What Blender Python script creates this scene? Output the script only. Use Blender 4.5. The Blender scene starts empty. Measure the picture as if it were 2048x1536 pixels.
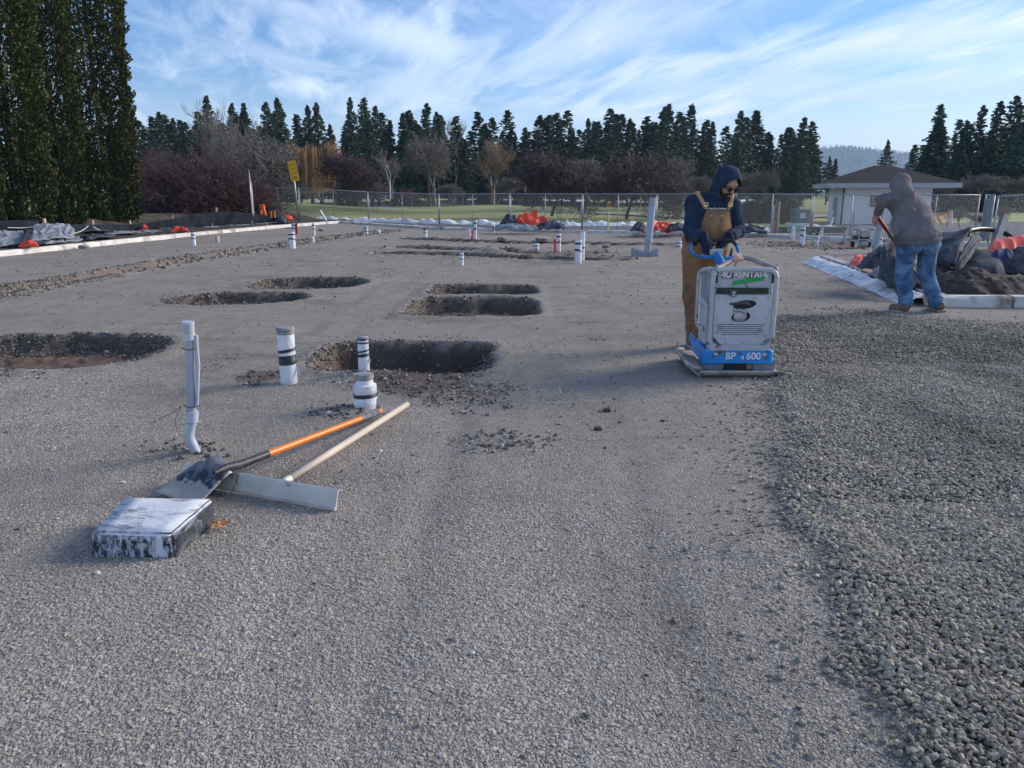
import bpy, bmesh, math, random
import numpy as np
from mathutils import Vector, Matrix, Euler, noise as mnoise

S = bpy.context.scene
C = S.collection
# ---------------------------------------------------------------- camera
F_PX, H_CAM, Y_HOR = 1540.0, 1.45, 388.0
PITCH = math.atan((768 - Y_HOR) / F_PX)
cam_d = bpy.data.cameras.new('camera'); cam = bpy.data.objects.new('camera', cam_d); C.objects.link(cam)
cam.location = (0, 0, H_CAM); cam.rotation_euler = (math.pi / 2 - PITCH, 0, 0)
cam_d.sensor_width = 36; cam_d.lens = F_PX / 2048 * 36; cam_d.clip_end = 6000; cam_d.clip_start = 0.05
S.camera = cam
# ---------------------------------------------------------------- light
SUN_EL, SUN_AZ = math.radians(23), math.radians(66)      # azimuth clockwise from +Y (camera looks along +Y)
sd = bpy.data.lights.new('sun', 'SUN'); sun = bpy.data.objects.new('sun', sd); C.objects.link(sun)
sd.energy = 2.4; sd.angle = math.radians(24); sd.color = (1.0, .90, .78)
sdir = Vector((math.sin(SUN_AZ) * math.cos(SUN_EL), math.cos(SUN_AZ) * math.cos(SUN_EL), math.sin(SUN_EL)))
sun.rotation_euler = sdir.to_track_quat('Z', 'Y').to_euler(); sun.location = (20, 10, 30)
S.view_settings.view_transform = 'Standard'; S.view_settings.look = 'None'
S.view_settings.gamma = 1; S.view_settings.use_curve_mapping = False
S.view_settings.exposure = 0.96
QUICK = False
# ---------------------------------------------------------------- world: blue sky with cirrus
W = bpy.data.worlds.new('World'); S.world = W; W.use_nodes = True
nt = W.node_tree; N = nt.nodes; L = nt.links; N.clear()
def nd(t, **k):
    n = N.new(t)
    for a, b in k.items(): setattr(n, a, b)
    return n
def mth(op, a, b=None, c=None, clamp=False):
    n = nd('ShaderNodeMath', operation=op, use_clamp=clamp)
    for i, v in enumerate((a, b, c)):
        if v is None: continue
        if isinstance(v, (int, float)): n.inputs[i].default_value = v
        else: L.new(v, n.inputs[i])
    return n.outputs[0]
def mr(v, a, b, c=0.0, d=1.0):
    n = nd('ShaderNodeMapRange', interpolation_type='SMOOTHSTEP'); L.new(v, n.inputs[0])
    for i, q in enumerate((a, b, c, d)): n.inputs[i + 1].default_value = q
    return n.outputs[0]
def mixc(f, a, b):
    n = nd('ShaderNodeMix', data_type='RGBA')
    for s, v in ((n.inputs[0], f), (n.inputs[6], a), (n.inputs[7], b)):
        if isinstance(v, (int, float)): s.default_value = v
        elif isinstance(v, tuple): s.default_value = (*v, 1)
        else: L.new(v, s)
    return n.outputs[2]
tc = nd('ShaderNodeTexCoord'); sky = nd('ShaderNodeTexSky', sky_type='NISHITA')
sky.sun_disc = False; sky.sun_elevation = SUN_EL; sky.sun_rotation = SUN_AZ; sky.air_density = 1.0; sky.dust_density = .6; sky.ozone_density = 2.6; sky.altitude = 600
sep = nd('ShaderNodeSeparateXYZ'); L.new(tc.outputs['Generated'], sep.inputs[0])
X_, Y_, Z_ = sep.outputs
zz = mth('MAXIMUM', Z_, 0.0)
den = mth('ADD', zz, .10)
u = mth('DIVIDE', X_, den); v = mth('DIVIDE', Y_, den)
def rot(ang, su, sv, off=(0, 0)):
    c, s = math.cos(ang), math.sin(ang)
    a = mth('MULTIPLY_ADD', u, c * su, mth('MULTIPLY_ADD', v, s * su, off[0]))
    b = mth('MULTIPLY_ADD', u, -s * sv, mth('MULTIPLY_ADD', v, c * sv, off[1]))
    cb = nd('ShaderNodeCombineXYZ'); L.new(a, cb.inputs[0]); L.new(b, cb.inputs[1]); return cb.outputs[0]
def nz(vec, scale, det=6, rough=.55, dist=0.0):
    n = nd('ShaderNodeTexNoise'); n.inputs['Scale'].default_value = scale; n.inputs['Detail'].default_value = det
    n.inputs['Roughness'].default_value = rough; n.inputs['Distortion'].default_value = dist; L.new(vec, n.inputs['Vector']); return n.outputs[0]
A1 = math.radians(108)      # wind direction of the big cirrus fans
big = nz(rot(A1, .30, .75, (3.1, 1.7)), .8, 4, .5, .3)
fine = nz(rot(A1, .55, 1.9, (1.3, 5.2)), 1.5, 10, .64, .45)
fine2 = nz(rot(math.radians(62), .45, 1.7, (7.3, 2.2)), 1.1, 9, .60, .35)
c1 = mth('MULTIPLY', mr(big, .38, .60), mr(fine, .38, .72, .0, .92))
c2 = mth('MULTIPLY', mr(fine2, .48, .76), .5)
cl = mth('MAXIMUM', c1, c2)
# two long straight old trails crossing, as great-circle bands (n . d = 0)
def band(n, w0, w1, amp, frag=True):
    vm = nd('ShaderNodeVectorMath', operation='DOT_PRODUCT'); L.new(tc.outputs['Generated'], vm.inputs[0])
    nn = Vector(n[:3]).normalized(); vm.inputs[1].default_value = nn
    wob = mth('MULTIPLY_ADD', fine, .05 if frag else 0.002, -n[3] - (.025 if frag else .001))
    d_ = mth('ABSOLUTE', mth('ADD', vm.outputs['Value'], wob))
    b = mr(d_, w1, w0)
    return mth('MULTIPLY', b, mth('MULTIPLY', mr(fine, .25, .6), amp)) if frag else mth('MULTIPLY', b, amp)
def dirpx(px, py):
    uu = (px - 1024) / F_PX; vv = -(py - 768) / F_PX
    return Vector((uu, math.cos(PITCH) + vv * math.sin(PITCH), -math.sin(PITCH) + vv * math.cos(PITCH))).normalized()
def plane_of(a, b): 
    n = dirpx(*a).cross(dirpx(*b)).normalized(); return (n.x, n.y, n.z, 0.0)
t1 = band(plane_of((690, 245), (1500, -60)), .004, .075, .62)
t2 = band(plane_of((640, 10), (1180, 220)), .002, .05, .75)
t3 = band(plane_of((1180, 170), (2048, 40)), .002, .035, .7)
t4 = band(plane_of((620, 262), (900, 170)), .001, .014, .6)
t5 = band(plane_of((1400, 180), (2300, 60)), .01, .07, .45)
cl = mth('MAXIMUM', cl, t1); cl = mth('MAXIMUM', cl, t2); cl = mth('MAXIMUM', cl, t3); cl = mth('MAXIMUM', cl, t4); cl = mth('MAXIMUM', cl, t5)
# the short fresh contrail, upper right
con = band(plane_of((1930, 73), (2048, 34)), .0006, .0022, .85, False)
con = mth('MULTIPLY', con, mr(X_, .46, .52))
veil = mr(zz, .15, .02, 0.0, .66)             # thin veil that thickens to the horizon
warm = mr(X_, -.15, .60)
cl = mth('MAXIMUM', cl, veil); cl = mth('MAXIMUM', cl, con)
# low grey cloud bars, right of the middle
bars = nz(rot(math.radians(4), .10, .62, (2.2, .3)), 2.0, 5, .5, .3)
barm = mth('MULTIPLY', mth('MULTIPLY', mr(zz, .03, .08), mr(zz, .15, .10)), mth('MULTIPLY', mr(bars, .50, .60), mr(X_, .0, .18)))
sk = nd('ShaderNodeHueSaturation'); L.new(sky.outputs[0], sk.inputs['Color']); sk.inputs['Saturation'].default_value = 1.15; sk.inputs['Value'].default_value = 1.0
skc = nd('ShaderNodeMix', data_type='RGBA', blend_type='MULTIPLY'); skc.inputs[0].default_value = 1; L.new(sk.outputs[0], skc.inputs[6]); skc.inputs[7].default_value = (.70, .89, 1.14, 1)
skyc = skc.outputs[2]
cloudcol = mixc(warm, (8.0, 8.9, 9.9), (9.2, 9.1, 9.2))
cloudcol = mixc(mth('MULTIPLY', mr(zz, .16, .02), mr(X_, .1, .5)), cloudcol, (9.8, 9.1, 8.2))
col = mixc(mth('MULTIPLY', cl, .84), skyc, cloudcol)
col = mixc(mth('MULTIPLY', barm, .55), col, (5.4, 6.5, 8.4))
bg = nd('ShaderNodeBackground'); L.new(col, bg.inputs[0]); bg.inputs[1].default_value = 0.076
L.new(bg.outputs[0], nd('ShaderNodeOutputWorld').inputs[0])

# ---------------------------------------------------------------- helpers
def G(px, py, z=0.0):
    """ground point seen at a pixel of the 2048 px photograph"""
    uu = (px - 1024) / F_PX; vv = -(py - 768) / F_PX
    d = (uu, math.cos(PITCH) + vv * math.sin(PITCH), -math.sin(PITCH) + vv * math.cos(PITCH))
    t = (z - H_CAM) / d[2]
    return Vector((d[0] * t, d[1] * t, z))
def P3(px, py, D):
    uu = (px - 1024) / F_PX; vv = -(py - 768) / F_PX
    d = (uu, math.cos(PITCH) + vv * math.sin(PITCH), -math.sin(PITCH) + vv * math.cos(PITCH))
    t = D / d[1]
    return Vector((d[0] * t, D, H_CAM + d[2] * t))
def sm(a, b, x):
    t = np.clip((x - a) / (b - a), 0, 1); return t * t * (3 - 2 * t)
_rs = np.random.RandomState(7)
_T = _rs.rand(256, 256)
def vn(x, y):
    xi = np.floor(x).astype(int); yi = np.floor(y).astype(int); fx = x - xi; fy = y - yi
    fx = fx * fx * (3 - 2 * fx); fy = fy * fy * (3 - 2 * fy)
    a = _T[xi % 256, yi % 256]; b = _T[(xi + 1) % 256, yi % 256]; c = _T[xi % 256, (yi + 1) % 256]; d = _T[(xi + 1) % 256, (yi + 1) % 256]
    return (a * (1 - fx) + b * fx) * (1 - fy) + (c * (1 - fx) + d * fx) * fy
def fbm(x, y, o=4, g=.5):
    s = 0; a = 1; t = 0
    for i in range(o):
        s = s + a * vn(x * 2 ** i + i * 17.3, y * 2 ** i + i * 9.1); t += a; a *= g
    return s / t
def pline(x, y, pts):
    """signed distance, and t, to a polyline"""
    best = np.full(x.shape, 1e9); sgn = np.ones(x.shape)
    for (ax, ay), (bx, by) in zip(pts[:-1], pts[1:]):
        dx, dy = bx - ax, by - ay; l2 = dx * dx + dy * dy
        t = np.clip(((x - ax) * dx + (y - ay) * dy) / l2, 0, 1)
        px, py = ax + t * dx, ay + t * dy
        d = np.hypot(x - px, y - py); s = np.sign((x - ax) * dy - (y - ay) * dx)
        m = d < best - 1e-9; best = np.where(m, d, best); sgn = np.where(m, s, sgn)
    return best * sgn
def tag(o, label=None, cat=None, group=None, kind=None):
    if label: o['label'] = label
    if cat: o['category'] = cat
    if group: o['group'] = group
    if kind: o['kind'] = kind
    return o
def empty(name, loc, label, cat, group=None, rz=0.0):
    o = bpy.data.objects.new(name, None); C.objects.link(o); o.location = loc; o.rotation_euler.z = rz; o.empty_display_size = .1
    return tag(o, label, cat, group)
def link(name, me, mat=None, parent=None, loc=None, rot_=None):
    o = bpy.data.objects.new(name, me); C.objects.link(o)
    if mat is not None and not me.materials:
        for m in (mat if isinstance(mat, (list, tuple)) else [mat]): me.materials.append(m)
    if parent is not None: o.parent = parent
    if loc is not None: o.location = loc
    if rot_ is not None: o.rotation_euler = rot_
    return o
def pymesh(name, v, f, smooth=False, mi=None):
    me = bpy.data.meshes.new(name); me.from_pydata([tuple(p) for p in v], [], [tuple(q) for q in f])
    if smooth: me.polygons.foreach_set('use_smooth', [True] * len(me.polygons))
    if mi is not None: me.polygons.foreach_set('material_index', mi)
    me.update(); return me
def npmesh(name, v, f, smooth=True):
    """numpy verts (n,3), faces (m,k) all the same k"""
    me = bpy.data.meshes.new(name); v = np.asarray(v, np.float32); f = np.asarray(f, np.int32); m, k = f.shape
    me.vertices.add(len(v)); me.vertices.foreach_set('co', v.ravel())
    me.loops.add(m * k); me.loops.foreach_set('vertex_index', f.ravel())
    me.polygons.add(m); me.polygons.foreach_set('loop_start', np.arange(m, dtype=np.int32) * k)
    me.polygons.foreach_set('loop_total', np.full(m, k, np.int32))
    if smooth: me.polygons.foreach_set('use_smooth', np.ones(m, bool))
    me.update(calc_edges=True); return me
def fattr(me, name, arr):
    a = me.attributes.new(name, 'FLOAT', 'POINT'); a.data.foreach_set('value', np.asarray(arr, np.float32).ravel())
class MB:
    """collects shapes into one mesh"""
    def __init__(s): s.v = []; s.f = []; s.m = []
    def add(s, v, f, mi=0):
        o = len(s.v); s.v += [Vector(p) for p in v]; s.f += [tuple(i + o for i in q) for q in f]; s.m += [mi] * len(f); return s
    def box(s, c, d, rz=0.0, mi=0, R=None):
        hx, hy, hz = d[0] / 2, d[1] / 2, d[2] / 2
        R = R or Matrix.Rotation(rz, 3, 'Z')
        v = [Vector(c) + R @ Vector((a * hx, b * hy, e * hz)) for a in (-1, 1) for b in (-1, 1) for e in (-1, 1)]
        return s.add(v, [(0, 1, 3, 2), (4, 6, 7, 5), (0, 4, 5, 1), (2, 3, 7, 6), (0, 2, 6, 4), (1, 5, 7, 3)], mi)
    def tube(s, pts, r, n=8, cap=True, mi=0):
        pts = [Vector(p) for p in pts]; k = len(pts); rr = r if isinstance(r, (list, tuple)) else [r] * k
        t0 = (pts[1] - pts[0]).normalized(); up = Vector((0, 0, 1)) if abs(t0.z) < .9 else Vector((1, 0, 0))
        a = t0.cross(up).normalized(); vs = []
        for i, p in enumerate(pts):
            t = (pts[min(i + 1, k - 1)] - pts[max(i - 1, 0)]).normalized()
            a = (a - t * a.dot(t)).normalized(); b = t.cross(a)
            for j in range(n):
                q = 2 * math.pi * j / n; vs.append(p + (a * math.cos(q) + b * math.sin(q)) * rr[i])
        fs = [(i * n + j, i * n + (j + 1) % n, (i + 1) * n + (j + 1) % n, (i + 1) * n + j) for i in range(k - 1) for j in range(n)]
        if cap: fs += [tuple(range(n))[::-1], tuple((k - 1) * n + j for j in range(n))]
        return s.add(vs, fs, mi)
    def lathe(s, prof, n=20, c=(0, 0, 0), mi=0, cap=True):
        vs = [Vector(c) + Vector((r * math.cos(2 * math.pi * j / n), r * math.sin(2 * math.pi * j / n), z)) for r, z in prof for j in range(n)]
        k = len(prof)
        fs = [(i * n + j, i * n + (j + 1) % n, (i + 1) * n + (j + 1) % n, (i + 1) * n + j) for i in range(k - 1) for j in range(n)]
        if cap: fs += [tuple(range(n))[::-1], tuple((k - 1) * n + j for j in range(n))]
        return s.add(vs, fs, mi)
    def mesh(s, name, smooth=False): return pymesh(name, s.v, s.f, smooth, s.m)
    def build(s, name, mat=None, parent=None, smooth=False, bevel=0.0, seg=2, auto=None, loc=None, rot_=None):
        me = s.mesh(name, smooth); o = link(name, me, mat, parent, loc, rot_)
        if bevel:
            b = o.modifiers.new('b', 'BEVEL'); b.width = bevel; b.segments = seg; b.limit_method = 'ANGLE'; b.angle_limit = math.radians(40)
        if auto:
            bm = bmesh.new(); bm.from_mesh(me)
            for e in bm.edges:
                if len(e.link_faces) == 2 and e.calc_face_angle(0) > math.radians(auto): e.smooth = False
            bm.to_mesh(me); bm.free()
        return o
def smooth_pts(pts, n=6):
    """Catmull-Rom"""
    P = [Vector(p) for p in pts]; P = [P[0] * 2 - P[1]] + P + [P[-1] * 2 - P[-2]]; out = []
    for i in range(1, len(P) - 2):
        a, b, c, d = P[i - 1:i + 3]
        for k in range(n):
            t = k / n
            out.append(.5 * ((2 * b) + (c - a) * t + (2 * a - 5 * b + 4 * c - d) * t * t + (3 * b - a - 3 * c + d) * t ** 3))
    out.append(P[-2]); return out

# ---------------------------------------------------------------- materials
_mc = {}
def mat(name, c1, c2=None, rough=.75, scale=8.0, thr=(.4, .6), bump=0.0, bscale=40.0, metal=0.0, c3=None, s3=2.0, thr3=(.6, .7), stretch=(1, 1, 1), rnd=0.0, spec=.4, dist=0.0, emit=None, trans=0.0):
    if name in _mc: return _mc[name]
    m = bpy.data.materials.new(name); m.use_nodes = True; t = m.node_tree; n = t.nodes; l = t.links
    b = n['Principled BSDF']; b.inputs['Roughness'].default_value = rough; b.inputs['Metallic'].default_value = metal; b.inputs['Specular IOR Level'].default_value = spec
    co = n.new('ShaderNodeTexCoord'); mp = n.new('ShaderNodeMapping'); mp.inputs['Scale'].default_value = stretch; l.new(co.outputs['Object'], mp.inputs[0])
    def noise(sc, det=5, d=0.0):
        q = n.new('ShaderNodeTexNoise'); q.inputs['Scale'].default_value = sc; q.inputs['Detail'].default_value = det; q.inputs['Distortion'].default_value = d; q.inputs['Roughness'].default_value = .6
        l.new(mp.outputs[0], q.inputs['Vector']); return q.outputs[0]
    def mrng(s, a, b_):
        q = n.new('ShaderNodeMapRange'); l.new(s, q.inputs[0]); q.inputs[1].default_value = a; q.inputs[2].default_value = b_; return q.outputs[0]
    def mix(f, a, b_, bt='MIX'):
        q = n.new('ShaderNodeMix'); q.data_type = 'RGBA'; q.blend_type = bt
        for s_, v_ in ((q.inputs[0], f), (q.inputs[6], a), (q.inputs[7], b_)):
            if isinstance(v_, (int, float)): s_.default_value = v_
            elif isinstance(v_, tuple): s_.default_value = (*v_, 1)
            else: l.new(v_, s_)
        return q.outputs[2]
    c2 = c2 or tuple(x * .8 for x in c1)
    col = mix(mrng(noise(scale, 6, dist), *thr), c1, c2)
    if c3: col = mix(mrng(noise(s3, 8, .5), *thr3), col, c3)
    if rnd:
        oi = n.new('ShaderNodeObjectInfo'); q = n.new('ShaderNodeMapRange'); l.new(oi.outputs['Random'], q.inputs[0]); q.inputs[3].default_value = 1 - rnd; q.inputs[4].default_value = 1 + rnd
        hs = n.new('ShaderNodeHueSaturation'); l.new(col, hs.inputs['Color']); l.new(q.outputs[0], hs.inputs['Value']); col = hs.outputs[0]
    l.new(col, b.inputs['Base Color'])
    if bump:
        bp = n.new('ShaderNodeBump'); bp.inputs['Strength'].default_value = min(1, bump); bp.inputs['Distance'].default_value = .01 * max(1, bump)
        l.new(noise(bscale, 6), bp.inputs['Height']); l.new(bp.outputs[0], b.inputs['Normal'])
    if trans: b.inputs['Transmission Weight'].default_value = trans
    _mc[name] = m; return m
# ================================================================ GROUND
def gl(*pp): return [tuple(G(*p))[:2] for p in pp]
EDGE_L = [(-14.6, 8.0)] + gl((0, 512), (300, 480), (540, 457), (680, 446))          # left edge form
EDGE_F = gl((680, 446), (860, 458), (1000, 463), (1330, 468), (1500, 472), (1700, 481), (1880, 490)) + [(19.0, 21.5)]
CORN = [gl((1635, 525))[0], gl((1858, 612))[0], gl((2048, 615))[0], (9.5, 10.0)]    # right corner form
HOLES = [  # cx, cy, hx, hy, depth, exponent, floor tilt
    (-4.5, 7.15, 1.16, .84, .19, 2.8), (-3.9, 10.9, .95, .66, .15, 2.8), (-3.35, 12.8, .93, .85, .19, 3.0),
    (-.52, 10.05, .84, .84, .22, 5), (-.45, 11.85, .82, .70, .18, 5), (-.98, 6.90, .80, .68, .33, 5)]
TRENCH = [  # points, half width, depth
    ([(-8.3, 9.0), (-7.75, 11.2), (-7.35, 17.6), (-6.45, 23.5), (-4.9, 31.6)], .34, .13),
    (gl((760, 508), (900, 511), (1060, 520), (1190, 520), (1240, 520)), .28, .20),
    (gl((790, 497), (930, 501), (1060, 507)), .28, .18),
    (gl((800, 480), (920, 484), (1060, 488), (1290, 492), (1372, 491)), .30, .20),
    (gl((1550, 486), (1640, 487), (1720, 489)), .5, .08), (gl((1260, 473), (1400, 474)), .4, .06)]
def side_right(x, y):        # inside of the right corner (beyond the form)
    l1 = (x - CORN[0][0]) * (CORN[1][1] - CORN[0][1]) - (y - CORN[0][1]) * (CORN[1][0] - CORN[0][0])
    return (l1 < 0) & (y > CORN[1][1] + (x - CORN[1][0]) * -.02) & (y < CORN[0][1])
LOOSE = gl((1210, 1900), (1900, 1536), (1830, 1420), (1760, 1300), (1640, 1110), (1580, 1000), (1545, 900), (1560, 800), (1555, 752), (1548, 690), (1590, 640), (1760, 628), (2048, 655)) + [(8.5, 8.6)]
LOOSE[0] = (1.1, 1.0)
def loose_mask(x, y, w=.11):
    wob = (fbm(x * 2.2, y * 2.2, 4) - .5) * .42 + (fbm(x * 9, y * 9, 3) - .5) * .16
    d = pline(x, y, LOOSE)
    w = w + .5 * sm(6.2, 8.5, y)
    return sm(-w, w, d + wob * (1 + 1.5 * sm(6.2, 8.5, y)))
PITS = [(0.0, 0.0)]
BEYOND = gl((440, 432), (520, 436), (600, 440), (740, 442), (880, 446), (1000, 448), (1100, 450), (1200, 450), (1320, 451), (1430, 453), (1560, 452), (1700, 448), (2150, 440))
def height(x, y):
    z = (fbm(x * .35, y * .35, 3) - .5) * .05 + (fbm(x * 1.7 + 5, y * 1.7, 4) - .5) * .018 + (fbm(x * 9, y * 9, 3) - .5) * .006
    soil = np.zeros_like(x); dark = np.zeros_like(x); rock = np.zeros_like(x)
    lo = loose_mask(x, y)
    rut = sm(-.12, .02, pline(x, y, LOOSE)) * (1 - sm(.02, .30, pline(x, y, LOOSE)))
    z = z + lo * (.0 + .022 * fbm(x * 1.3 + 9, y * 1.3, 3)) + lo * (fbm(x * 5, y * 5, 3) - .5) * .035 + rut * .008
    # faint wheel ruts running away from the camera
    for x0, a in ((.42, .05), (-.5, .03)):
        z = z - .010 * np.exp(-((x - x0 - a * y) / .10) ** 2) * sm(7, 4, y)
    for i, (cx, cy, hx, hy, dp, ex) in enumerate(HOLES):
        n = (fbm(x * 3.1 + i * 7, y * 3.1, 4) - .5)
        r = (np.abs((x - cx) / hx) ** ex + np.abs((y - cy) / hy) ** ex) ** (1 / ex) + n * .20 + (fbm(x * 14 + i, y * 14, 3) - .5) * .10
        wall = sm(1.02, .80, r) ** .8
        if i == 5: wall = np.where((y < cy) & (x > cx - .3), sm(1.15, .35, r), wall)
        if i in (0, 1): wall = np.where(y < cy, sm(1.08, .5, r), wall)
        dp = dp * .88; z = z - dp * wall + wall * (fbm(x * 11, y * 11, 4) - .5) * .09 + .025 * np.exp(-((r - 1.1) / .1) ** 2)
        soil = np.maximum(soil, sm(1.04, .99, r) * (.78 + .22 * sm(.93, .7, r + n * .8)))
        dark = np.maximum(dark, sm(1.02, .97, r) * sm(.62, .80, r + n * .3) * (.35 + .65 * sm(cx - hx * .6, cx - hx * .1, x)))  # shade of the hole walls put into the soil colour, weaker on the left
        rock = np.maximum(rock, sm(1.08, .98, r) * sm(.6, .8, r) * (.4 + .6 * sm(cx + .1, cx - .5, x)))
    for i, (pts, hw, dp) in enumerate(TRENCH):
        sd_ = pline(x, y, pts); d = np.abs(sd_) + (fbm(x * 2.6 + i * 3, y * 2.6, 4) - .5) * hw * (.9 if i == 0 else .5)
        w = sm(hw, hw * (.45 if i == 0 else .7), d)
        berm = np.exp(-((d - hw * 1.15) / (hw * .32)) ** 2)
        z = z - dp * w + berm * .045 * (.5 + fbm(x * 6, y * 6, 3)) + w * (fbm(x * 9, y * 9, 3) - .5) * .05
        soil = np.maximum(soil, w * ((.55 if i == 0 else .8) + .35 * fbm(x * 3, y * 3, 3)))
        dark = np.maximum(dark, w * (.35 if i == 0 else 1.0))
        if i in (1, 2, 3, 5):
            ends = sm(pts[0][0] - .1, pts[0][0] + .5, x) * sm(pts[-1][0] + .1, pts[-1][0] - .5, x); z = z + .045 * np.exp(-((-sd_ - hw * 1.25) / (hw * .55)) ** 2) * ends; f_ = sm(hw * 1.25, hw * .9, -sd_) * sm(-hw * .6, -hw * .1, -sd_) * ends; dark = np.maximum(dark, f_); soil = np.maximum(soil, f_)
        if i == 0: rock = np.maximum(rock, sm(hw * 1.9, hw * 1.1, d) * (.25 + .75 * sm(hw * .5, hw * .9, d))); soil = np.maximum(soil, .5 * sm(hw * 1.6, hw, d))
        else: rock = np.maximum(rock, .10 * berm)
    # loose dark soil near the taped pipes
    for (cx, cy, r0, s) in ((-.75, 6.0, .55, .9), (-.35, 5.6, .45, .55), (-2.05, 6.1, .28, .9), (1.35, 19.5, 1.4, .6), (.55, 19.7, .7, .5), (8.6, 22.6, 1.8, .6), (-4.4, 6.3, .6, .45)):
        q = np.exp(-(((x - cx) ** 2 + (y - cy) ** 2) / r0 ** 2)) + (fbm(x * 4, y * 4, 4) - .5) * .8
        soil = np.maximum(soil, s * sm(.35, .75, q)); rock = np.maximum(rock, .22 * sm(.3, .6, q))
    # little mounds of gravel where pipes come up
    for (cx, cy, r0, a) in ((-1.85, 4.22, .28, .035), (-1.15, 5.02, .32, .04), (-1.1, 6.0, .35, .05), (-.05, 4.4, .4, .018), (1.05, 2.95, .22, .02), (-1.6, 2.9, .4, .0), (-.35, 19.9, .5, .16)):
        q = np.exp(-(((x - cx) / r0) ** 2 + ((y - cy) / (r0 * .7)) ** 2))
        z = z + a * q; rock = np.maximum(rock, .4 * sm(.3, .9, q))
    # bank on the left, beyond the form
    dl = pline(x, y, EDGE_L)
    left = sm(.15, .5, -dl) * (y > 4)
    z = z + left * (.05 + sm(3.9, 6.5, -dl) * .48 * sm(60, 38, y) + .05 * fbm(x, y, 3))
    df = pline(x, y, EDGE_F)
    far = sm(.2, .5, -df) * (x > EDGE_F[0][0] - .3)
    right = side_right(x, y).astype(float)
    z = z - right * .04
    asph = far * sm(1.6, 1.9, -df)
    z = z * (1 - asph) + asph * (-.02)
    beyond = sm(-.1, .3, -pline(x, y, BEYOND)) * (x > BEYOND[0][0] - 3); z = z - beyond * .5
    outside = np.maximum(np.maximum(left, far * (1 - asph)), right)
    return z, soil, lo, rock, dark, outside, asph
def ground_grid():
    ny, nx = 640, 560
    y = np.exp(np.linspace(math.log(1.05), math.log(52), ny)); t = np.linspace(-1, 1, nx)
    Yg = np.repeat(y[:, None], nx, 1); Xg = t[None] * (Yg * .80 + 1.6)
    return Xg, Yg
Xg, Yg = ground_grid()
Z, soil, lo, rock, dark, outside, asph = height(Xg, Yg)
ny, nx = Xg.shape
ii = np.arange(ny * nx).reshape(ny, nx)
fc = np.stack([ii[:-1, :-1], ii[:-1, 1:], ii[1:, 1:], ii[1:, :-1]], -1).reshape(-1, 4)
gme = npmesh('ground', np.stack([Xg, Yg, Z], -1).reshape(-1, 3), fc)
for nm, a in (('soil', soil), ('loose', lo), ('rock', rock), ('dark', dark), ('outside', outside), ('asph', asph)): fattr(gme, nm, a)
def zat(x, y):
    r = height(np.array([[float(x)]]), np.array([[float(y)]])); return float(r[0][0, 0])

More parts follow.
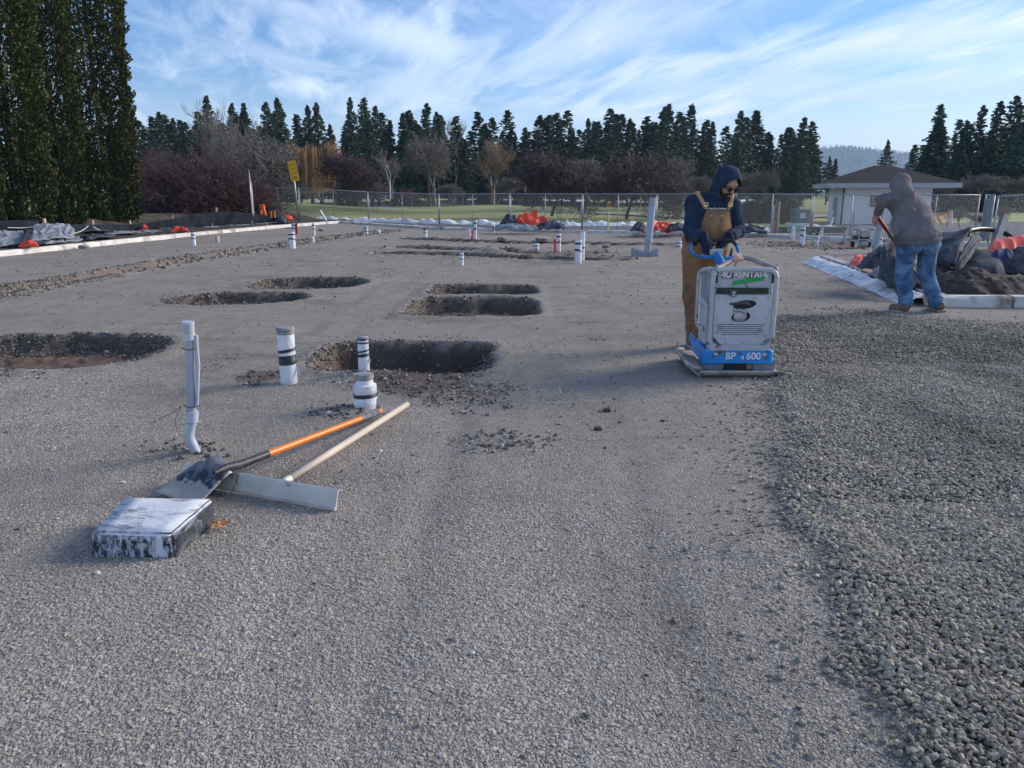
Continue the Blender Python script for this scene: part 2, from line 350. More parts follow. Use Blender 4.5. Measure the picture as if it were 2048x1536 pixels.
def ground_material():
    m = bpy.data.materials.new('compacted_gravel'); m.use_nodes = True; t = m.node_tree; n = t.nodes; l = t.links; b = n['Principled BSDF']
    b.inputs['Roughness'].default_value = .9; b.inputs['Specular IOR Level'].default_value = .25
    co = n.new('ShaderNodeTexCoord')
    def at(nm): q = n.new('ShaderNodeAttribute'); q.attribute_name = nm; return q.outputs['Fac']
    def noise(sc, det=6, rough=.6, st=(1, 1, 1), d=0.0):
        mp = n.new('ShaderNodeMapping'); mp.inputs['Scale'].default_value = st; l.new(co.outputs['Object'], mp.inputs[0])
        q = n.new('ShaderNodeTexNoise'); q.inputs['Scale'].default_value = sc; q.inputs['Detail'].default_value = det; q.inputs['Roughness'].default_value = rough; q.inputs['Distortion'].default_value = d
        l.new(mp.outputs[0], q.inputs['Vector']); return q.outputs[0]
    def rg(s, a, b_, c=0, d=1):
        q = n.new('ShaderNodeMapRange'); l.new(s, q.inputs[0])
        for i, w in enumerate((a, b_, c, d)): q.inputs[i + 1].default_value = w
        return q.outputs[0]
    def mix(f, a, b_, bt='MIX'):
        q = n.new('ShaderNodeMix'); q.data_type = 'RGBA'; q.blend_type = bt
        for s_, v_ in ((q.inputs[0], f), (q.inputs[6], a), (q.inputs[7], b_)):
            if isinstance(v_, (int, float)): s_.default_value = v_
            elif isinstance(v_, tuple): s_.default_value = (*v_, 1)
            else: l.new(v_, s_)
        return q.outputs[2]
    def mt(op, a, b_):
        q = n.new('ShaderNodeMath'); q.operation = op
        for i, w in enumerate((a, b_)):
            if isinstance(w, (int, float)): q.inputs[i].default_value = w
            else: l.new(w, q.inputs[i])
        return q.outputs[0]
    vo = n.new('ShaderNodeTexVoronoi'); vo.inputs['Scale'].default_value = 78; l.new(co.outputs['Object'], vo.inputs['Vector'])
    vd = n.new('ShaderNodeTexVoronoi'); vd.feature = 'DISTANCE_TO_EDGE'; vd.inputs['Scale'].default_value = 78; l.new(co.outputs['Object'], vd.inputs['Vector'])
    gap = rg(vd.outputs['Distance'], 0, .12)
    base = mix(rg(noise(.55, 5), .38, .62), (.385, .345, .31), (.32, .288, .248))
    base = mix(rg(noise(1.5, 6, .6, (2.6, .35, 1)), .50, .68, 0, .55), base, (.235, .212, .185))
    base = mix(rg(noise(3.2, 8, .7, (1, 1, 1)), .46, .66), base, (.41, .378, .35))
    base = mix(rg(noise(1.1, 7, .7, (.45, 1.6, 1)), .56, .70), base, (.20, .185, .165))
    base = mix(rg(noise(5.5, 8, .75, (.4, 1.5, 1)), .60, .68), base, (.12, .105, .09))
    cell = n.new('ShaderNodeSeparateColor'); l.new(vo.outputs['Color'], cell.inputs[0])
    peb = mix(rg(cell.outputs[0], 0, 1), (.72, .72, .72), (1.22, 1.2, 1.16))
    base = mix(.8, base, peb, 'MULTIPLY')
    base = mix(rg(gap, 0, 1, .58, 0), base, (.10, .092, .082))
    loosec = mix(rg(cell.outputs[1], 0, 1), (.17, .165, .145), (.30, .29, .26)); loosec = mix(rg(gap, 0, 1, .85, 0), loosec, (.03, .028, .024))  # near-black gaps: shadow between loose stones put into the colour
    base = mix(at('loose'), base, loosec)
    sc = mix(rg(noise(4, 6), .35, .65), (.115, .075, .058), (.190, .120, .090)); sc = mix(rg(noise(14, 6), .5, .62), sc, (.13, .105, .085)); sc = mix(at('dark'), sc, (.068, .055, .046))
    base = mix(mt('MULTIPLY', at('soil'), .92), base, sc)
    oc = mix(rg(noise(2.2, 7), .4, .6), (.06, .045, .035), (.14, .115, .09))
    base = mix(at('outside'), base, oc)
    ac = mix(rg(noise(1.2, 7), .35, .65), (.13, .135, .15), (.18, .185, .20))
    base = mix(at('asph'), base, ac)
    l.new(base, b.inputs['Base Color'])
    h = mt('ADD', mt('MULTIPLY', rg(vd.outputs['Distance'], 0, .35), .8), mt('MULTIPLY', noise(150, 3), .5))
    h = mt('ADD', h, mt('MULTIPLY', noise(18, 6), 1.2))
    bp = n.new('ShaderNodeBump'); bp.inputs['Strength'].default_value = .8; bp.inputs['Distance'].default_value = .012
    l.new(h, bp.inputs['Height']); l.new(bp.outputs[0], b.inputs['Normal'])
    return m
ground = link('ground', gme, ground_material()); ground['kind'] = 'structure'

# ---- real stones: points with scale / rotation made here, a stone shape instanced on each by geometry nodes
def stone_material():
    m = bpy.data.materials.new('gravel_stone'); m.use_nodes = True; t = m.node_tree; n = t.nodes; l = t.links; b = n['Principled BSDF']
    b.inputs['Roughness'].default_value = .82; b.inputs['Specular IOR Level'].default_value = .3
    a = n.new('ShaderNodeAttribute'); a.attribute_type = 'INSTANCER'; a.attribute_name = 'tint'
    co = n.new('ShaderNodeTexCoord'); q = n.new('ShaderNodeTexNoise'); q.inputs['Scale'].default_value = 1.3; q.inputs['Detail'].default_value = 4; l.new(co.outputs['Object'], q.inputs['Vector'])
    mr_ = n.new('ShaderNodeMapRange'); l.new(q.outputs[0], mr_.inputs[0]); mr_.inputs[1].default_value = .3; mr_.inputs[2].default_value = .7; mr_.inputs[3].default_value = .8; mr_.inputs[4].default_value = 1.12
    hs = n.new('ShaderNodeHueSaturation'); l.new(a.outputs['Color'], hs.inputs['Color']); l.new(mr_.outputs[0], hs.inputs['Value'])
    l.new(hs.outputs[0], b.inputs['Base Color']); return m
STONE = stone_material()
def scatter(name, pos, scl, rotv, tint, seed=0, sub=1):
    me = bpy.data.meshes.new(name); k = len(pos); me.vertices.add(k); me.vertices.foreach_set('co', pos.astype(np.float32).ravel())
    for nm, arr in (('scl', scl), ('rotv', rotv)):
        a = me.attributes.new(nm, 'FLOAT_VECTOR', 'POINT'); a.data.foreach_set('vector', arr.astype(np.float32).ravel())
    a = me.attributes.new('tint', 'FLOAT_COLOR', 'POINT'); a.data.foreach_set('color', np.concatenate([tint, np.ones((k, 1))], 1).astype(np.float32).ravel())
    me.update(); me.materials.append(STONE)
    o = link(name, me)
    g = bpy.data.node_groups.new(name, 'GeometryNodeTree'); g.interface.new_socket('Geometry', in_out='INPUT', socket_type='NodeSocketGeometry'); g.interface.new_socket('Geometry', in_out='OUTPUT', socket_type='NodeSocketGeometry')
    n = g.nodes; l = g.links; gi = n.new('NodeGroupInput'); go = n.new('NodeGroupOutput')
    join = n.new('GeometryNodeJoinGeometry')
    for j in range(7):
        ico = n.new('GeometryNodeMeshIcoSphere'); ico.inputs['Subdivisions'].default_value = 1 if j % 2 else 2; ico.inputs['Radius'].default_value = .5
        sp = n.new('GeometryNodeSetPosition'); l.new(ico.outputs['Mesh'], sp.inputs['Geometry'])
        ps = n.new('GeometryNodeInputPosition'); nz_ = n.new('ShaderNodeTexNoise'); nz_.noise_dimensions = '4D'; nz_.inputs['Scale'].default_value = 1.5; nz_.inputs['W'].default_value = j * 3.7 + seed; nz_.inputs['Detail'].default_value = 2
        l.new(ps.outputs[0], nz_.inputs['Vector'])
        sb = n.new('ShaderNodeVectorMath'); sb.operation = 'SUBTRACT'; l.new(nz_.outputs['Color'], sb.inputs[0]); sb.inputs[1].default_value = (.5, .5, .5)
        ml = n.new('ShaderNodeVectorMath'); ml.operation = 'SCALE'; l.new(sb.outputs[0], ml.inputs[0]); ml.inputs['Scale'].default_value = 1.7
        l.new(ml.outputs[0], sp.inputs['Offset'])
        smn = n.new('GeometryNodeSetShadeSmooth'); smn.inputs['Shade Smooth'].default_value = False; l.new(sp.outputs[0], smn.inputs[0])
        gi2 = n.new('GeometryNodeGeometryToInstance'); l.new(smn.outputs[0], gi2.inputs[0]); l.new(gi2.outputs[0], join.inputs[0])
    iop = n.new('GeometryNodeInstanceOnPoints'); l.new(gi.outputs[0], iop.inputs['Points']); l.new(join.outputs[0], iop.inputs['Instance']); iop.inputs['Pick Instance'].default_value = True
    rv = n.new('FunctionNodeRandomValue'); rv.data_type = 'INT'; rv.inputs[4].default_value = 0; rv.inputs[5].default_value = 6; rv.inputs['Seed'].default_value = seed
    l.new(rv.outputs[2], iop.inputs['Instance Index'])
    for nm, sock in (('scl', 'Scale'), ('rotv', 'Rotation')):
        na = n.new('GeometryNodeInputNamedAttribute'); na.data_type = 'FLOAT_VECTOR'; na.inputs['Name'].default_value = nm; l.new(na.outputs['Attribute'], iop.inputs[sock])
    smat = n.new('GeometryNodeSetMaterial'); smat.inputs['Material'].default_value = STONE; l.new(iop.outputs[0], smat.inputs[0])
    l.new(smat.outputs[0], go.inputs[0])
    md = o.modifiers.new('gn', 'NODES'); md.node_group = g
    return o
rs = np.random.RandomState(3)
def rand_fan(k, y0, y1, wide=.86, extra=.5):
    """uniform in area over the stretch of ground from y0 to y1"""
    y = np.sqrt(rs.rand(k * 2) * (y1 ** 2 - y0 ** 2) + y0 ** 2); x = (rs.rand(k * 2) * 2 - 1) * (wide * y1 + extra)
    m = np.abs(x) < wide * y * .86 + extra; x, y = x[m], y[m]
    return x, y
def make_stones():
    if QUICK: return
    # embedded stones of the compacted face
    out = []
    def batch(k, y0, y1, smin, smax, flat, thin, mode):
        x, y = rand_fan(k, y0, y1)
        z, so, lo_, ro, dk, ou, asp = height(x, y)
        patch = fbm(x * .9 + 3, y * .9, 3)
        if mode == 'embed': p = (1 - lo_) * (1 - .9 * so) * (1 - ou) * (1 - asp) * (.10 + .90 * sm(.42, .60, patch + thin)) * (1 - .5 * sm(y0 + (y1 - y0) * .6, y1, y))
        elif mode == 'loose': p = np.maximum(lo_, .16 * np.exp(-np.maximum(0, -pline(x, y, LOOSE)) / .16)) * (1 - ou) * (sm(y1, y1 * .72, y) if y1 > 7 else 1.0)
        elif mode == 'rock': p = ro * (1 - asp)
        elif mode == 'crumb': p = (1 - lo_) * (1 - asp) * (.10 + .9 * sm(.60, .72, fbm(x * 2.3 + 1, y * 2.3, 4))) * (1 - .8 * ou)
        m = rs.rand(len(x)) < p; x, y, z, so, lo_ = x[m], y[m], z[m], so[m], lo_[m]; kk = len(x)
        s = smin + (smax - smin) * rs.rand(kk) ** 1.8
        asx = .75 + .5 * rs.rand(kk); asz = flat * (.7 + .6 * rs.rand(kk))
        scl = np.stack([s * asx, s / asx * .9, s * asz], 1)
        tilt = .25 if mode == 'embed' else 1.1
        rotv = np.stack([(rs.rand(kk) - .5) * tilt, (rs.rand(kk) - .5) * tilt, rs.rand(kk) * 6.28], 1)
        if mode == 'embed': zz_ = z + s * asz * .02 - .002
        elif mode == 'loose': zz_ = z + s * .22 + rs.rand(kk) * .012 * lo_
        else: zz_ = z + s * .18
        g = .205 + .15 * rs.rand(kk) ** 1.2
        w = rs.rand(kk)
        g = g * 1.12; tint = np.stack([g * (1.11 + .05 * w), g * 1.0, g * (.88 - .08 * w)], 1)
        tint = tint * (.74 + .54 * fbm(x * .7 + 2, y * .7, 4) - .22 * np.exp(-((x - .42 - .05 * y) / .16) ** 2) * sm(7, 4, y) - .16 * sm(.55, .7, fbm(x * 2.1 + 8, y * 1.2, 4)) - .14 * sm(.52, .66, fbm(x * 3.6 + 3, y * .5, 4)))[:, None]
        if mode == 'embed': tint = tint * 1.02 + .035
        if mode == 'rock':
            gg = np.where(rs.rand(kk) < .10 + .12 * (y > 12), .32 + .22 * rs.rand(kk), .07 + .16 * rs.rand(kk)); br = so[:, None]
            tint = gg[:, None] * (np.array([[1.0, .95, .88]]) * (1 - br) + br * np.array([[1.0, .86, .74]]))
        if mode == 'loose': tint *= np.where(rs.rand(kk) < .03, 1.5, 1.06)[:, None] * np.array([[1.0, 1.0, .955]])
        if mode == 'crumb': tint *= np.where(rs.rand(kk) < .04, 1.9, .55)[:, None]
        out.append((np.stack([x, y, zz_], 1), scl, rotv, tint))
    batch(120000, 1.45, 3.4, .008, .020, .45, .10, 'embed')
    batch(170000, 3.4, 6.5, .009, .019, .42, .0, 'embed')
    batch(60000, 6.5, 11, .010, .022, .4, -.12, 'embed')
    a = [np.concatenate(q) for q in zip(*out)]; out.clear()
    tag(scatter('gravel', *a, seed=1), kind='stuff', label='pale compacted gravel packed flat over the building pad')
    batch(80000, 1.45, 3.4, .010, .026, .60, 0, 'loose')
    batch(170000, 3.4, 6.5, .011, .025, .60, 0, 'loose')
    batch(140000, 6.5, 12, .013, .028, .62, 0, 'loose')
    b_ = [np.concatenate(q) for q in zip(*out)]; out.clear()
    tag(scatter('gravel', *b_, seed=5), kind='stuff', label='loose olive grey gravel not yet compacted on the right')
    batch(90000, 3.6, 9, .014, .034, .65, 0, 'rock'); batch(70000, 9, 14, .018, .038, .65, 0, 'rock'); batch(80000, 14, 33, .03, .075, .6, 0, 'rock')
    batch(4500, 1.6, 8, .010, .022, .6, 0, 'crumb'); batch(9000, 8, 22, .015, .035, .5, 0, 'crumb')
    c_ = [np.concatenate(q) for q in zip(*out)]
    tag(scatter('rubble', *c_, seed=9), kind='stuff', label='mixed stones and crumbs in the hole walls and along the trenches')
    print('STONES', len(a[0]), len(b_[0]), len(c_[0]))
make_stones()
# lawn far beyond: one sheet out to the horizon
def lawn_sheet():
    yy = np.concatenate([np.linspace(28, 60, 60), np.exp(np.linspace(math.log(61), math.log(4600), 90))]); t = np.linspace(-1, 1, 160)
    Y = np.repeat(yy[:, None], 160, 1); Xx = t[None] * (Y * 1.3 + 20)
    z = -.06 + (fbm(Xx * .05, Y * .05, 3) - .5) * .5 * sm(48, 80, Y)
    # low mounds of the golf course
    for cx, cy, rx, ry, a in ((-27, 66, 14, 10, .95), (60, 82, 14, 8, 1.25), (-6, 120, 26, 10, .6), (-2, 76, 6, 5, .3)):
        z = z + a * np.exp(-(((Xx - cx) / rx) ** 2 + ((Y - cy) / ry) ** 2) ** 1.5)
    me = npmesh('lawn', np.stack([Xx, Y, z], -1).reshape(-1, 3), (lambda i: np.stack([i[:-1, :-1], i[:-1, 1:], i[1:, 1:], i[1:, :-1]], -1).reshape(-1, 4))(np.arange(Y.size).reshape(Y.shape)))
    return me
lawn_m = mat('lawn_grass', (.235, .25, .075), (.33, .32, .12), rough=.9, scale=.18, thr=(.35, .65), c3=(.15, .18, .06), s3=.05, thr3=(.5, .62), bump=1.0, bscale=6, stretch=(1, 2.2, 1))
lawn = link('lawn', lawn_sheet(), lawn_m); lawn['kind'] = 'structure'
LAWNZ = lambda x, y: float(-.06 + sum(a * math.exp(-((((x - cx) / rx) ** 2 + ((y - cy) / ry) ** 2) ** 1.5)) for cx, cy, rx, ry, a in ((-27, 66, 14, 10, .95), (60, 82, 14, 8, 1.25), (-6, 120, 26, 10, .6), (-2, 76, 6, 5, .3))))
# ================================================================ BACKGROUND
def np_tubes(segs, n=3):
    """segs: list of (a, b, ra, rb); returns joined open tubes as verts, faces"""
    A = np.array([s[0] for s in segs], float); B = np.array([s[1] for s in segs], float)
    ra = np.array([s[2] for s in segs]); rb = np.array([s[3] for s in segs])
    d = B - A; ln = np.linalg.norm(d, axis=1, keepdims=True) + 1e-9; d /= ln
    up = np.where(np.abs(d[:, 2:3]) < .9, np.array([[0, 0, 1.0]]), np.array([[1.0, 0, 0]]))
    p = np.cross(d, up); p /= np.linalg.norm(p, axis=1, keepdims=True); q = np.cross(d, p)
    k = len(A); V = np.zeros((k, 2 * n, 3))
    for j in range(n):
        a = 2 * math.pi * j / n; w = p * math.cos(a) + q * math.sin(a)
        V[:, j] = A + w * ra[:, None]; V[:, n + j] = B + w * rb[:, None]
    base = (np.arange(k) * 2 * n)[:, None]
    F = np.concatenate([np.stack([base[:, 0] + j, base[:, 0] + (j + 1) % n, base[:, 0] + n + (j + 1) % n, base[:, 0] + n + j], 1) for j in range(n)])
    return V.reshape(-1, 3), F
def cards(P, A, B):
    """leaf quads centred at P with half-vectors A, B"""
    k = len(P); V = np.stack([P - A - B * .6, P + A * .2 - B, P + A + B * .5, P - A * .3 + B], 1).reshape(-1, 3)
    return V, np.arange(4 * k).reshape(k, 4)
def leafmat(name, c1, c2, rnd=.18):
    if name in _mc: return _mc[name]
    m = bpy.data.materials.new(name); m.use_nodes = True; t = m.node_tree; n = t.nodes; l = t.links; b = n['Principled BSDF']; b.inputs['Roughness'].default_value = .7; b.inputs['Specular IOR Level'].default_value = .25
    g = n.new('ShaderNodeNewGeometry'); oi = n.new('ShaderNodeObjectInfo')
    co = n.new('ShaderNodeTexCoord'); nz_ = n.new('ShaderNodeTexNoise'); nz_.inputs['Scale'].default_value = .9; nz_.inputs['Detail'].default_value = 4; l.new(co.outputs['Object'], nz_.inputs['Vector'])
    ad = n.new('ShaderNodeMath'); ad.operation = 'MULTIPLY_ADD'; l.new(g.outputs['Random Per Island'], ad.inputs[0]); ad.inputs[1].default_value = .5; l.new(nz_.outputs[0], ad.inputs[2])
    mr_ = n.new('ShaderNodeMapRange'); l.new(ad.outputs[0], mr_.inputs[0]); mr_.inputs[1].default_value = .4; mr_.inputs[2].default_value = 1.1
    mx = n.new('ShaderNodeMix'); mx.data_type = 'RGBA'; l.new(mr_.outputs[0], mx.inputs[0]); mx.inputs[6].default_value = (*c1, 1); mx.inputs[7].default_value = (*c2, 1)
    r2 = n.new('ShaderNodeMapRange'); l.new(oi.outputs['Random'], r2.inputs[0]); r2.inputs[3].default_value = 1 - rnd; r2.inputs[4].default_value = 1 + rnd
    hs = n.new('ShaderNodeHueSaturation'); l.new(mx.outputs[2], hs.inputs['Color']); l.new(r2.outputs[0], hs.inputs['Value']); l.new(hs.outputs[0], b.inputs['Base Color'])
    _mc[name] = m; return m
BARK = mat('conifer_bark', (.075, .055, .042), (.04, .03, .024), scale=6, bump=1, bscale=12, stretch=(1, 1, .3))
NEEDLE = leafmat('fir_needles', (.030, .062, .052), (.110, .155, .100))
NEEDLE2 = leafmat('cedar_foliage', (.018, .055, .046), (.060, .125, .088))
def conifer_mesh(seed, kind):
    """unit height tree; kind: pine (open, ragged), fir (fuller), cedar (dense cone)"""
    r = np.random.RandomState(seed); segs = [((0, 0, -.03), (0, 0, .5), .016, .010), ((0, 0, .5), (0, 0, .985), .010, .0015)]
    P = []; A = []; B = []
    nb = {'pine': 170, 'fir': 240, 'cedar': 330}[kind]; z0 = {'pine': .30, 'fir': .10, 'cedar': .02}[kind]
    w = {'pine': .20, 'fir': .215, 'cedar': .27}[kind]
    for i in range(nb):
        h = z0 + (1 - z0) * ((i + r.rand()) / nb) ** .88
        f = (1 - h) / (1 - z0)
        env = w * (f ** (.72 if kind != 'cedar' else .85)) * (1 if kind == 'cedar' else .80 + .20 * math.sin(6.3 * h * 2.2 + seed))
        if kind != 'cedar' and h < z0 + .16: env *= .55 + .45 * (h - z0) / .16
        Ln = max(.012, env * (.55 + .6 * r.rand())); az = r.rand() * 6.283
        dz = (.25 * (h - .45) if kind != 'cedar' else -.25) + .10 * (r.rand() - .5)
        e = np.array([math.cos(az) * Ln, math.sin(az) * Ln, dz * Ln * 2]); s0 = np.array([0, 0, h])
        mid = s0 + e * .5 + np.array([0, 0, .004]); segs += [(s0, mid, .0022, .0014), (mid, s0 + e, .0014, .0006)]
        kc = int({'pine': 13, 'fir': 15, 'cedar': 16}[kind] * (.5 + Ln / w))
        for q in range(kc):
            tt = (.30 + .72 * r.rand()) if kind != 'cedar' else (.5 + .55 * r.rand())
            side = np.array([-e[1], e[0], 0]) * (r.rand() - .5) * (.75 if kind != 'cedar' else 1.1) * (1.15 - tt * .6)
            p = s0 + e * tt + side + np.array([0, 0, (r.rand() - .5) * (.020 if kind != 'cedar' else .03)])
            sz = {'pine': .0125, 'fir': .0125, 'cedar': .017}[kind] * (.6 + .8 * r.rand())
            a = r.randn(3); a /= np.linalg.norm(a); b = np.cross(a, r.randn(3)); b /= np.linalg.norm(b)
            a = a * np.array([1, 1, .6]); P.append(p); A.append(a * sz); B.append(b * sz * .62)
    tv, tf = np_tubes(segs, 4); lv, lf = cards(np.array(P), np.array(A), np.array(B))
    trunk = npmesh('trunk', tv, tf); crown = npmesh('crown', lv, lf, False)
    trunk.materials.append(BARK); crown.materials.append(NEEDLE2 if kind == 'cedar' else NEEDLE)
    return trunk, crown
CM = {('pine', i): conifer_mesh(11 + i, 'pine') for i in range(4)}
CM.update({('fir', i): conifer_mesh(31 + i, 'fir') for i in range(3)}); CM.update({('cedar', i): conifer_mesh(51 + i, 'cedar') for i in range(2)})
rr = random.Random(5)
def put_conifer(px, ytop, D, kind, label, wid=1.0, base=None, group='evergreen trees behind the golf course'):
    top = P3(px, ytop, D); zb = LAWNZ(top.x, D) if base is None else base
    h = top.z - zb
    v = rr.randrange({'pine': 4, 'fir': 3, 'cedar': 2}[kind]); tm, cm = CM[(kind, v)]
    e = empty({'pine': 'pine_tree', 'fir': 'fir_tree', 'cedar': 'cedar_tree'}[kind], (top.x, D, zb), label, 'tree', group, rr.random() * 6.28)
    for nm, me in (('trunk', tm), ('crown', cm)):
        o = link(nm, me, None, e); o.scale = (h * wid, h * wid, h)
    return e
# pixel x, pixel top, distance, kind, width factor, where it stands
CON = [(318, 225, 95, 'pine', 1.2, 'just right of the clipped hedge trees'), (345, 238, 100, 'fir', 1.1, 'second tree right of the hedge'), (372, 268, 100, 'fir', 1.2, 'low tree behind the purple shrub'),
 (412, 193, 90, 'pine', 1.25, 'tall one above the bare grey tree'), (463, 208, 96, 'fir', 1.1, 'pointed one left of the pair above the grey tree'), (486, 208, 98, 'fir', 1.1, 'pointed one right of the pair above the grey tree'),
 (530, 205, 98, 'pine', 1.15, 'slim one left of the dark cedar'), (553, 197, 96, 'pine', 1.25, 'tall one rising out of the dark cedar'), (558, 262, 92, 'cedar', 1.25, 'wide dark one left of the yellow sign'),
 (592, 232, 104, 'fir', 1.0, 'short one behind the golden willow'), (614, 212, 102, 'pine', 1.2, 'left of the two above the golden willow'), (633, 206, 101, 'pine', 1.25, 'right of the two above the golden willow'), (660, 250, 104, 'fir', 1.1, 'low one right of the golden willow'),
 (700, 196, 97, 'pine', .95, 'slender tallest one left of the middle clump'), (688, 264, 95, 'cedar', .8, 'small dark one at the foot of the slender pine'), (727, 197, 95, 'pine', 1.2, 'leader of the middle clump'), (750, 213, 98, 'pine', 1.1, 'right shoulder of the middle clump'), (738, 240, 93, 'fir', 1.4, 'dark front of the middle clump'),
 (780, 242, 99, 'fir', 1.15, 'low peak right of the middle clump'), (805, 228, 98, 'fir', 1.2, 'left peak of the pair behind the white birch'), (822, 228, 100, 'fir', 1.1, 'right peak of the pair behind the white birch'), (806, 262, 94, 'cedar', 1.2, 'broad dark one behind the white birch'),
 (853, 208, 92, 'pine', 1.2, 'very tall one left of the big bare tree'), (873, 225, 94, 'pine', 1.15, 'tall one behind the big bare tree'), (930, 280, 96, 'fir', 1.5, 'lone low one in the gap right of the big bare tree'),
 (968, 262, 104, 'cedar', .9, 'blunt one left of the pale brown tree'), (982, 270, 102, 'fir', 1.2, 'dark one directly above the pale brown tree'), (1004, 264, 104, 'fir', 1.2, 'one right above the pale brown tree'), (1030, 268, 108, 'fir', 1.1, 'low one in the saddle'), (1050, 256, 106, 'pine', 1.3, 'pointed one in the saddle'), (1077, 262, 106, 'pine', 1.3, 'ragged one right of the saddle'), (1101, 272, 106, 'fir', 1.4, 'round one left of the dark plum trees'), (1126, 275, 108, 'fir', 1.1, 'faint one in the notch'),
 (1146, 262, 104, 'fir', 1.1, 'narrow one left of the twin tops'), (1176, 238, 100, 'pine', 1.2, 'left of the twin tops'), (1192, 246, 101, 'pine', 1.1, 'right of the twin tops'), (1216, 242, 99, 'fir', 1.3, 'full one in the centre right clump'), (1232, 250, 98, 'fir', 1.3, 'dark full one in the centre right clump'), (1260, 238, 102, 'pine', .95, 'thin see-through one'), (1278, 260, 104, 'pine', .9, 'thin short one'),
 (1312, 246, 98, 'fir', 1.2, 'left flank of the tallest right hand clump'), (1338, 209, 94, 'pine', 1.2, 'tallest top of the right hand clump'), (1368, 234, 97, 'pine', 1.1, 'second top of the right hand clump'), (1388, 238, 99, 'pine', 1.05, 'third top of the right hand clump'), (1408, 250, 100, 'fir', 1.0, 'between the navy hooded worker and the tallest top'), (1426, 245, 99, 'fir', 1.1, 'directly behind the navy hood'), (1482, 223, 90, 'pine', 1.35, 'tall full one right of the navy hood'), (1475, 285, 87, 'fir', 1.5, 'broad base of the tall one right of the navy hood'),
 (1540, 290, 84, 'cedar', 1.1, 'round dark one with a bare tree before it'), (1575, 298, 90, 'fir', 1.3, 'bluish one left of the hill gap'), (1610, 296, 88, 'pine', 1.1, 'thin pointed one left of the hill gap'), (1592, 312, 86, 'cedar', .9, 'low dark one left of the hill gap'),
 (1660, 313, 110, 'pine', 1.2, 'left small one in front of the blue hill'), (1672, 318, 110, 'fir', 1.3, 'right small one in front of the blue hill'), (1777, 281, 95, 'pine', 1.15, 'lone one above the roof ridge'),
 (1830, 290, 78, 'pine', 1.2, 'ragged one at the left edge of the dark right wood'), (1882, 210, 72, 'pine', 1.1, 'first tall top of the dark right wood'), (1880, 236, 70, 'cedar', 1.15, 'huge dark cone of the right wood'), (1935, 243, 72, 'cedar', .9, 'dark cone right of the dip in the right wood'), (1968, 212, 74, 'pine', .95, 'thin top in the right wood'), (2002, 204, 73, 'pine', 1.15, 'open tall one in the right wood'), (1985, 262, 68, 'cedar', 1.1, 'dark filler below the open tall tree'), (2035, 193, 70, 'pine', 1.3, 'tallest top at the right border'), (2045, 245, 67, 'cedar', 1.0, 'dark one cut by the right border'), (1850, 300, 70, 'cedar', .9, 'low dark skirt at the left of the right wood'),
 (2110, 215, 72, 'fir', 1.3, 'beyond the right border'), (1925, 285, 66, 'cedar', 1.1, 'dark skirt behind the right hand fence')]
KW = {'pine': ['open ragged pine', 'dark feathery pine', 'tall thin crowned pine'], 'fir': ['dark green fir', 'blue green fir'], 'cedar': ['dense dark cedar']}
for px, yt, D, k, w, where in CON: put_conifer(px, yt, D, k, rr.choice(KW[k]) + ', ' + where, w * (1.22 if px > 1800 else 1.06))
# far tree belt as one mass behind the named trees
def belt():
    r = np.random.RandomState(9); V = []; F = []; o = 0
    for i in range(300):
        x = -75 + 165 * r.rand(); D = 108 + 25 * r.rand(); px = 1024 + x / D * 1500
        if 1600 < px < 1830: continue
        h = (8 + 5.5 * r.rand()) * (1.0 if px < 1500 else .9); tm, cm = CM[('fir', i % 3)]
        co = np.zeros(len(cm.vertices) * 3, np.float32); cm.vertices.foreach_get('co', co); co = co.reshape(-1, 4, 3)[::4].reshape(-1, 3).copy()
        a = r.rand() * 6.28; co *= np.array([h * 1.7, h * 1.7, h]); c, s = math.cos(a), math.sin(a)
        q = co.reshape(-1, 4, 3); ctr = q.mean(1, keepdims=True); q = ctr + (q - ctr) * 1.5; co = q.reshape(-1, 3)
        co = np.stack([co[:, 0] * c - co[:, 1] * s + x, co[:, 0] * s + co[:, 1] * c + D, co[:, 2] - .1], 1)
        V.append(co); F.append(np.arange(len(co)).reshape(-1, 4) + o); o += len(co)
    me = npmesh('far_wood', np.concatenate(V), np.concatenate(F), False)
    tag(link('far_wood', me, NEEDLE), kind='stuff', label='dark band of distant evergreens closing the golf course')
belt()
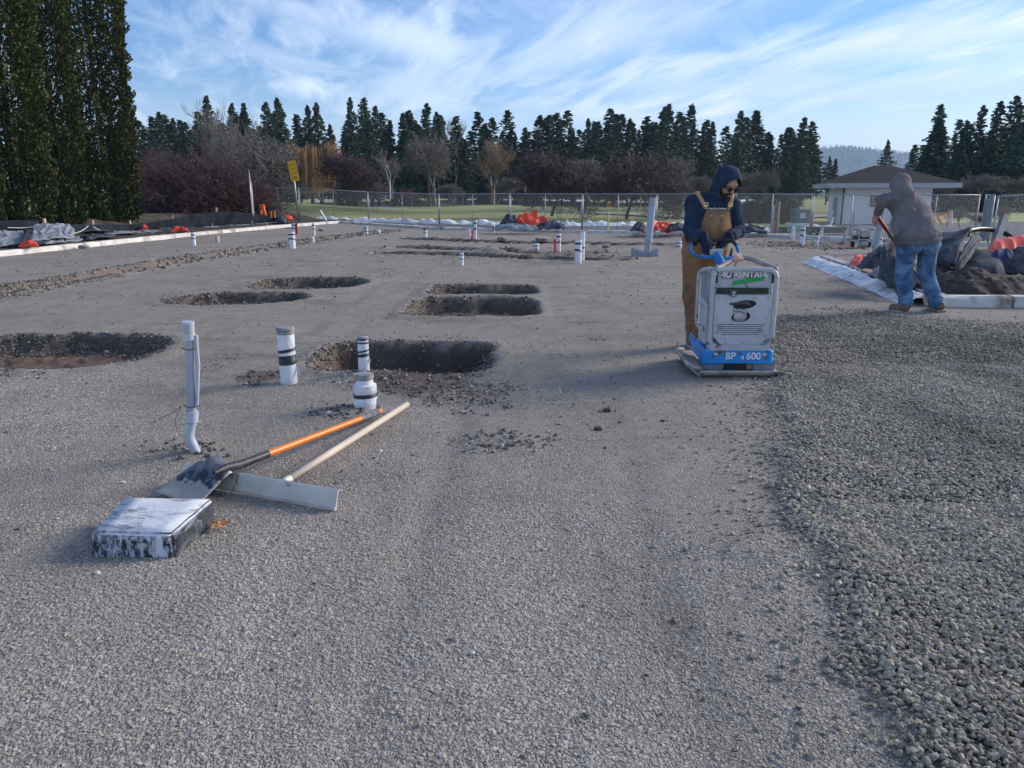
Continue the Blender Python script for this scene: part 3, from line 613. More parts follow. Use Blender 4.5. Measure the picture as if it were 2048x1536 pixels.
# ---- bare deciduous trees
def bare_mesh(seed, depth=6, spread=.55, droop=0.0, twigs=3, n0=3, ratio=.76, lean=(0, 0), trunk=.16, thick=.022, upness=.12, curve=.25, maxseg=9000, tw=.0016):
    r = random.Random(seed); segs = []; fine_ = []
    from collections import deque
    Q = deque()
    def grow(p, d, ln, rad, lv):
        k = 3 if lv < 3 else 2
        for i in range(k):
            d2 = (d + Vector((r.gauss(0, 1), r.gauss(0, 1), r.gauss(0, 1))) * curve * .5 + Vector((0, 0, upness - droop * lv * .5))).normalized()
            q = p + d2 * (ln / k); r2 = rad * (1 - .22 / k * 1.3)
            (segs if lv < 4 else fine_).append((tuple(p), tuple(q), rad, r2)); p, d, rad = q, d2, r2
            if lv >= 2 and lv < depth and r.random() < .35: Q.append((p, side(d), ln * .55, rad * .5, lv + 2))
        if lv >= depth: return
        for i in range(n0 if lv < 2 else max(2, twigs - (1 if lv > 4 else 0))):
            Q.append((p, side(d), ln * ratio * (.75 + .45 * r.random()), rad * (.68 if i == 0 else .52), lv + 1))
    def side(d):
        a = Vector((r.gauss(0, 1), r.gauss(0, 1), r.gauss(0, 1))); a = (a - d * a.dot(d)).normalized()
        return (d + a * spread * (.6 + .9 * r.random())).normalized()
    Q.append((Vector((0, 0, -.02)), Vector((lean[0], lean[1], 1)).normalized(), trunk, thick, 0))
    while Q and len(segs) + len(fine_) < maxseg: grow(*Q.popleft())
    allp = np.array([s[1] for s in segs + fine_]); h = allp[:, 2].max()
    sc = 1 / h
    f = lambda L_: [(tuple(np.array(a) * sc), tuple(np.array(b) * sc), max(ra * sc, tw), max(rb * sc, tw * .8)) for a, b, ra, rb in L_]
    tv, tf = np_tubes(f(segs), 5); t = npmesh('trunk', tv, tf)
    cv, cf = np_tubes(f(fine_) or f(segs[-3:]), 3); c = npmesh('crown', cv, cf)
    wd = max(np.ptp(allp[:, 0]), np.ptp(allp[:, 1])) * sc
    return t, c, wd
def barkm(name, a, b, c=None): return mat(name, a, b, scale=5, bump=1, bscale=14, stretch=(1, 1, .35), rough=.85)
BK = {'grey': (barkm('grey_bark', (.16, .15, .14), (.10, .095, .09)), mat('grey_twigs', (.17, .155, .145), (.12, .11, .105), scale=.5)),
      'plum': (barkm('plum_bark', (.045, .035, .035), (.03, .024, .024)), mat('plum_twigs', (.085, .050, .062), (.055, .036, .046), scale=.4)),
      'brown': (barkm('brown_bark', (.20, .15, .11), (.12, .09, .07)), mat('brown_twigs', (.25, .18, .125), (.17, .12, .085), scale=.4)),
      'birch': (mat('birch_bark', (.62, .60, .57), (.42, .39, .37), scale=9, thr=(.45, .6), bump=.5, bscale=20), mat('birch_twigs', (.30, .22, .20), (.19, .13, .12), scale=.5)),
      'willow': (barkm('willow_bark', (.16, .11, .07), (.10, .07, .05)), mat('willow_twigs', (.33, .20, .105), (.22, .13, .075), scale=.4)),
      'red': (barkm('red_bark', (.12, .06, .05), (.07, .04, .04)), mat('red_twigs', (.21, .075, .065), (.12, .05, .05), scale=.8))}
def put_bare(name, px, ytop, ybase, D, col_, mesh, label, w=1.0, cat='tree', group=None, rz=None, zb=None):
    top = P3(px, ytop, D); zb = (P3(px, ybase, D).z if zb is None else zb); h = top.z - zb
    t, c, wd = mesh
    e = empty(name, (top.x, D, zb), label, cat, group, rr.random() * 6.28 if rz is None else rz)
    for nm, me, m in (('trunk', t, BK[col_][0]), ('crown', c, BK[col_][1])):
        if not me.materials: me.materials.append(m)
        o = link(nm, me, None, e); o.scale = (h * w, h * w, h)
    return e
M1 = bare_mesh(3, 7, .62, 0, 3, 3, .78, maxseg=7000); M2 = bare_mesh(8, 8, 1.0, 0, 3, 6, .80, trunk=.34, thick=.032, upness=.0, lean=(.12, 0), maxseg=15000, tw=.0034)
M2b = bare_mesh(18, 8, 1.0, 0, 3, 6, .80, trunk=.36, thick=.034, upness=.0, lean=(.15, .0), maxseg=15000, tw=.0034)
M3 = bare_mesh(14, 8, .72, 0, 3, 4, .80, trunk=.26, thick=.042, upness=.06, maxseg=14000, tw=.0024); M4 = bare_mesh(21, 5, .45, 0, 3, 2, .74, trunk=.34, thick=.018, upness=.15, maxseg=2200)
M5 = bare_mesh(25, 8, .85, 0, 3, 6, .80, trunk=.10, thick=.016, upness=.05, maxseg=10000, tw=.0034)
M6 = bare_mesh(29, 5, .42, 0, 3, 2, .80, trunk=.34, thick=.014, upness=.2, maxseg=1800)
put_bare('bare_tree', 505, 258, 425, 60, 'grey', M5, 'wide bare grey tree leaning over the purple shrub', 1.1)
put_bare('bare_tree', 440, 215, 425, 62, 'grey', M1, 'bare pale grey tree with pale trunk behind the purple shrub', .95)
g1 = bare_mesh(24, 6, .5, 0, 3, 3, .76, trunk=.3, thick=.014, upness=.15, maxseg=3000)
put_bare('bare_tree', 385, 190, 430, 75, 'grey', g1, 'tall faint bare tree right of the hedge, twigs against the sky', .8)
put_bare('bare_tree', 690, 292, 398, 62, 'plum', M2, 'round dark plum tree just right of the golden willow', 1.15, group='low round plum trees on the lawn')
put_bare('birch_tree', 777, 292, 395, 80, 'birch', M4, 'white trunked birch standing before the dark evergreens', .95)
put_bare('bare_tree', 780, 300, 395, 84, 'red', M1, 'reddish twiggy tree behind the white birch', 1.1)
put_bare('bare_tree', 866, 255, 407, 66, 'grey', M3, 'big spreading bare grey tree with a short thick trunk', 1.0)
put_bare('bare_tree', 905, 228, 405, 92, 'grey', M6, 'ghostly pale bare tree whose crown stands against the sky', .9)
put_bare('bare_tree', 984, 268, 407, 62, 'brown', bare_mesh(44, 7, .60, 0, 3, 4, .79, trunk=.24, thick=.055, upness=.1, maxseg=9000), 'stout pale brown bare tree with thick forked trunk', .82)
put_bare('bare_tree', 1050, 318, 405, 70, 'birch', M4, 'thin pale birch left of the dark plum tree', .5)
put_bare('bare_tree', 1105, 288, 430, 52, 'plum', M2, 'broad dark plum tree left of the pair, with a bent trunk', 1.15, group='low round plum trees on the lawn')
put_bare('bare_tree', 1258, 290, 436, 48, 'plum', M2b, 'broad dark plum tree behind the leaning grey pipe', 1.15, group='low round plum trees on the lawn')
put_bare('bare_tree', 1180, 310, 400, 70, 'plum', M5, 'dark purple twiggy tree between the two broad plum trees', 1.2)
put_bare('bare_tree', 1335, 308, 402, 74, 'plum', M5, 'dark purple twiggy tree left of the navy hooded worker', 1.2)
put_bare('bare_tree', 1535, 330, 410, 60, 'grey', M3, 'bare grey tree before the round dark cedar', .95)
put_bare('bare_tree', 720, 345, 400, 64, 'plum', M2, 'small plum tree standing close behind the plum tree by the willow', 1.0)
put_bare('bare_tree', 925, 385, 407, 60, 'plum', M4, 'small crooked young tree on the lawn', 1.1)
put_bare('bare_shrub', 820, 372, 409, 62, 'red', bare_mesh(61, 6, .95, 0, 3, 6, .8, trunk=.08, thick=.02, upness=0, maxseg=5000), 'red stemmed bare shrub mound on the far lawn', 1.1, 'shrub')
put_bare('bare_shrub', 560, 388, 410, 58, 'plum', M5, 'little grey brown shrub behind the left fence panel', 1.0, 'shrub')
put_bare('bare_tree', 1665, 380, 411, 80, 'plum', M4, 'small leaning trunk seen left of the building', .8)
# row of reddish bushes at the foot of the wood
for px, yt, yb, D, lab in ((640, 355, 400, 84, 'brownish undergrowth left of the plum tree'), (760, 362, 402, 86, 'brownish undergrowth below the birch'), (905, 365, 402, 84, 'purple undergrowth right of the big bare tree'), (1020, 350, 404, 80, 'rusty undergrowth right of the pale brown tree'), (1400, 348, 400, 80, 'purple undergrowth behind the navy hooded worker'), (1500, 342, 400, 78, 'rosy undergrowth right of the navy hood'), (590, 368, 400, 70, 'purple undergrowth by the yellow sign'), (1960, 345, 398, 60, 'brown undergrowth before the right wood'), (2040, 350, 400, 60, 'brown undergrowth at the right border'), (1880, 365, 400, 62, 'brown undergrowth right of the eave')):
    put_bare('bare_shrub', px, yt, yb, D, 'plum', M5, lab, 1.7, 'shrub', 'bare bushes at the foot of the wood')
# willow: curtain of golden hanging shoots
def willow():
    r = random.Random(4); D = 68; zb = P3(612, 398, D).z; top = P3(640, 282, D).z; h = top - zb
    e = empty('willow_tree', (P3(616, 398, D).x, D, zb), 'golden bare willow with hanging shoots behind the yellow sign', 'tree')
    segs = []; fine_ = []; W_ = 2.25
    segs.append(((0, 0, 0), (.1, 0, h * .35), .22, .16))
    for i in range(26):
        a = r.random() * 6.28; rad = W_ * (.25 + .75 * r.random() ** .6); hh = h * (.72 + .26 * r.random()); e1 = Vector((math.cos(a) * rad + .6, math.sin(a) * rad, hh)); s0 = Vector((.1, 0, h * .34))
        m = s0.lerp(e1, .5) + Vector((0, 0, .5)); segs += [(tuple(s0), tuple(m), .10, .06), (tuple(m), tuple(e1), .06, .02)]
        for j in range(45):
            p = e1.lerp(m, r.random() * .9) + Vector((r.gauss(0, .25), r.gauss(0, .25), r.gauss(0, .12))); ln = h * (.18 + .55 * r.random()); sw = Vector((r.gauss(0, .10), r.gauss(0, .10), 0))
            q1 = p + sw * 1.5 + Vector((0, 0, .05)); q2 = p + sw * 2 - Vector((0, 0, ln * .5)); q3 = q2 + sw * .5 - Vector((0, 0, max(.1, min(ln * .5, q2.z - .5))))
            fine_ += [(tuple(p), tuple(q1), .018, .016), (tuple(q1), tuple(q2), .016, .013), (tuple(q2), tuple(q3), .013, .008)]
    for nm, sg, m_, n_ in (('trunk', segs, BK['willow'][0], 6), ('crown', fine_, BK['willow'][1], 3)):
        link(nm, npmesh(nm, *np_tubes(sg, n_)), m_, e)
willow()
# purple shrub bank beside the hedge
MS = bare_mesh(71, 7, .95, 0, 3, 10, .80, trunk=.02, thick=.0035, upness=.06, maxseg=9000, tw=.0026); MS2 = bare_mesh(72, 7, .95, 0, 3, 10, .80, trunk=.02, thick=.0035, upness=.06, maxseg=9000, tw=.0026)
pm = mat('purple_twigs', (.105, .050, .055), (.065, .036, .045), scale=.8, c3=(.15, .055, .05), s3=.5, thr3=(.5, .65)); BK['purple'] = (barkm('purple_bark', (.09, .075, .07), (.05, .04, .04)), pm)
for px, yt, D, m_, w, lab in ((345, 268, 41, MS, 1.0, 'tallest purple brown bare shrub touching the hedge'), (425, 292, 41.5, MS2, 1.1, 'middle purple brown bare shrub behind the silt fence'), (468, 335, 42, MS, 1.2, 'lowest purple brown bare shrub ending at the fence corner'), (300, 300, 43, MS2, 1.1, 'purple bare shrub showing just past the last hedge tree'), (390, 340, 40, MS, 1.3, 'front purple bare shrub low over the black silt fence')):
    put_bare('bare_shrub', px, yt, 436, D, 'purple', m_, lab, w, 'shrub', 'purple bare shrubs beside the hedge')
# ---- arborvitae hedge: big columns of scale foliage
ARB = leafmat('arborvitae_foliage', (.012, .020, .008), (.085, .100, .028), .12)
def arb_mesh(seed):
    r = np.random.RandomState(seed); k = 60000
    z = r.rand(k) ** .92; a = r.rand(k) * 6.283
    # columns = a few fused vertical stems giving lobed outline
    lob = 1 + .11 * np.sin(a * 3 + seed) + .07 * np.sin(a * 5 + seed * 2 + z * 3) + .10 * (fbm(a * 2.2 + seed, z * 26, 3) - .5)
    clump = fbm(a * 3.5 + 40, z * 34 + seed, 3)
    prof = np.clip(np.where(z < .12, .80 + z * 1.6, 1.0) * np.clip((1 - z) * 5, 0, 1) ** .55 * (.88 + .16 * z), .02, 1)
    rad = prof * lob * (.92 + .55 * (clump - .5) - .20 * r.rand(k) ** 2.6)
    P = np.stack([np.cos(a) * rad, np.sin(a) * rad, z * 10], 1)
    out = np.stack([np.cos(a), np.sin(a), .9 + 0 * a], 1); out /= np.linalg.norm(out, axis=1, keepdims=True)
    d = out + r.randn(k, 3) * .45; d /= np.linalg.norm(d, axis=1, keepdims=True)
    w = np.cross(d, r.randn(k, 3)); w /= np.linalg.norm(w, axis=1, keepdims=True); s = .026 + .038 * r.rand(k)
    # every spray: two crossed small leaf quads
    v1, f1 = cards(P, d * s[:, None], w * (s * .55)[:, None])
    segs = [((0, 0, -.1), (0, 0, 9), .09, .02)] + [((.25 * math.cos(q), .25 * math.sin(q), 0), (.3 * math.cos(q), .3 * math.sin(q), 8), .05, .01) for q in (1, 3, 5)]
    t = npmesh('trunk', *np_tubes(segs, 6)); c = npmesh('crown', v1, f1, False); t.materials.append(BARK); c.materials.append(ARB); return t, c
AM = [arb_mesh(i) for i in (1, 2, 3)]
XH = -16.6
for i, (px, w, lab) in enumerate(((252, 1.34, 'rightmost tall clipped arborvitae of the hedge'), (166, .98, 'narrow dark arborvitae second from the right'), (82, 1.32, 'broad yellowish arborvitae third from the right'), (0, .92, 'arborvitae cut by the left border'), (-95, 1.0, 'arborvitae outside the left border'))):
    D = -XH * F_PX / (1024 - px) * .985; e = empty('arborvitae_tree', (XH, D, .35), lab, 'tree', 'tall columnar hedge trees', i * 1.9)
    t, c = AM[i % 3]
    for nm, me in (('trunk', t), ('crown', c)): o = link(nm, me, None, e); o.scale = (w, w, 1.22 + .05 * (i % 2))
# ---- distant wooded hill
def hill():
    r = np.random.RandomState(2); x = np.linspace(-200, 2800, 420); top = 40 + 124 * np.exp(-((x - 1330) / 600) ** 2) + 16 * fbm(x * .006, x * 0, 3)
    D0 = 2500; V = []; F = []
    rows = 14
    for j in range(rows):
        f = j / (rows - 1); V.append(np.stack([x, np.full_like(x, D0 + f * 840), top * math.sin(f * math.pi / 2) + (fbm(x * .015, x * 0 + j, 3) - .5) * 14 * (f > 0) - 2], 1))
    V = np.concatenate(V); i = np.arange(rows * 420).reshape(rows, 420)
    link('hill', npmesh('hill', V, np.stack([i[:-1, :-1], i[:-1, 1:], i[1:, 1:], i[1:, :-1]], -1).reshape(-1, 4)), mat('hill_forest', (.035, .055, .045), (.06, .08, .07), scale=.02))['kind'] = 'structure'
    # trees on it: cones, one mass
    k = 4200; xx = r.rand(k) * 2200 + 100; f = r.rand(k) ** .5; tz = np.interp(xx, x, top) * np.sin(f * math.pi / 2) - 3; h = 14 + 14 * r.rand(k); w = h * .22
    P = np.stack([xx, D0 + f * 840, tz], 1); V = []; 
    for q in range(5): V.append(P + np.stack([np.cos(q * 1.257) * w, np.sin(q * 1.257) * w, h * 0], 1))
    V.append(P + np.stack([w * 0, w * 0, h], 1)); V = np.stack(V, 1).reshape(-1, 3); b = np.arange(k)[:, None] * 6
    F = np.concatenate([np.concatenate([b + q, b + (q + 1) % 5, b + 5], 1) for q in range(5)])
    tag(link('hill_forest', npmesh('hill_forest', V, F, False), mat('hill_forest', (.035, .055, .045))), kind='stuff', label='tiny evergreens covering the far blue hill')
hill()

hz = MB().box((600, 1700, 122), (5200, 4200, 250)).build('haze'); hz['kind'] = 'stuff'; hz['label'] = 'thin blue winter haze over the whole place'
hm = bpy.data.materials.new('haze_air'); hm.use_nodes = True; _n = hm.node_tree.nodes; _n.clear(); _v = _n.new('ShaderNodeVolumePrincipled'); _o = _n.new('ShaderNodeOutputMaterial'); hm.node_tree.links.new(_v.outputs[0], _o.inputs['Volume'])
_v.inputs['Color'].default_value = (.55, .74, 1.0, 1); _v.inputs['Density'].default_value = .00020; _v.inputs['Anisotropy'].default_value = .2
hz.data.materials.append(hm)
# ================================================================ SITE OBJECTS
def pxm(D, z=0.0): return F_PX / (D * math.cos(PITCH) - (z - H_CAM) * math.sin(PITCH))
GALV = mat('galvanised_steel', (.42, .44, .46), (.30, .32, .34), rough=.45, metal=.6, scale=14)
WHITE_PVC = mat('white_pipe_wrap', (.80, .81, .84), (.66, .67, .70), rough=.5, scale=9, bump=1, bscale=22, c3=(.42, .38, .34), s3=7, thr3=(.66, .76))
GREY_PVC = mat('grey_conduit', (.36, .40, .46), (.29, .33, .38), rough=.4, scale=10, c3=(.22, .22, .22), s3=9, thr3=(.62, .72))
TAPE = mat('black_tape', (.018, .018, .022), (.035, .035, .04), rough=.35, scale=20, bump=.5, bscale=60)
CONC = mat('weathered_concrete', (.58, .55, .49), (.72, .70, .66), rough=.9, scale=2.2, bump=1, bscale=30, c3=(.30, .25, .20), s3=1.7, thr3=(.54, .66))
WOOD = mat('pale_wood', (.60, .47, .33), (.50, .38, .26), rough=.7, scale=5, stretch=(1, 1, .2), bump=.4, bscale=30)
WOODB = mat('brown_treated_wood', (.20, .12, .08), (.13, .08, .055), rough=.8, scale=5, stretch=(1, 1, .2), bump=.6, bscale=30)
REDW = mat('orange_stained_wood', (.33, .10, .05), (.22, .07, .04), rough=.8, scale=7)
SNOW = mat('old_snow', (.80, .83, .88), (.66, .69, .74), rough=.7, scale=3, bump=1, bscale=12)
# ---- chain link fence
FN = [(519, 440, 374), (601, 442, 375.5), (738, 443, 384), (879, 448, 388), (1020, 454, 387.5), (1164, 458, 388), (1311, 464, 388), (1466, 471, 387.5), (1619, 477, 388.5), (1779, 480, 390), (1949, 482, 390)]
FLAB = ['behind the leaning yellow sign', 'right of the yellow sign', 'with the short crooked tree behind it', 'with the pale brown tree behind it', 'with the red tarp heap before it', 'behind the orange topped stake', 'behind the tall leaning conduit', 'behind the navy hooded worker', 'between the wooden post and the electrical box', 'in front of the white building', ]
def fence_panel(a, b, ha, hb, label, group='chain link fence panels around the site'):
    a, b = Vector(a), Vector(b); d = b - a; L_ = d.length; u_ = d.normalized(); e = empty('fence_panel', a, label, 'fence', group)
    A = Vector((0, 0, 0)); B = b - a
    for p, h in ((A + u_ * .03, ha), (B - u_ * .03, hb)): MB().tube([p + Vector((0, 0, -.05)), p + Vector((0, 0, h + .02))], .021, 8).build('post', GALV, e, True)
    MB().tube([A + Vector((0, 0, ha)), B + Vector((0, 0, hb))], .019, 8).build('top_rail', GALV, e, True)
    m = (A + B) / 2; MB().tube([m + Vector((0, 0, 0)), m + Vector((0, 0, (ha + hb) / 2 - .02))], .014, 6).build('middle_post', GALV, e, True)
    segs = []; s = .085; h = (ha + hb) / 2 - .03; uu = B.normalized()
    for i in range(int(-h / s) - 1, int(L_ / s) + 1):
        for sg in (1, -1):
            x0, x1 = (i * s, i * s + h); z0, z1 = (0.04, h) if sg == 1 else (h, 0.04)
            # clip
            t0 = max(0, (0.05 - x0) / (x1 - x0)); t1 = min(1, (L_ - .05 - x0) / (x1 - x0))
            if t1 <= t0: continue
            zt = lambda t: z0 + (z1 - z0) * t
            segs.append((tuple(uu * (x0 + (x1 - x0) * t0) + Vector((0, 0, zt(t0))) + B * 0), tuple(uu * (x0 + (x1 - x0) * t1) + Vector((0, 0, zt(t1)))), .0028, .0028))
    link('wire_mesh', npmesh('wire_mesh', *np_tubes(segs, 3)), GALV, e)
    return e
FP = []
for px, yb, yt in FN:
    g_ = G(px, yb, -.02); t_ = P3(px, yt, g_.y); FP.append((g_, t_.z + .02))
for i in range(len(FN) - 1): fence_panel(FP[i][0], FP[i + 1][0], FP[i][1], FP[i + 1][1], 'chain link fence panel ' + FLAB[i])
c0 = G(504, 425, .42); c1 = FP[0][0] + Vector((0, 0, .1))
c0 = P3(504, 425, 28); fence_panel(c0, FP[0][0] + Vector((-.15, -.3, 0)), P3(504, 354, 28).z - c0.z, FP[0][1], 'fence panel seen edge on at the left corner beside the purple shrub')
gA = FP[-1][0] + Vector((.1, -.1, 0)); gB = P3(1976, 484, 21.5); fence_panel(gA, gB, FP[-1][1], P3(1976, 391, 21.5).z - gB.z, 'narrow turned fence panel at the right corner')
gC = P3(1981, 484, 21.3); gD = Vector((gC.x + 3.4, gC.y - .6, gC.z)); fence_panel(gC, gD, P3(1981, 393, 21.3).z - gC.z, 1.42, 'rightmost fence panel beyond the black hose')
# ---- snow ridge, path strips
def ribbon(name, pts, w, z, m, kind='structure', hgt=0.0, seed=0, rough_=.3, label=None):
    pts = smooth_pts([Vector((p[0], p[1], z)) for p in pts], 26); k = len(pts); V = []; F = []; n = 7
    for i, p in enumerate(pts):
        t = (pts[min(i + 1, k - 1)] - pts[max(i - 1, 0)]).normalized(); s = Vector((t.y, -t.x, 0))
        for j in range(n):
            f = j / (n - 1) * 2 - 1; ww = w * (1 + rough_ * (mnoise.noise(Vector((i * .5 + seed, f * 2, 0)))))
            hh = hgt * max(0, 1 - f * f) * max(.15, .75 + 1.1 * mnoise.noise(Vector((i * .45 + seed, f * 1.5, 3.3))) + .5 * mnoise.noise(Vector((i * 1.3, f * 3, seed)))) if hgt else 0
            V.append(p + s * f * ww + Vector((0, 0, hh)))
    for i in range(k - 1):
        for j in range(n - 1): F.append((i * n + j, i * n + j + 1, (i + 1) * n + j + 1, (i + 1) * n + j))
    o = link(name, pymesh(name, V, F, True), m); o['kind'] = kind
    if label: o['label'] = label
    return o
SNW = [G(520, 436), G(600, 440), G(740, 442), G(880, 446), G(1000, 448), G(1100, 450), G(1200, 450), G(1320, 451), G(1430, 455)]
ribbon('snow_ridge', [(p.x, p.y) for p in SNW], .50, -.02, SNOW, 'stuff', .19, 1, .5, 'ridge of ploughed lumpy snow along the far edge of the path')
ribbon('snow_ridge', [tuple(G(*p))[:2] for p in ((1480, 460), (1540, 462), (1600, 463), (1640, 460), (1670, 462))], .40, -.02, SNOW, 'stuff', .18, 4, .5, 'thin line of snow before the green boxes')
PATH = mat('cart_path_asphalt', (.30, .30, .31), (.24, .24, .25), rough=.9, scale=.6)
ribbon('cart_path', [tuple(G(*p))[:2] for p in ((1000, 419), (1090, 423), (1190, 426), (1300, 431), (1420, 436), (1560, 436), (1800, 425))], .9, .0, PATH, rough_=.05).location.z = .03
ribbon('cart_path', [tuple(G(*p))[:2] for p in ((740, 408), (760, 416), (800, 420), (700, 409))][:3], 1.2, .0, PATH, rough_=.05).location.z = .05
def patch(name, px0, py0, px1, py1, m, seed, zo=.05, label=None):
    a = G(px0, py1); b = G(px1, py1); c = G(px1, py0); d = G(px0, py0); r = random.Random(seed); V = []; n = 40
    cx = (a + b + c + d) / 4; V.append(Vector((cx.x, cx.y, LAWNZ(cx.x, cx.y) + zo)))
    for i in range(n):
        q = 6.283 * i / n; u_ = math.cos(q) * (.85 + .3 * mnoise.noise(Vector((math.cos(q) * 2 + seed, math.sin(q) * 2, 0)))); v_ = math.sin(q) * (.85 + .3 * mnoise.noise(Vector((math.cos(q) * 2, math.sin(q) * 2, seed * 3.))))
        p = a.lerp(b, .5 + u_ / 2).lerp(d.lerp(c, .5 + u_ / 2), .5 + v_ / 2); V.append(Vector((p.x, p.y, LAWNZ(p.x, p.y) + zo - .03)))
    o = link(name, pymesh(name, V, [(0, i + 1, (i + 1) % n + 1) for i in range(n)], False), m); o['kind'] = 'stuff'
    if label: o['label'] = label
for i, (x0, y0, x1, y1) in enumerate(((605, 399, 700, 403), (735, 399, 800, 408), (900, 396, 1010, 400), (940, 402, 1060, 407), (1085, 398, 1180, 405), (1190, 402, 1420, 407), (1440, 399, 1560, 404), (1860, 396, 1960, 406), (1930, 402, 2060, 412), (770, 401, 870, 404))):
    patch('snow_patch', x0, y0, x1, y1, SNOW, i, .06, 'old snow lying in thin patches on the far lawn')
# ---- building
def building():
    A = P3(1680, 446, 40.5); A.z = -.12; th = -math.atan2(.246, .97); ux = Vector((math.cos(th), math.sin(th), 0)); uy = Vector((-ux.y, ux.x, 0))
    Wd, Dp = 4.15, 4.6; zt = P3(1680, 373, 40.5).z; Ht = zt - A.z
    e = empty('utility_building', A, 'small white sided building with a dark hip roof', 'building', None, th)
    SID = mat('white_siding_cool_light', (.78, .78, .82), (.70, .70, .74), rough=.6, scale=1.5, bump=.3)
    SIDW = mat('white_wall_warm_light', (.84, .80, .82), (.78, .74, .76), rough=.6, scale=.8)  # bluish side, pinkish front: the light on each face put into its white
    w = MB().box((Wd / 2, Dp / 2, Ht / 2), (Wd, Dp, Ht)); w.build('wall', SIDW, e)
    n = int(Ht / .17)
    for i in range(n):     # lap boards on the left side wall
        z = i * .17; MB().add([(-.012, -.0, z), (-.03, 0, z + .004), (-.004, 0, z + .165), (-.012, Dp, z), (-.03, Dp, z + .004), (-.004, Dp, z + .165)], [(0, 2, 5, 3), (0, 3, 4, 1), (1, 4, 5, 2), (0, 1, 2), (3, 5, 4)]).build('siding_board', SID, e)
    for i in range(n): MB().add([(0, -.004, i * .17), (0, -.010, i * .17 + .004), (0, -.003, i * .17 + .165), (Wd, -.004, i * .17), (Wd, -.010, i * .17 + .004), (Wd, -.003, i * .17 + .165)], [(0, 3, 5, 2), (0, 1, 4, 3), (1, 2, 5, 4), (0, 2, 1), (3, 4, 5)]).build('siding_board', SIDW, e)
    DK = mat('dark_metal_trim', (.05, .05, .06), rough=.4)
    MB().box((.03, -.05, Ht / 2), (.07, .07, Ht)).build('downspout', DK, e)
    ov = .85; zr = P3(1743, 331, 42.5).z - A.z; z0 = Ht - .02
    c = [(-ov, -ov, z0), (Wd + ov + .2, -ov, z0), (Wd + ov + .2, Dp + ov, z0), (-ov, Dp + ov, z0)]; r1 = (Wd / 2 - .28, Dp / 2, zr); r2 = (Wd / 2 + .38, Dp / 2, zr)
    SH = mat('dark_shingles', (.036, .034, .040), (.022, .021, .026), rough=.9, scale=7, bump=1, bscale=8, stretch=(1, 1, 4))
    rf = MB().add([Vector(p) + Vector((0, 0, .16)) for p in c] + [r1, r2], [(0, 1, 5, 4), (1, 2, 5), (2, 3, 4, 5), (3, 0, 4)]).build('roof', SH, e)
    # shingle courses as real thin steps
    for a_, b_, p, q in ((c[0], c[1], r1, r2), (c[3], c[0], r1, r1), (c[1], c[2], r2, r2)):
        a_ = Vector(a_) + Vector((0, 0, .165)); b_ = Vector(b_) + Vector((0, 0, .165)); p = Vector(p); q = Vector(q); nn = (b_ - a_).cross(p - a_).normalized() * .018
        if nn.z < 0: nn = -nn
        mb = MB()
        for k in range(16):
            f0, f1 = k / 16, (k + .98) / 16
            mb.add([a_.lerp(p, f0) + nn, b_.lerp(q, f0) + nn, b_.lerp(q, f1) + nn * .2, a_.lerp(p, f1) + nn * .2, a_.lerp(p, f0), b_.lerp(q, f0)], [(0, 1, 2, 3), (4, 5, 1, 0)])
        mb.build('shingle_course', SH, rf)
    FA = mat('fascia_white', (.50, .48, .50), (.40, .385, .40), rough=.6)
    f = MB(); f.box((Wd / 2 + .1, -ov, z0 + .06), (Wd + 2 * ov + .24, .04, .22)).box((-ov, Dp / 2, z0 + .06), (.04, Dp + 2 * ov, .22)).box((Wd + ov + .2, Dp / 2, z0 + .06), (.04, Dp + 2 * ov, .22)); f.build('fascia', FA, rf)
    MB().box((Wd / 2 + .1, Dp / 2, z0 - .012), (Wd + 2 * ov + .1, Dp + 2 * ov - .1, .02)).build('soffit', FA, rf)
    wx = 1.62; wz = Ht - .72
    wf = MB().box((wx, -.02, wz), (.58, .04, .56)).build('window', DK, e); MB().box((wx, -.045, wz), (.50, .01, .48)).build('pane', mat('dark_glass', (.02, .022, .028), rough=.08, spec=.6), wf)
    MB().box((wx + .12, -.055, wz - .05), (.16, .01, .22)).build('notice', mat('paper_notice', (.6, .6, .6)), wf)
    EB = mat('grey_meter_box', (.30, .34, .40), (.26, .30, .35), rough=.5)
    for y0, z0_, hh, w_ in ((1.6, Ht - .85, .62, .42), (1.4, Ht - 1.5, .2, .2)): MB().box((-.12, y0, z0_), (.16, w_, hh)).build('meter_box', EB, e, bevel=.01)
    for y0 in (1.4, 1.75): MB().tube([(-.07, y0, 0), (-.07, y0, Ht - 1.1)], .03, 8).build('conduit', EB, e)
    MB().box((Wd / 2, Dp / 2, -.25), (Wd + .1, Dp + .1, .6)).build('foundation', CONC, e)
    # slatted steel gate leaf standing left of the wall
building()
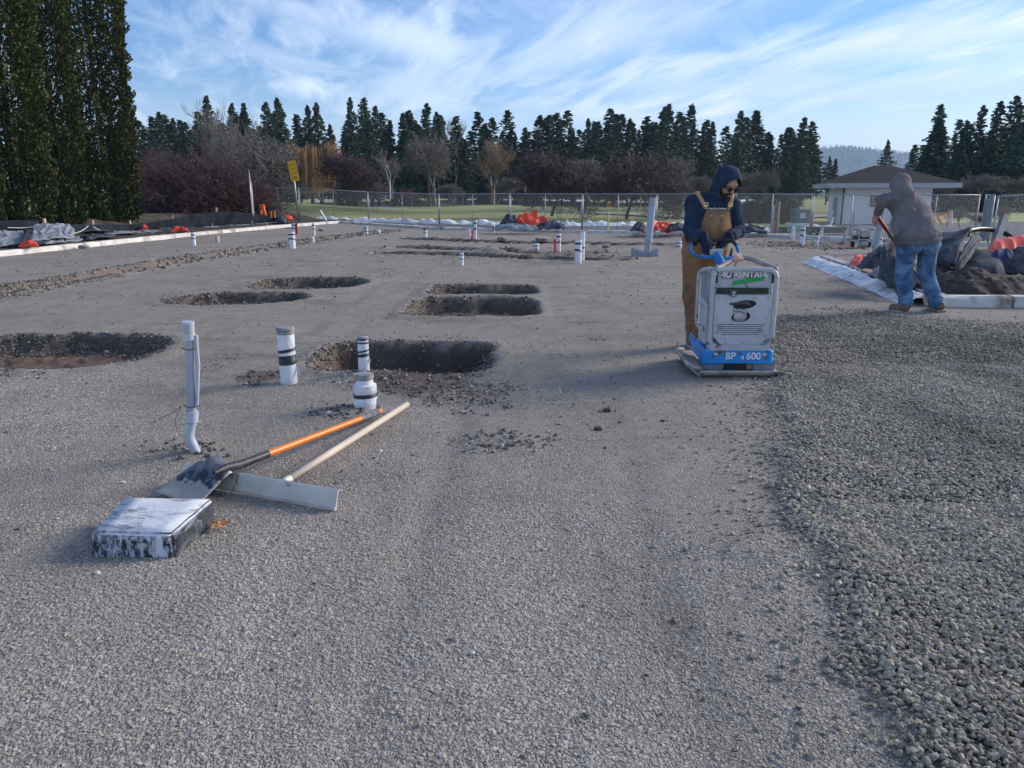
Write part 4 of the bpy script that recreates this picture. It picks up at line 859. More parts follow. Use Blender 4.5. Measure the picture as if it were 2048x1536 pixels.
# ---- concrete edge forms of the pad
def form(name, pts, w, h, m, label, seed=0, lumpy=.012, cat='concrete edge', joints=6, group=None):
    P = [Vector((p[0], p[1], 0)) for p in pts]; out = []; L_ = [0]
    for a, b in zip(P[:-1], P[1:]): L_.append(L_[-1] + (b - a).length)
    n = max(8, int(L_[-1] / .14)); e = empty(name, P[0], label, cat, group)
    def at(s):
        for i in range(len(P) - 1):
            if s <= L_[i + 1] + 1e-6: return P[i].lerp(P[i + 1], (s - L_[i]) / (L_[i + 1] - L_[i])), (P[i + 1] - P[i]).normalized()
        return P[-1], (P[-1] - P[-2]).normalized()
    r = random.Random(seed); seg = n // joints; start = 0
    while start < n:
        end = min(n, start + seg + r.randint(-seg // 4, seg // 4)); end = n if n - end < seg // 3 else end
        V = []; F = []; off = r.uniform(-.015, .015); pr = [(-w / 2, -.05), (-w / 2, h * .85), (-w / 2 + .02, h), (w / 2 - .03, h), (w / 2, h * .8), (w / 2 + .01, -.05)]; k = len(pr); cnt = 0
        for i in range(start, end + 1):
            s = L_[-1] * i / n + (.02 if i == start else (-.02 if i == end else 0)); p, t = at(min(max(s, 0), L_[-1])); sd_ = Vector((t.y, -t.x, 0)); z0 = 0.0
            for j, (x, z) in enumerate(pr):
                q = mnoise.noise(Vector((p.x * 3, p.y * 3, j * 1.7 + seed))) * lumpy; V.append(p - P[0] + sd_ * (x + q * 1.5 + off) + Vector((0, 0, z0 + z + q))); 
            cnt += 1
        for i in range(cnt - 1):
            for j in range(k - 1): F.append((i * k + j, i * k + j + 1, (i + 1) * k + j + 1, (i + 1) * k + j))
        F += [tuple(range(k)), tuple((cnt - 1) * k + j for j in range(k))[::-1]]
        link('form_section', pymesh('form_section', V, F), m, e); start = end + (0 if end == n else 0)
        if end == n: break
    return e
form('footing_edge', EDGE_L, .26, .12, CONC, 'long pale footing edge along the left side below the silt fence', 1, joints=9)
form('footing_edge', EDGE_F, .28, .11, CONC, 'far pale footing edge before the grey path', 2, .02, joints=11)
CO = [Vector((p[0], p[1], 0)) for p in CORN]
form('footing_edge', [CO[1], CO[2], CO[3]], .22, .15, CONC, 'pale footing edge at the right border by the dirt pile', 3, .014, joints=3)
# diagonal one: plastic wrapped foam strip and board
FOAM = mat('wrinkled_white_sheet', (.74, .75, .78), (.58, .59, .63), rough=.5, scale=6, bump=1, bscale=16, c3=(.18, .16, .15), s3=4.5, thr3=(.60, .68))
def diag():
    a, b = CO[0], CO[1]; d = (b - a); L_ = d.length; u_ = d.normalized(); s_ = Vector((u_.y, -u_.x, 0)); s_ = s_ if s_.x < 0 else -s_
    e = empty('footing_edge', a, 'diagonal footing edge wrapped in wrinkled white sheet behind the worker', 'concrete edge')
    V = []; F = []; n = 90; k = 9
    for i in range(n + 1):
        for j in range(k):
            f = j / (k - 1); o = .34 * (1 - f); z = .13 * math.sin(f * math.pi / 2) ** 1.2
            w = mnoise.noise(Vector((i * .33, f * 3, 1))) * .03 + mnoise.noise(Vector((i * .9, f * 6, 5))) * .014
            V.append(u_ * (L_ * i / n) + s_ * (o * (1 + w * 4)) + Vector((0, 0, max(.004, z + w))))
    for i in range(n):
        for j in range(k - 1): F.append((i * k + j, i * k + j + 1, (i + 1) * k + j + 1, (i + 1) * k + j))
    link('plastic_sheet', pymesh('plastic_sheet', V, F, True), FOAM, e)
    BRD = mat('grey_form_board', (.46, .43, .40), (.36, .33, .30), scale=4, bump=.6, c3=(.22, .19, .16), s3=2, thr3=(.55, .66))
    for t0, t1 in ((0, .33), (.335, .68), (.685, 1)):
        m = u_ * (L_ * (t0 + t1) / 2) - s_ * .14; MB().box(m + Vector((0, 0, .075)), (L_ * (t1 - t0) - .02, .20, .15), math.atan2(u_.y, u_.x)).build('form_board', BRD, e, bevel=.006)
diag()
# ---- stakes
def stake(px, yb, yt, w, m, label, group=None, lean=(0, 0), top=None, name='stake', D=None, n=4):
    g_ = G(px, yb) if D is None else P3(px, yb, D); t_ = P3(px, yt, g_.y); h = t_.z - g_.z
    if D is None: g_.z = zat(g_.x, g_.y) - .03; h = t_.z - g_.z
    e = empty(name, g_, label, 'stake' if 'post' not in name else 'post', group, rr.random())
    wd = w / pxm(g_.y); mb = MB(); b = MB().tube([(0, 0, -.1), (lean[0], lean[1], h)], wd * .5 if n > 4 else wd * .62, n); b.build('shaft', m, e)
    if top: MB().tube([(lean[0] * .8, lean[1] * .8, h * .8), (lean[0] * 1.01, lean[1] * 1.01, h + .01)], wd * .75, n).build('painted_top', top, e)
    return e
PINK = mat('pink_paint', (.85, .12, .16), rough=.6); ORANGE = mat('orange_paint', (.85, .20, .03), (.75, .16, .03), rough=.6)
stake(1216, 466, 422, 3, mat('yellow_pole', (.62, .50, .25)), 'thin yellow stake with an orange head behind the far edge')
MB().box((0, 0, 0), (.12, .03, .07)).build('painted_top', ORANGE, [o for o in C.objects if o.name.startswith('stake')][-1], loc=(0, 0, 1.13))
stake(1495, 469, 453, 5, WHITE_PVC, 'short white stake with a pink top right of the navy hooded worker', top=PINK)
stake(1551, 468, 403, 9, WOODB, 'thick brown wooden post at the fence', name='wooden_post')
stake(1544, 466, 410, 5, GREY_PVC, 'grey blue pipe post right beside the thick brown wooden post', name='pipe_post', n=8)
stake(1621, 466, 422, 7, REDW, 'orange stained wooden post before the fence joint', name='wooden_post')
stake(1660, 449, 434, 4, WHITE_PVC, 'short white marker leaning before the building', lean=(.12, 0), D=36)
stake(1702, 487, 424, 4, GALV, 'tall thin steel rod left of the portable generator', name='steel_post', n=6)
stake(655, 443, 421, 4, WHITE_PVC, 'white lath leaning left beyond the far form corner', lean=(-.35, 0), D=42)
i = 0
for px, yb, yt, w, lb in ((240, 466, 437, 5, 'at the left, beside the light grey tarp'), (475 / 1.0, 0, 0, 0, ''), (186, 449, 441, 4, 'under the narrow hedge tree'), (260, 449, 441, 4, 'under the rightmost hedge tree'), (345, 440, 431, 4, 'where the silt fence starts to rise'), (433, 427, 415, 4, 'at the top of the silt fence')):
    if not w: continue
    if px == 240: px = 92
    D = {92: 22.6, 186: 26, 260: 29, 345: 32, 433: 35}[px]
    stake(px, yb, yt, w, WOOD, 'pale wooden stake of the silt fence ' + lb, 'silt fence stakes', D=D)
for px, yb, lb in ((1700, 540, 'a third of the way along the diagonal edge'), (1797, 583, 'left of the digging worker'), (1840, 592, 'between the legs of the digging worker'), (1864, 606, 'by the shovel blade'), (1962, 600, 'before the dirt pile'), (1655, 522, 'near the far tip of the diagonal edge'), (1669, 520, 'thin one near the far tip of the diagonal edge')):
    stake(px, yb, yb - (16 if px > 1690 else 10), 4 if px > 1690 else 2.5, WOOD if px > 1690 else GALV, 'small stub stake ' + lb, 'stub stakes holding the forms')
for px, lb in ((138, 'leftmost rod'), (160, 'second rod'), (186, 'third rod'), (205, 'fourth rod'), (355, 'rod by the red tarp scrap'), (425, 'rod before the silt fence bend'), (505, 'rod below the fence corner')):
    yb = np.interp(px, [0, 300, 540, 680], [500, 468, 450, 441]); stake(px, yb, yb - 12, 1.6, GALV, lb + ' standing in the left footing edge', 'steel rods in the left footing edge', n=5)
# ---- taped standpipes
BROWN_W = mat('dirty_pipe', (.42, .38, .36), (.55, .53, .52), scale=12)
def standpipe(px, yb, yt, w, label, style='bands', group='taped white standpipes', z=None, wide=0):
    g_ = G(px, yb); t_ = P3(px, yt, g_.y); z0 = zat(g_.x, g_.y) if z is None else z; g_.z = z0 - .02; h = t_.z - g_.z; r = w / pxm(g_.y) / 2
    e = empty('standpipe', g_, label, 'pipe', group, rr.random() * 6); n = 18
    ax = (rr.uniform(-.03, .03) * h, rr.uniform(-.03, .03) * h)
    prof = [(r * 1.02, -.05)] + [(r * (1 + .05 * mnoise.noise(Vector((k * 1.3, px, 0)))), h * k / 9) for k in range(10)]
    if wide: prof = [(r * 1.0, -.05), (r * 1.02, 0), (r * .98, h * .45), (r * .90, h * .5), (r * .97, h * .53), (r * .96, h * .75), (r * .72, h * .78), (r * .66, h * .9), (r * .70, h)]
    MB().lathe(prof, n, (0, 0, 0)).build('cloth_wrap', WHITE_PVC if style != 'dirty' else BROWN_W, e, True, auto=45)
    def bandz(z0_, z1_, k=1.06, tilt=0.0, nm='tape_band', m=TAPE):
        mb = MB(); rr_ = r * k; V = [(rr_ * math.cos(q * 6.2832 / n), rr_ * math.sin(q * 6.2832 / n), zz_ + tilt * math.cos(q * 6.2832 / n)) for zz_ in (z0_, z1_) for q in range(n)]
        mb.add(V + [(x * .9, y * .9, z_) for x, y, z_ in V[n:]], [(q, (q + 1) % n, n + (q + 1) % n, n + q) for q in range(n)] + [(n + q, n + (q + 1) % n, 2 * n + (q + 1) % n, 2 * n + q) for q in range(n)]); return mb.build(nm, m, e, True)
    if style == 'bands': bandz(h * .82, h * .90); bandz(h * .52, h * .60, 1.06, r * .3)
    if style == 'top': bandz(h * .86, h * 1.0, 1.05); bandz(h * .55, h * .62, 1.06, r * .25)
    if style == 'black': bandz(h * .55, h * 1.0, .98); bandz(h * .42, h * .47, 1.08)
    if style == 'low': bandz(h * .62, h * .74); bandz(h * .2, h * .3)
    if style in ('bands', 'top', 'low', 'black'): MB().lathe([(r * .9, h - .01), (r * .92, h + .006), (r * .6, h + .010)], n).build('cap', mat('grey_cap', (.35, .35, .36), rough=.5), e, True)
    return e, r, h, bandz
RED = mat('red_tape', (.55, .03, .03), (.40, .02, .02), rough=.5)
SP = [(923, 531, 506, 9, 'lone white standpipe with black band left of centre', 'bands'), (1156, 526, 480, 14, 'left of the two tall wrapped standpipes in the centre', 'bands'), (1164, 522, 463, 10, 'right of the two tall central standpipes, black upper half', 'black'),
 (1117, 503, 468, 9, 'white standpipe with red tape beside it, in the pit', 'bands'), (1072, 500, 487, 12, 'short stubby standpipe left of the pit', 'low'), (951, 483, 441, 6, 'tall thin standpipe with red tape left of centre', 'bands'), (939, 472, 459, 9, 'short fat white stub beside the thin red taped pipe', 'plain'),
 (987, 464, 450, 6, 'small black and white banded pipe at the far edge', 'low'), (851, 478, 457, 8, 'standpipe alone between the trenches and the long rubble line', 'top'), (732, 468, 453, 9, 'standpipe left of the rubble line end', 'bands'), (757, 468, 459, 9, 'low stub on the end of the rubble line', 'plain'),
 (585, 497, 464, 13, 'stepped standpipe standing in the rubble line', 'bands'), (623, 487, 473, 13, 'pale grimy stub right of the stepped standpipe', 'dirty'), (588, 468, 447, 8, 'standpipe beside the grey box at the left edge', 'bands'), (628, 470, 447, 6, 'slim standpipe near the far left corner', 'bands'),
 (388, 491, 466, 8, 'standpipe just inside the left footing edge', 'bands'), (435, 485, 472, 8, 'short standpipe right of the one by the left edge', 'dirty'), (1357, 495, 481, 12, 'squat black banded stub left of the navy worker', 'low'),
 (1585, 482, 452, 6, 'thin standpipe before the light green box', 'plain'), (1603, 490, 455, 10, 'stepped standpipe with black bands right of the navy worker', 'bands'), (1633, 492, 466, 8, 'standpipe with dark slanted top band before the building', 'top'), (1642, 476, 457, 6, 'tape topped standpipe at the far right edge', 'bands'),
 (1659, 484, 474, 9, 'grey square sleeve stub before the generator', 'dirty'), (1688, 486, 462, 5, 'grimy thin standpipe left of the steel rod', 'dirty'), (1757, 506, 476, 9, 'black topped standpipe left of the digging worker', 'top'), (1735, 486, 470, 4, 'thin stub by the generator', 'plain')]
for a in SP: standpipe(*a[:5], style=a[5])
for px, yb, yt, lb in ((1110, 504, 478, 'strip of red tape on the stake in the pit'), (945, 481, 459, 'red tape strip beside the thin standpipe'), (594, 468, 447, 'rust red stake beside the grey box')): stake(px, yb, yt, 4, RED, lb)
# the near ones
def near_pipes():
    r_ = 34 / pxm(5.93) / 2
    e, r, h, bz = standpipe(578, 765, 668, 33, 'wide near standpipe with torn white wrap left of the big hole', 'none'); bz(h * .42, h * .60, 1.03, .004); bz(h * .66, h * .72, 1.04, .012); bz(h * .82, h * 1.0, .97)
    MB().lathe([(r * .98, h), (r * 1.08, h + .006), (r * 1.08, h + .022), (r * .98, h + .026), (r * 1.1, h + .032), (r * 1.1, h + .05), (r * .95, h + .056), (r * .1, h + .056)], 28).build('coupling', mat('grey_coupling', (.33, .33, .33), (.22, .22, .21), scale=20, rough=.6), e, True, auto=30)
    MB().add([(r, 0, h * .42), (r * 1.45, -.02, h * .30), (r * 1.6, -.03, h * .20), (r * 1.02, -.01, h * .26)], [(0, 1, 2, 3)]).build('torn_flap', WHITE_PVC, e); e.rotation_euler.z = 0
    e, r, h, bz = standpipe(729, 752, 680, 22, 'tall thinner near standpipe behind the squat one', 'none'); bz(h * .90, h * 1.05, 1.0); bz(h * .50, h * .60, 1.05, .006); bz(h * .64, h * .70, 1.05, .010); e.rotation_euler.z = 0
    MB().add([(r, 0, h * .5), (r * 1.3, -.02, h * .42), (r * 1.35, -.02, h * .3), (r * 1.02, -.01, h * .34)], [(0, 1, 2, 3)]).build('torn_flap', WHITE_PVC, e)
    MB().lathe([(r * 1.0, h * 1.05), (r * 1.02, h * 1.06 + .008), (r * .2, h * 1.06 + .010)], 24).build('cap', mat('grey_cap', (.35, .35, .36)), e, True)
    e, r, h, bz = standpipe(732, 820, 752, 48, 'squat near standpipe with wide bulging wrap and grey cap', 'none', wide=1); bz(h * .40, h * .50, 1.0, .004); e.rotation_euler.z = 0
    MB().lathe([(r * .66, h * .9), (r * .74, h * .93), (r * .74, h * .97), (r * .67, h * .985), (r * .76, h), (r * .76, h + .018), (r * .1, h + .020)], 28).build('cap', mat('grey_coupling', (.33, .33, .33)), e, True, auto=30)
    MB().add([(r * .9, -.01, h * .45), (r * 1.3, -.03, h * .1), (r * 1.35, -.02, -.01), (r * .95, 0, 0)], [(0, 1, 2, 3)]).build('torn_flap', WHITE_PVC, e)
    # grey conduit with bend
    b0 = G(385, 912); b0.z = zat(b0.x, b0.y); tp = P3(376, 643, b0.y); e = empty('conduit_pipe', b0, 'upright grey conduit with a slim tube tied to it, nearest pipe', 'pipe')
    h = tp.z - b0.z; dx = tp.x - b0.x
    pts = smooth_pts([(0.035, 0, -.05), (.012, 0, .02), (-.006, 0, .10), (dx * .5, 0, h * .3), (dx * .8, 0, h * .6), (dx, 0, h * .93)], 8)
    LBL = mat('light_conduit', (.47, .52, .60), (.42, .46, .54), rough=.35)
    MB().tube(pts[:int(len(pts) * .55)], .0285, 18).build('elbow', LBL, e, True, auto=50)
    MB().tube([(-.004 + dx * .45, 0, h * .29), (dx, 0, h * .90)], .0245, 18).build('pipe', GREY_PVC, e, True, auto=50)
    MB().tube([(-.004 + dx * .42, 0, h * .235), (dx * .47, 0, h * .32)], .034, 18).build('coupling', LBL, e, True, auto=50)
    MB().tube([(dx * .97, 0, h * .865), (dx * .985, 0, h * .905)], .0325, 18).build('coupling', LBL, e, True, auto=50)
    MB().tube([(dx * .985, 0, h * .9), (dx * .99, 0, h * .985)], .030, 18).build('pipe', mat('pale_grey_cap', (.45, .47, .49), (.38, .40, .42), scale=12), e, True, auto=50)
    MB().tube([(dx * .99, 0, h * .98), (dx, 0, h)], .034, 18).build('cap', LBL, e, True, auto=50)
    MB().tube([(dx * .5 + .030, -.004, h * .36), (dx + .033, -.003, h * .66), (dx + .037, 0, h * .90)], .0095, 12).build('slim_tube', LBL, e, True, auto=50)
    for f in (.36, .80):
        V = [(dx * f + .006 + .044 * math.cos(q / 14 * 6.283), .032 * math.sin(q / 14 * 6.283), h * f + .003 * math.sin(q)) for q in range(15)]; MB().tube(V, .0022, 5).build('wire_tie', mat('rusty_wire', (.10, .07, .055)), e)
    MB().tube(smooth_pts([(-.03, -.01, h * .36), (-.05, -.02, h * .30), (-.06, -.04, h * .25), (-.05, -.05, h * .2)], 5), .0016, 4).build('wire_tie', mat('rusty_wire', (.10, .07, .055)), e)
    MB().tube(smooth_pts([(-.03, -.01, h * .36), (-.08, -.02, h * .31), (-.12, -.05, h * .29), (-.14, -.06, h * .27)], 5), .0016, 4).build('wire_tie', mat('rusty_wire', (.10, .07, .055)), e)
    # tiny printed mark on the conduit
near_pipes()
# tall leaning conduit, centre
def mid_conduit():
    b = G(1302, 512); t_ = P3(1304, 395, b.y + .1); t2 = P3(1298, 512, b.y); e = empty('conduit_pipe', b, 'tall pale blue leaning pipe in the middle distance', 'pipe')
    top = P3(1306, 395, b.y) - b; foot = Vector((-.10, 0, -.02)); MB().tube([foot, foot.lerp(top, .28)], .072, 16).build('pipe', GREY_PVC, e, True, auto=50)
    MB().tube([foot.lerp(top, .24), foot.lerp(top, .86)], .085, 16).build('sleeve', mat('pale_blue_pipe', (.40, .47, .55), (.34, .41, .49)), e, True, auto=50); MB().tube([foot.lerp(top, .27), foot.lerp(top, .29)], .1, 16).build('collar', GREY_PVC, e, True)
    MB().tube([foot.lerp(top, .86), top], .082, 16).build('pipe', GREY_PVC, e, True, auto=50)
    s = empty('foam_block', b + Vector((-.02, -.12, 0)), 'grey wedge block lying at the foot of the tall leaning pipe', 'block'); BL = mat('grey_foam', (.33, .37, .42), (.26, .30, .34))
    MB().add([(-.45, 0, -.03), (-.45, 0, .20), (.0, .05, -.03), (.0, .05, .05), (-.45, .2, -.03), (-.45, .2, .20), (.0, .25, -.03), (0, .25, .05)], [(0, 2, 3, 1), (4, 5, 7, 6), (0, 1, 5, 4), (2, 6, 7, 3), (1, 3, 7, 5)]).build('wedge', BL, s)
    MB().add([(.16, 0, -.03), (.16, 0, .18), (-.05, .0, -.03), (-.05, .0, .06), (.16, .25, -.03), (.16, .25, .18), (-.05, .25, -.03), (-.05, .25, .06)], [(0, 2, 3, 1), (4, 5, 7, 6), (0, 1, 5, 4), (2, 6, 7, 3), (1, 3, 7, 5)]).build('wedge', BL, s)
mid_conduit()
b = P3(1752, 500, 19.5); e = empty('conduit_pipe', b, 'pale grey leaning pipe right of the generator, behind the red shovel grip', 'pipe'); MB().tube([(-.02, 0, -.1), (P3(1765, 418, 19.5) - b)], .075, 14).build('pipe', GREY_PVC, e, True, auto=50)
# caps lying on the ground
def lid(px, py, w, label):
    g_ = G(px, py); g_.z = zat(g_.x, g_.y); r = w / pxm(g_.y) / 2; e = empty('sewer_cap', g_, label, 'cap', 'pipe caps lying on the pad')
    MB().lathe([(r * .95, -.02), (r, .03), (r * 1.05, .035), (r * 1.05, .07), (r * .9, .085), (r * .1, .085)], 18).build('rim', mat('grimy_cap', (.28, .27, .26), (.16, .15, .15), scale=9), e, True, auto=30)
    MB().lathe([(r * .85, .086), (r * .8, .10), (r * .05, .10)], 18).build('lid', mat('pale_lid', (.48, .47, .46), (.36, .35, .34)), e, True, auto=30)
for a in ((1003, 485, 16, 'flat cap left of the squat central stub'), (1084, 487, 26, 'open topped cap on the rim of the pit'), (1212, 496, 15, 'round cap right of the pair of tall standpipes'), (168, 497, 20, 'cap half buried beside the left footing edge'), (643, 462, 12, 'dark cap near the far left corner')): lid(*a)
# ---- sign
def sign():
    b = P3(598, 441, 40); e = empty('road_sign', b, 'leaning yellow warning sign on a steel post behind the left edge', 'sign'); t1_ = P3(592, 362, 40) - b; t2_ = P3(583, 322, 40) - b; YEL = mat('yellow_sign_paint', (.85, .48, .03), (.78, .42, .03), rough=.5, scale=3)
    MB().tube([(0, 0, -.1), t2_ * .97 + Vector((0, .03, 0))], .045, 8).build('post', GALV, e, True)
    ax = (t2_ - t1_).normalized(); L_ = (t2_ - t1_).length; ang = math.atan2(-ax.x, ax.z)
    mb = MB(); hw, hh, rc = .21, L_ / 2, .05; pts = []
    for cx, cz, a0 in ((hw - rc, hh - rc, 0), (-hw + rc, hh - rc, 90), (-hw + rc, -hh + rc, 180), (hw - rc, -hh + rc, 270)):
        for k in range(5): a = math.radians(a0 + k * 22.5); pts.append((cx + rc * math.cos(a), cz + rc * math.sin(a)))
    n = len(pts); V = [(x, -.012, z) for x, z in pts] + [(x, .0, z) for x, z in pts]; mb.add(V, [tuple(range(n))[::-1], tuple(range(n, 2 * n))] + [(i, (i + 1) % n, n + (i + 1) % n, n + i) for i in range(n)])
    pl = mb.build('sign_plate', YEL, e); pl.location = (t1_ + t2_) / 2 + Vector((0, -.05, 0)); pl.rotation_euler = (0, -ang, 0)
    def txt(s, z, size, x=0):
        cu = bpy.data.curves.new('lettering', 'FONT'); cu.body = s; cu.size = size; cu.align_x = 'CENTER'; cu.align_y = 'CENTER'; cu.extrude = .001
        o = bpy.data.objects.new('lettering', cu); C.objects.link(o); dg = bpy.context.evaluated_depsgraph_get(); me = bpy.data.meshes.new_from_object(o.evaluated_get(dg)); bpy.data.objects.remove(o)
        o2 = link('lettering', me, mat('faded_sign_ink', (.42, .26, .06), (.30, .18, .05)), pl, (x, -.014, z), (math.pi / 2, 0, 0)); return o2
    txt('GOLF', L_ * .30, .16); txt('CART', L_ * .11, .16); txt('AHEAD', -L_ * .09, .14)
    MB().box((-.03, -.015, -L_ * .33), (.03, .004, .10)).box((.06, -.015, -L_ * .33), (.07, .004, .09)).build('mark', mat('black_ink', (.03, .03, .03)), pl)
sign()
# ---- boxes, hedge bush, generator
GRN = mat('green_utility_paint', (.10, .16, .15), (.08, .13, .125), rough=.5); LGRN = mat('light_green_plastic', (.28, .50, .40), (.22, .42, .33), rough=.5); DGRN = mat('dark_green_plastic', (.035, .09, .07), (.03, .07, .06), rough=.5)
def ubox(name, px0, px1, yb, yt, D, dep, m, label, cat='box'):
    a = P3(px0, yb, D); b = P3(px1, yb, D); t_ = P3(px0, yt, D); w = b.x - a.x; h = t_.z - a.z; e = empty(name, ((a.x + b.x) / 2, D, a.z), label, cat)
    return e, w, h
e, w, h = ubox('transformer_box', 1590, 1619, 447, 418, 33, .7, GRN, 'green steel transformer box behind the fence, with a white label', 'transformer'); MB().box((0, .35, h * .45), (w, .7, h * .9)).build('cabinet', GRN, e, bevel=.02); MB().box((0, .33, h * .94), (w * 1.05, .76, h * .1)).build('hood', GRN, e, bevel=.02); MB().box((0, -.008, h * .55), (w * .34, .008, h * .34)).build('notice', mat('white_label', (.7, .7, .72)), e); MB().box((0, -.014, h * .60), (w * .2, .006, h * .06)).box((0, -.014, h * .48), (w * .26, .006, h * .03)).build('mark', mat('black_ink', (.03, .03, .03)), e); MB().box((0, .4, -.05), (w * 1.3, 1, .12)).build('plinth', CONC, e)
e, w, h = ubox('plastic_bin', 1581, 1606, 465, 449, 29, .4, LGRN, 'light green ribbed plastic box at the far edge', 'box'); MB().box((0, .2, h * .42), (w, .45, h * .84)).build('body', LGRN, e, bevel=.02); MB().box((w * .05, .2, h * .9), (w * .75, .4, h * .2)).build('lid', LGRN, e, bevel=.03); [MB().box((w * .05, -.035, h * z_), (w * .5, .02, h * .06)).build('rib', LGRN, e) for z_ in (.3, .5, .7)]
for x0, x1, yb, yt, D, lb in ((1556, 1580, 466, 455, 29.6, 'dark green crate left of the light green box'), (1608, 1634, 466, 455, 29.3, 'dark green crate right of the light green box'), (1636, 1693, 466, 455, 29.0, 'long dark green trough before the building')):
    e, w, h = ubox('plastic_crate', x0, x1, yb, yt, D, .4, DGRN, lb); MB().box((0, .2, h / 2), (w, .4, h)).build('body', DGRN, e, bevel=.02); MB().box((0, .2, h), (w * 1.03, .44, .04)).build('rim', DGRN, e)
e, w, h = ubox('cable_box', 572, 590, 468, 456, 34, .3, GREY_PVC, 'small grey box on the left footing edge', 'box'); MB().box((0, .15, h / 2), (w, .3, h)).build('body', mat('bluegrey_box', (.14, .16, .19)), e, bevel=.01); MB().box((0, .15, h), (w * 1.05, .32, .03)).build('lid', mat('bluegrey_box', (.14, .16, .19)), e)
def bush(px0, px1, yb, yt, D, label, leaf, k=9000, seed=1, fl=.8, name='evergreen_bush'):
    a = P3(px0, yb, D); b = P3(px1, yb, D); t_ = P3(px0, yt, D); w = (b.x - a.x) / 2; h = t_.z - a.z; e = empty(name, ((a.x + b.x) / 2, D, a.z), label, 'shrub'); r = np.random.RandomState(seed)
    d = r.randn(k, 3); d /= np.linalg.norm(d, axis=1, keepdims=True); d[:, 2] = np.abs(d[:, 2]) * 1.0; lob = .86 + .28 * fbm(np.arctan2(d[:, 1], d[:, 0]) * 2.5 + 9, d[:, 2] * 4 + seed, 3)
    P = d * (lob * (1 - .25 * r.rand(k) ** 2))[:, None] * np.array([w, w * fl, h]); A = r.randn(k, 3); A /= np.linalg.norm(A, axis=1, keepdims=True); B = np.cross(A, r.randn(k, 3)); B /= np.linalg.norm(B, axis=1, keepdims=True); s = .05
    link('crown', npmesh('crown', *cards(P, A * s, B * s * .6), False), leaf, e); link('trunk', npmesh('trunk', *np_tubes([((0, 0, -.1), (w * .3 * math.cos(q), w * .3 * math.sin(q), h * .6), .04, .02) for q in range(6)], 5)), BARK, e)
LEAF = leafmat('laurel_leaves', (.015, .030, .018), (.05, .085, .045))
bush(1506, 1602, 446, 392, 35, 'rounded dark evergreen bush behind the brown post', LEAF, 11000, 2)
bush(1470, 1530, 446, 404, 36, 'lower dark bush partly hidden by the navy hooded worker', LEAF, 6000, 3)
bush(1046, 1086, 412, 380, 55, 'small bluish spruce like bush left of the dark plum tree', leafmat('blue_spruce_needles', (.03, .06, .06), (.10, .15, .15)), 4000, 5)
def twig_clump(px, yb, yt, D, label): put_bare('bare_shrub', px, yt, yb, D, 'plum', M5, label, 1.1, 'shrub')
twig_clump(1925, 452, 412, 30, 'scrubby little shrub behind the right fence corner'); twig_clump(2005, 448, 408, 30, 'scrubby little shrub behind the rightmost fence panel'); twig_clump(1955, 455, 425, 29, 'smallest scrubby shrub between the two at the right fence')
def generator():
    b = P3(1731, 489, 21.5); b.z = zat(b.x, b.y); e = empty('generator', b, 'portable generator in a tube frame on the pad before the building', 'generator'); u_ = 1 / pxm(21.5) * 1.0; BK_ = mat('black_metal', (.02, .02, .022), rough=.4); SIL = mat('silver_engine', (.42, .44, .45), (.3, .31, .32), metal=.3, rough=.4)
    hw = .20; 
    for y in (0, .42): MB().tube(smooth_pts([(-hw, y, .05), (-hw, y, .40), (-hw + .02, y, .56), (hw - .02, y, .56), (hw, y, .40), (hw, y, .05)], 5), .014, 8).build('frame_tube', mat('pale_frame', (.55, .56, .58), rough=.4), e, True)
    for z_ in (.22, .5): MB().tube([(-hw, 0, z_), (-hw, .42, z_)], .012, 6).tube([(hw, 0, z_), (hw, .42, z_)], .012, 6).build('frame_tube', BK_, e)
    MB().box((0, .2, .40), (.26, .34, .20)).build('engine', SIL, e, bevel=.02); MB().box((-.05, .2, .29), (.36, .30, .10)).build('control_panel', BK_, e, bevel=.01); MB().lathe([(.06, -.12), (.115, -.1), (.115, .1), (.06, .12)], 14).build('tank', mat('silver_tank', (.40, .46, .44), rough=.35), e, True, auto=40, loc=(0.02, .2, .13), rot_=(0, math.pi / 2, 0)); MB().box((0, -.02, .24), (.42, .02, .02)).build('frame_bar', SIL, e)
    for sx in (-1, 1): MB().lathe([(.03, -.03), (.085, -.03), (.085, .03), (.03, .03)], 14).build('wheel', BK_, e, True, auto=40, loc=(sx * .23, .3, .09), rot_=(0, math.pi / 2, 0))
    MB().tube([(.2, .0, .05), (.19, -.01, -.02)], .015, 6).build('foot', BK_, e); MB().tube([(-.2, .0, .05), (-.19, -.01, -.02)], .015, 6).build('foot', BK_, e)
generator()
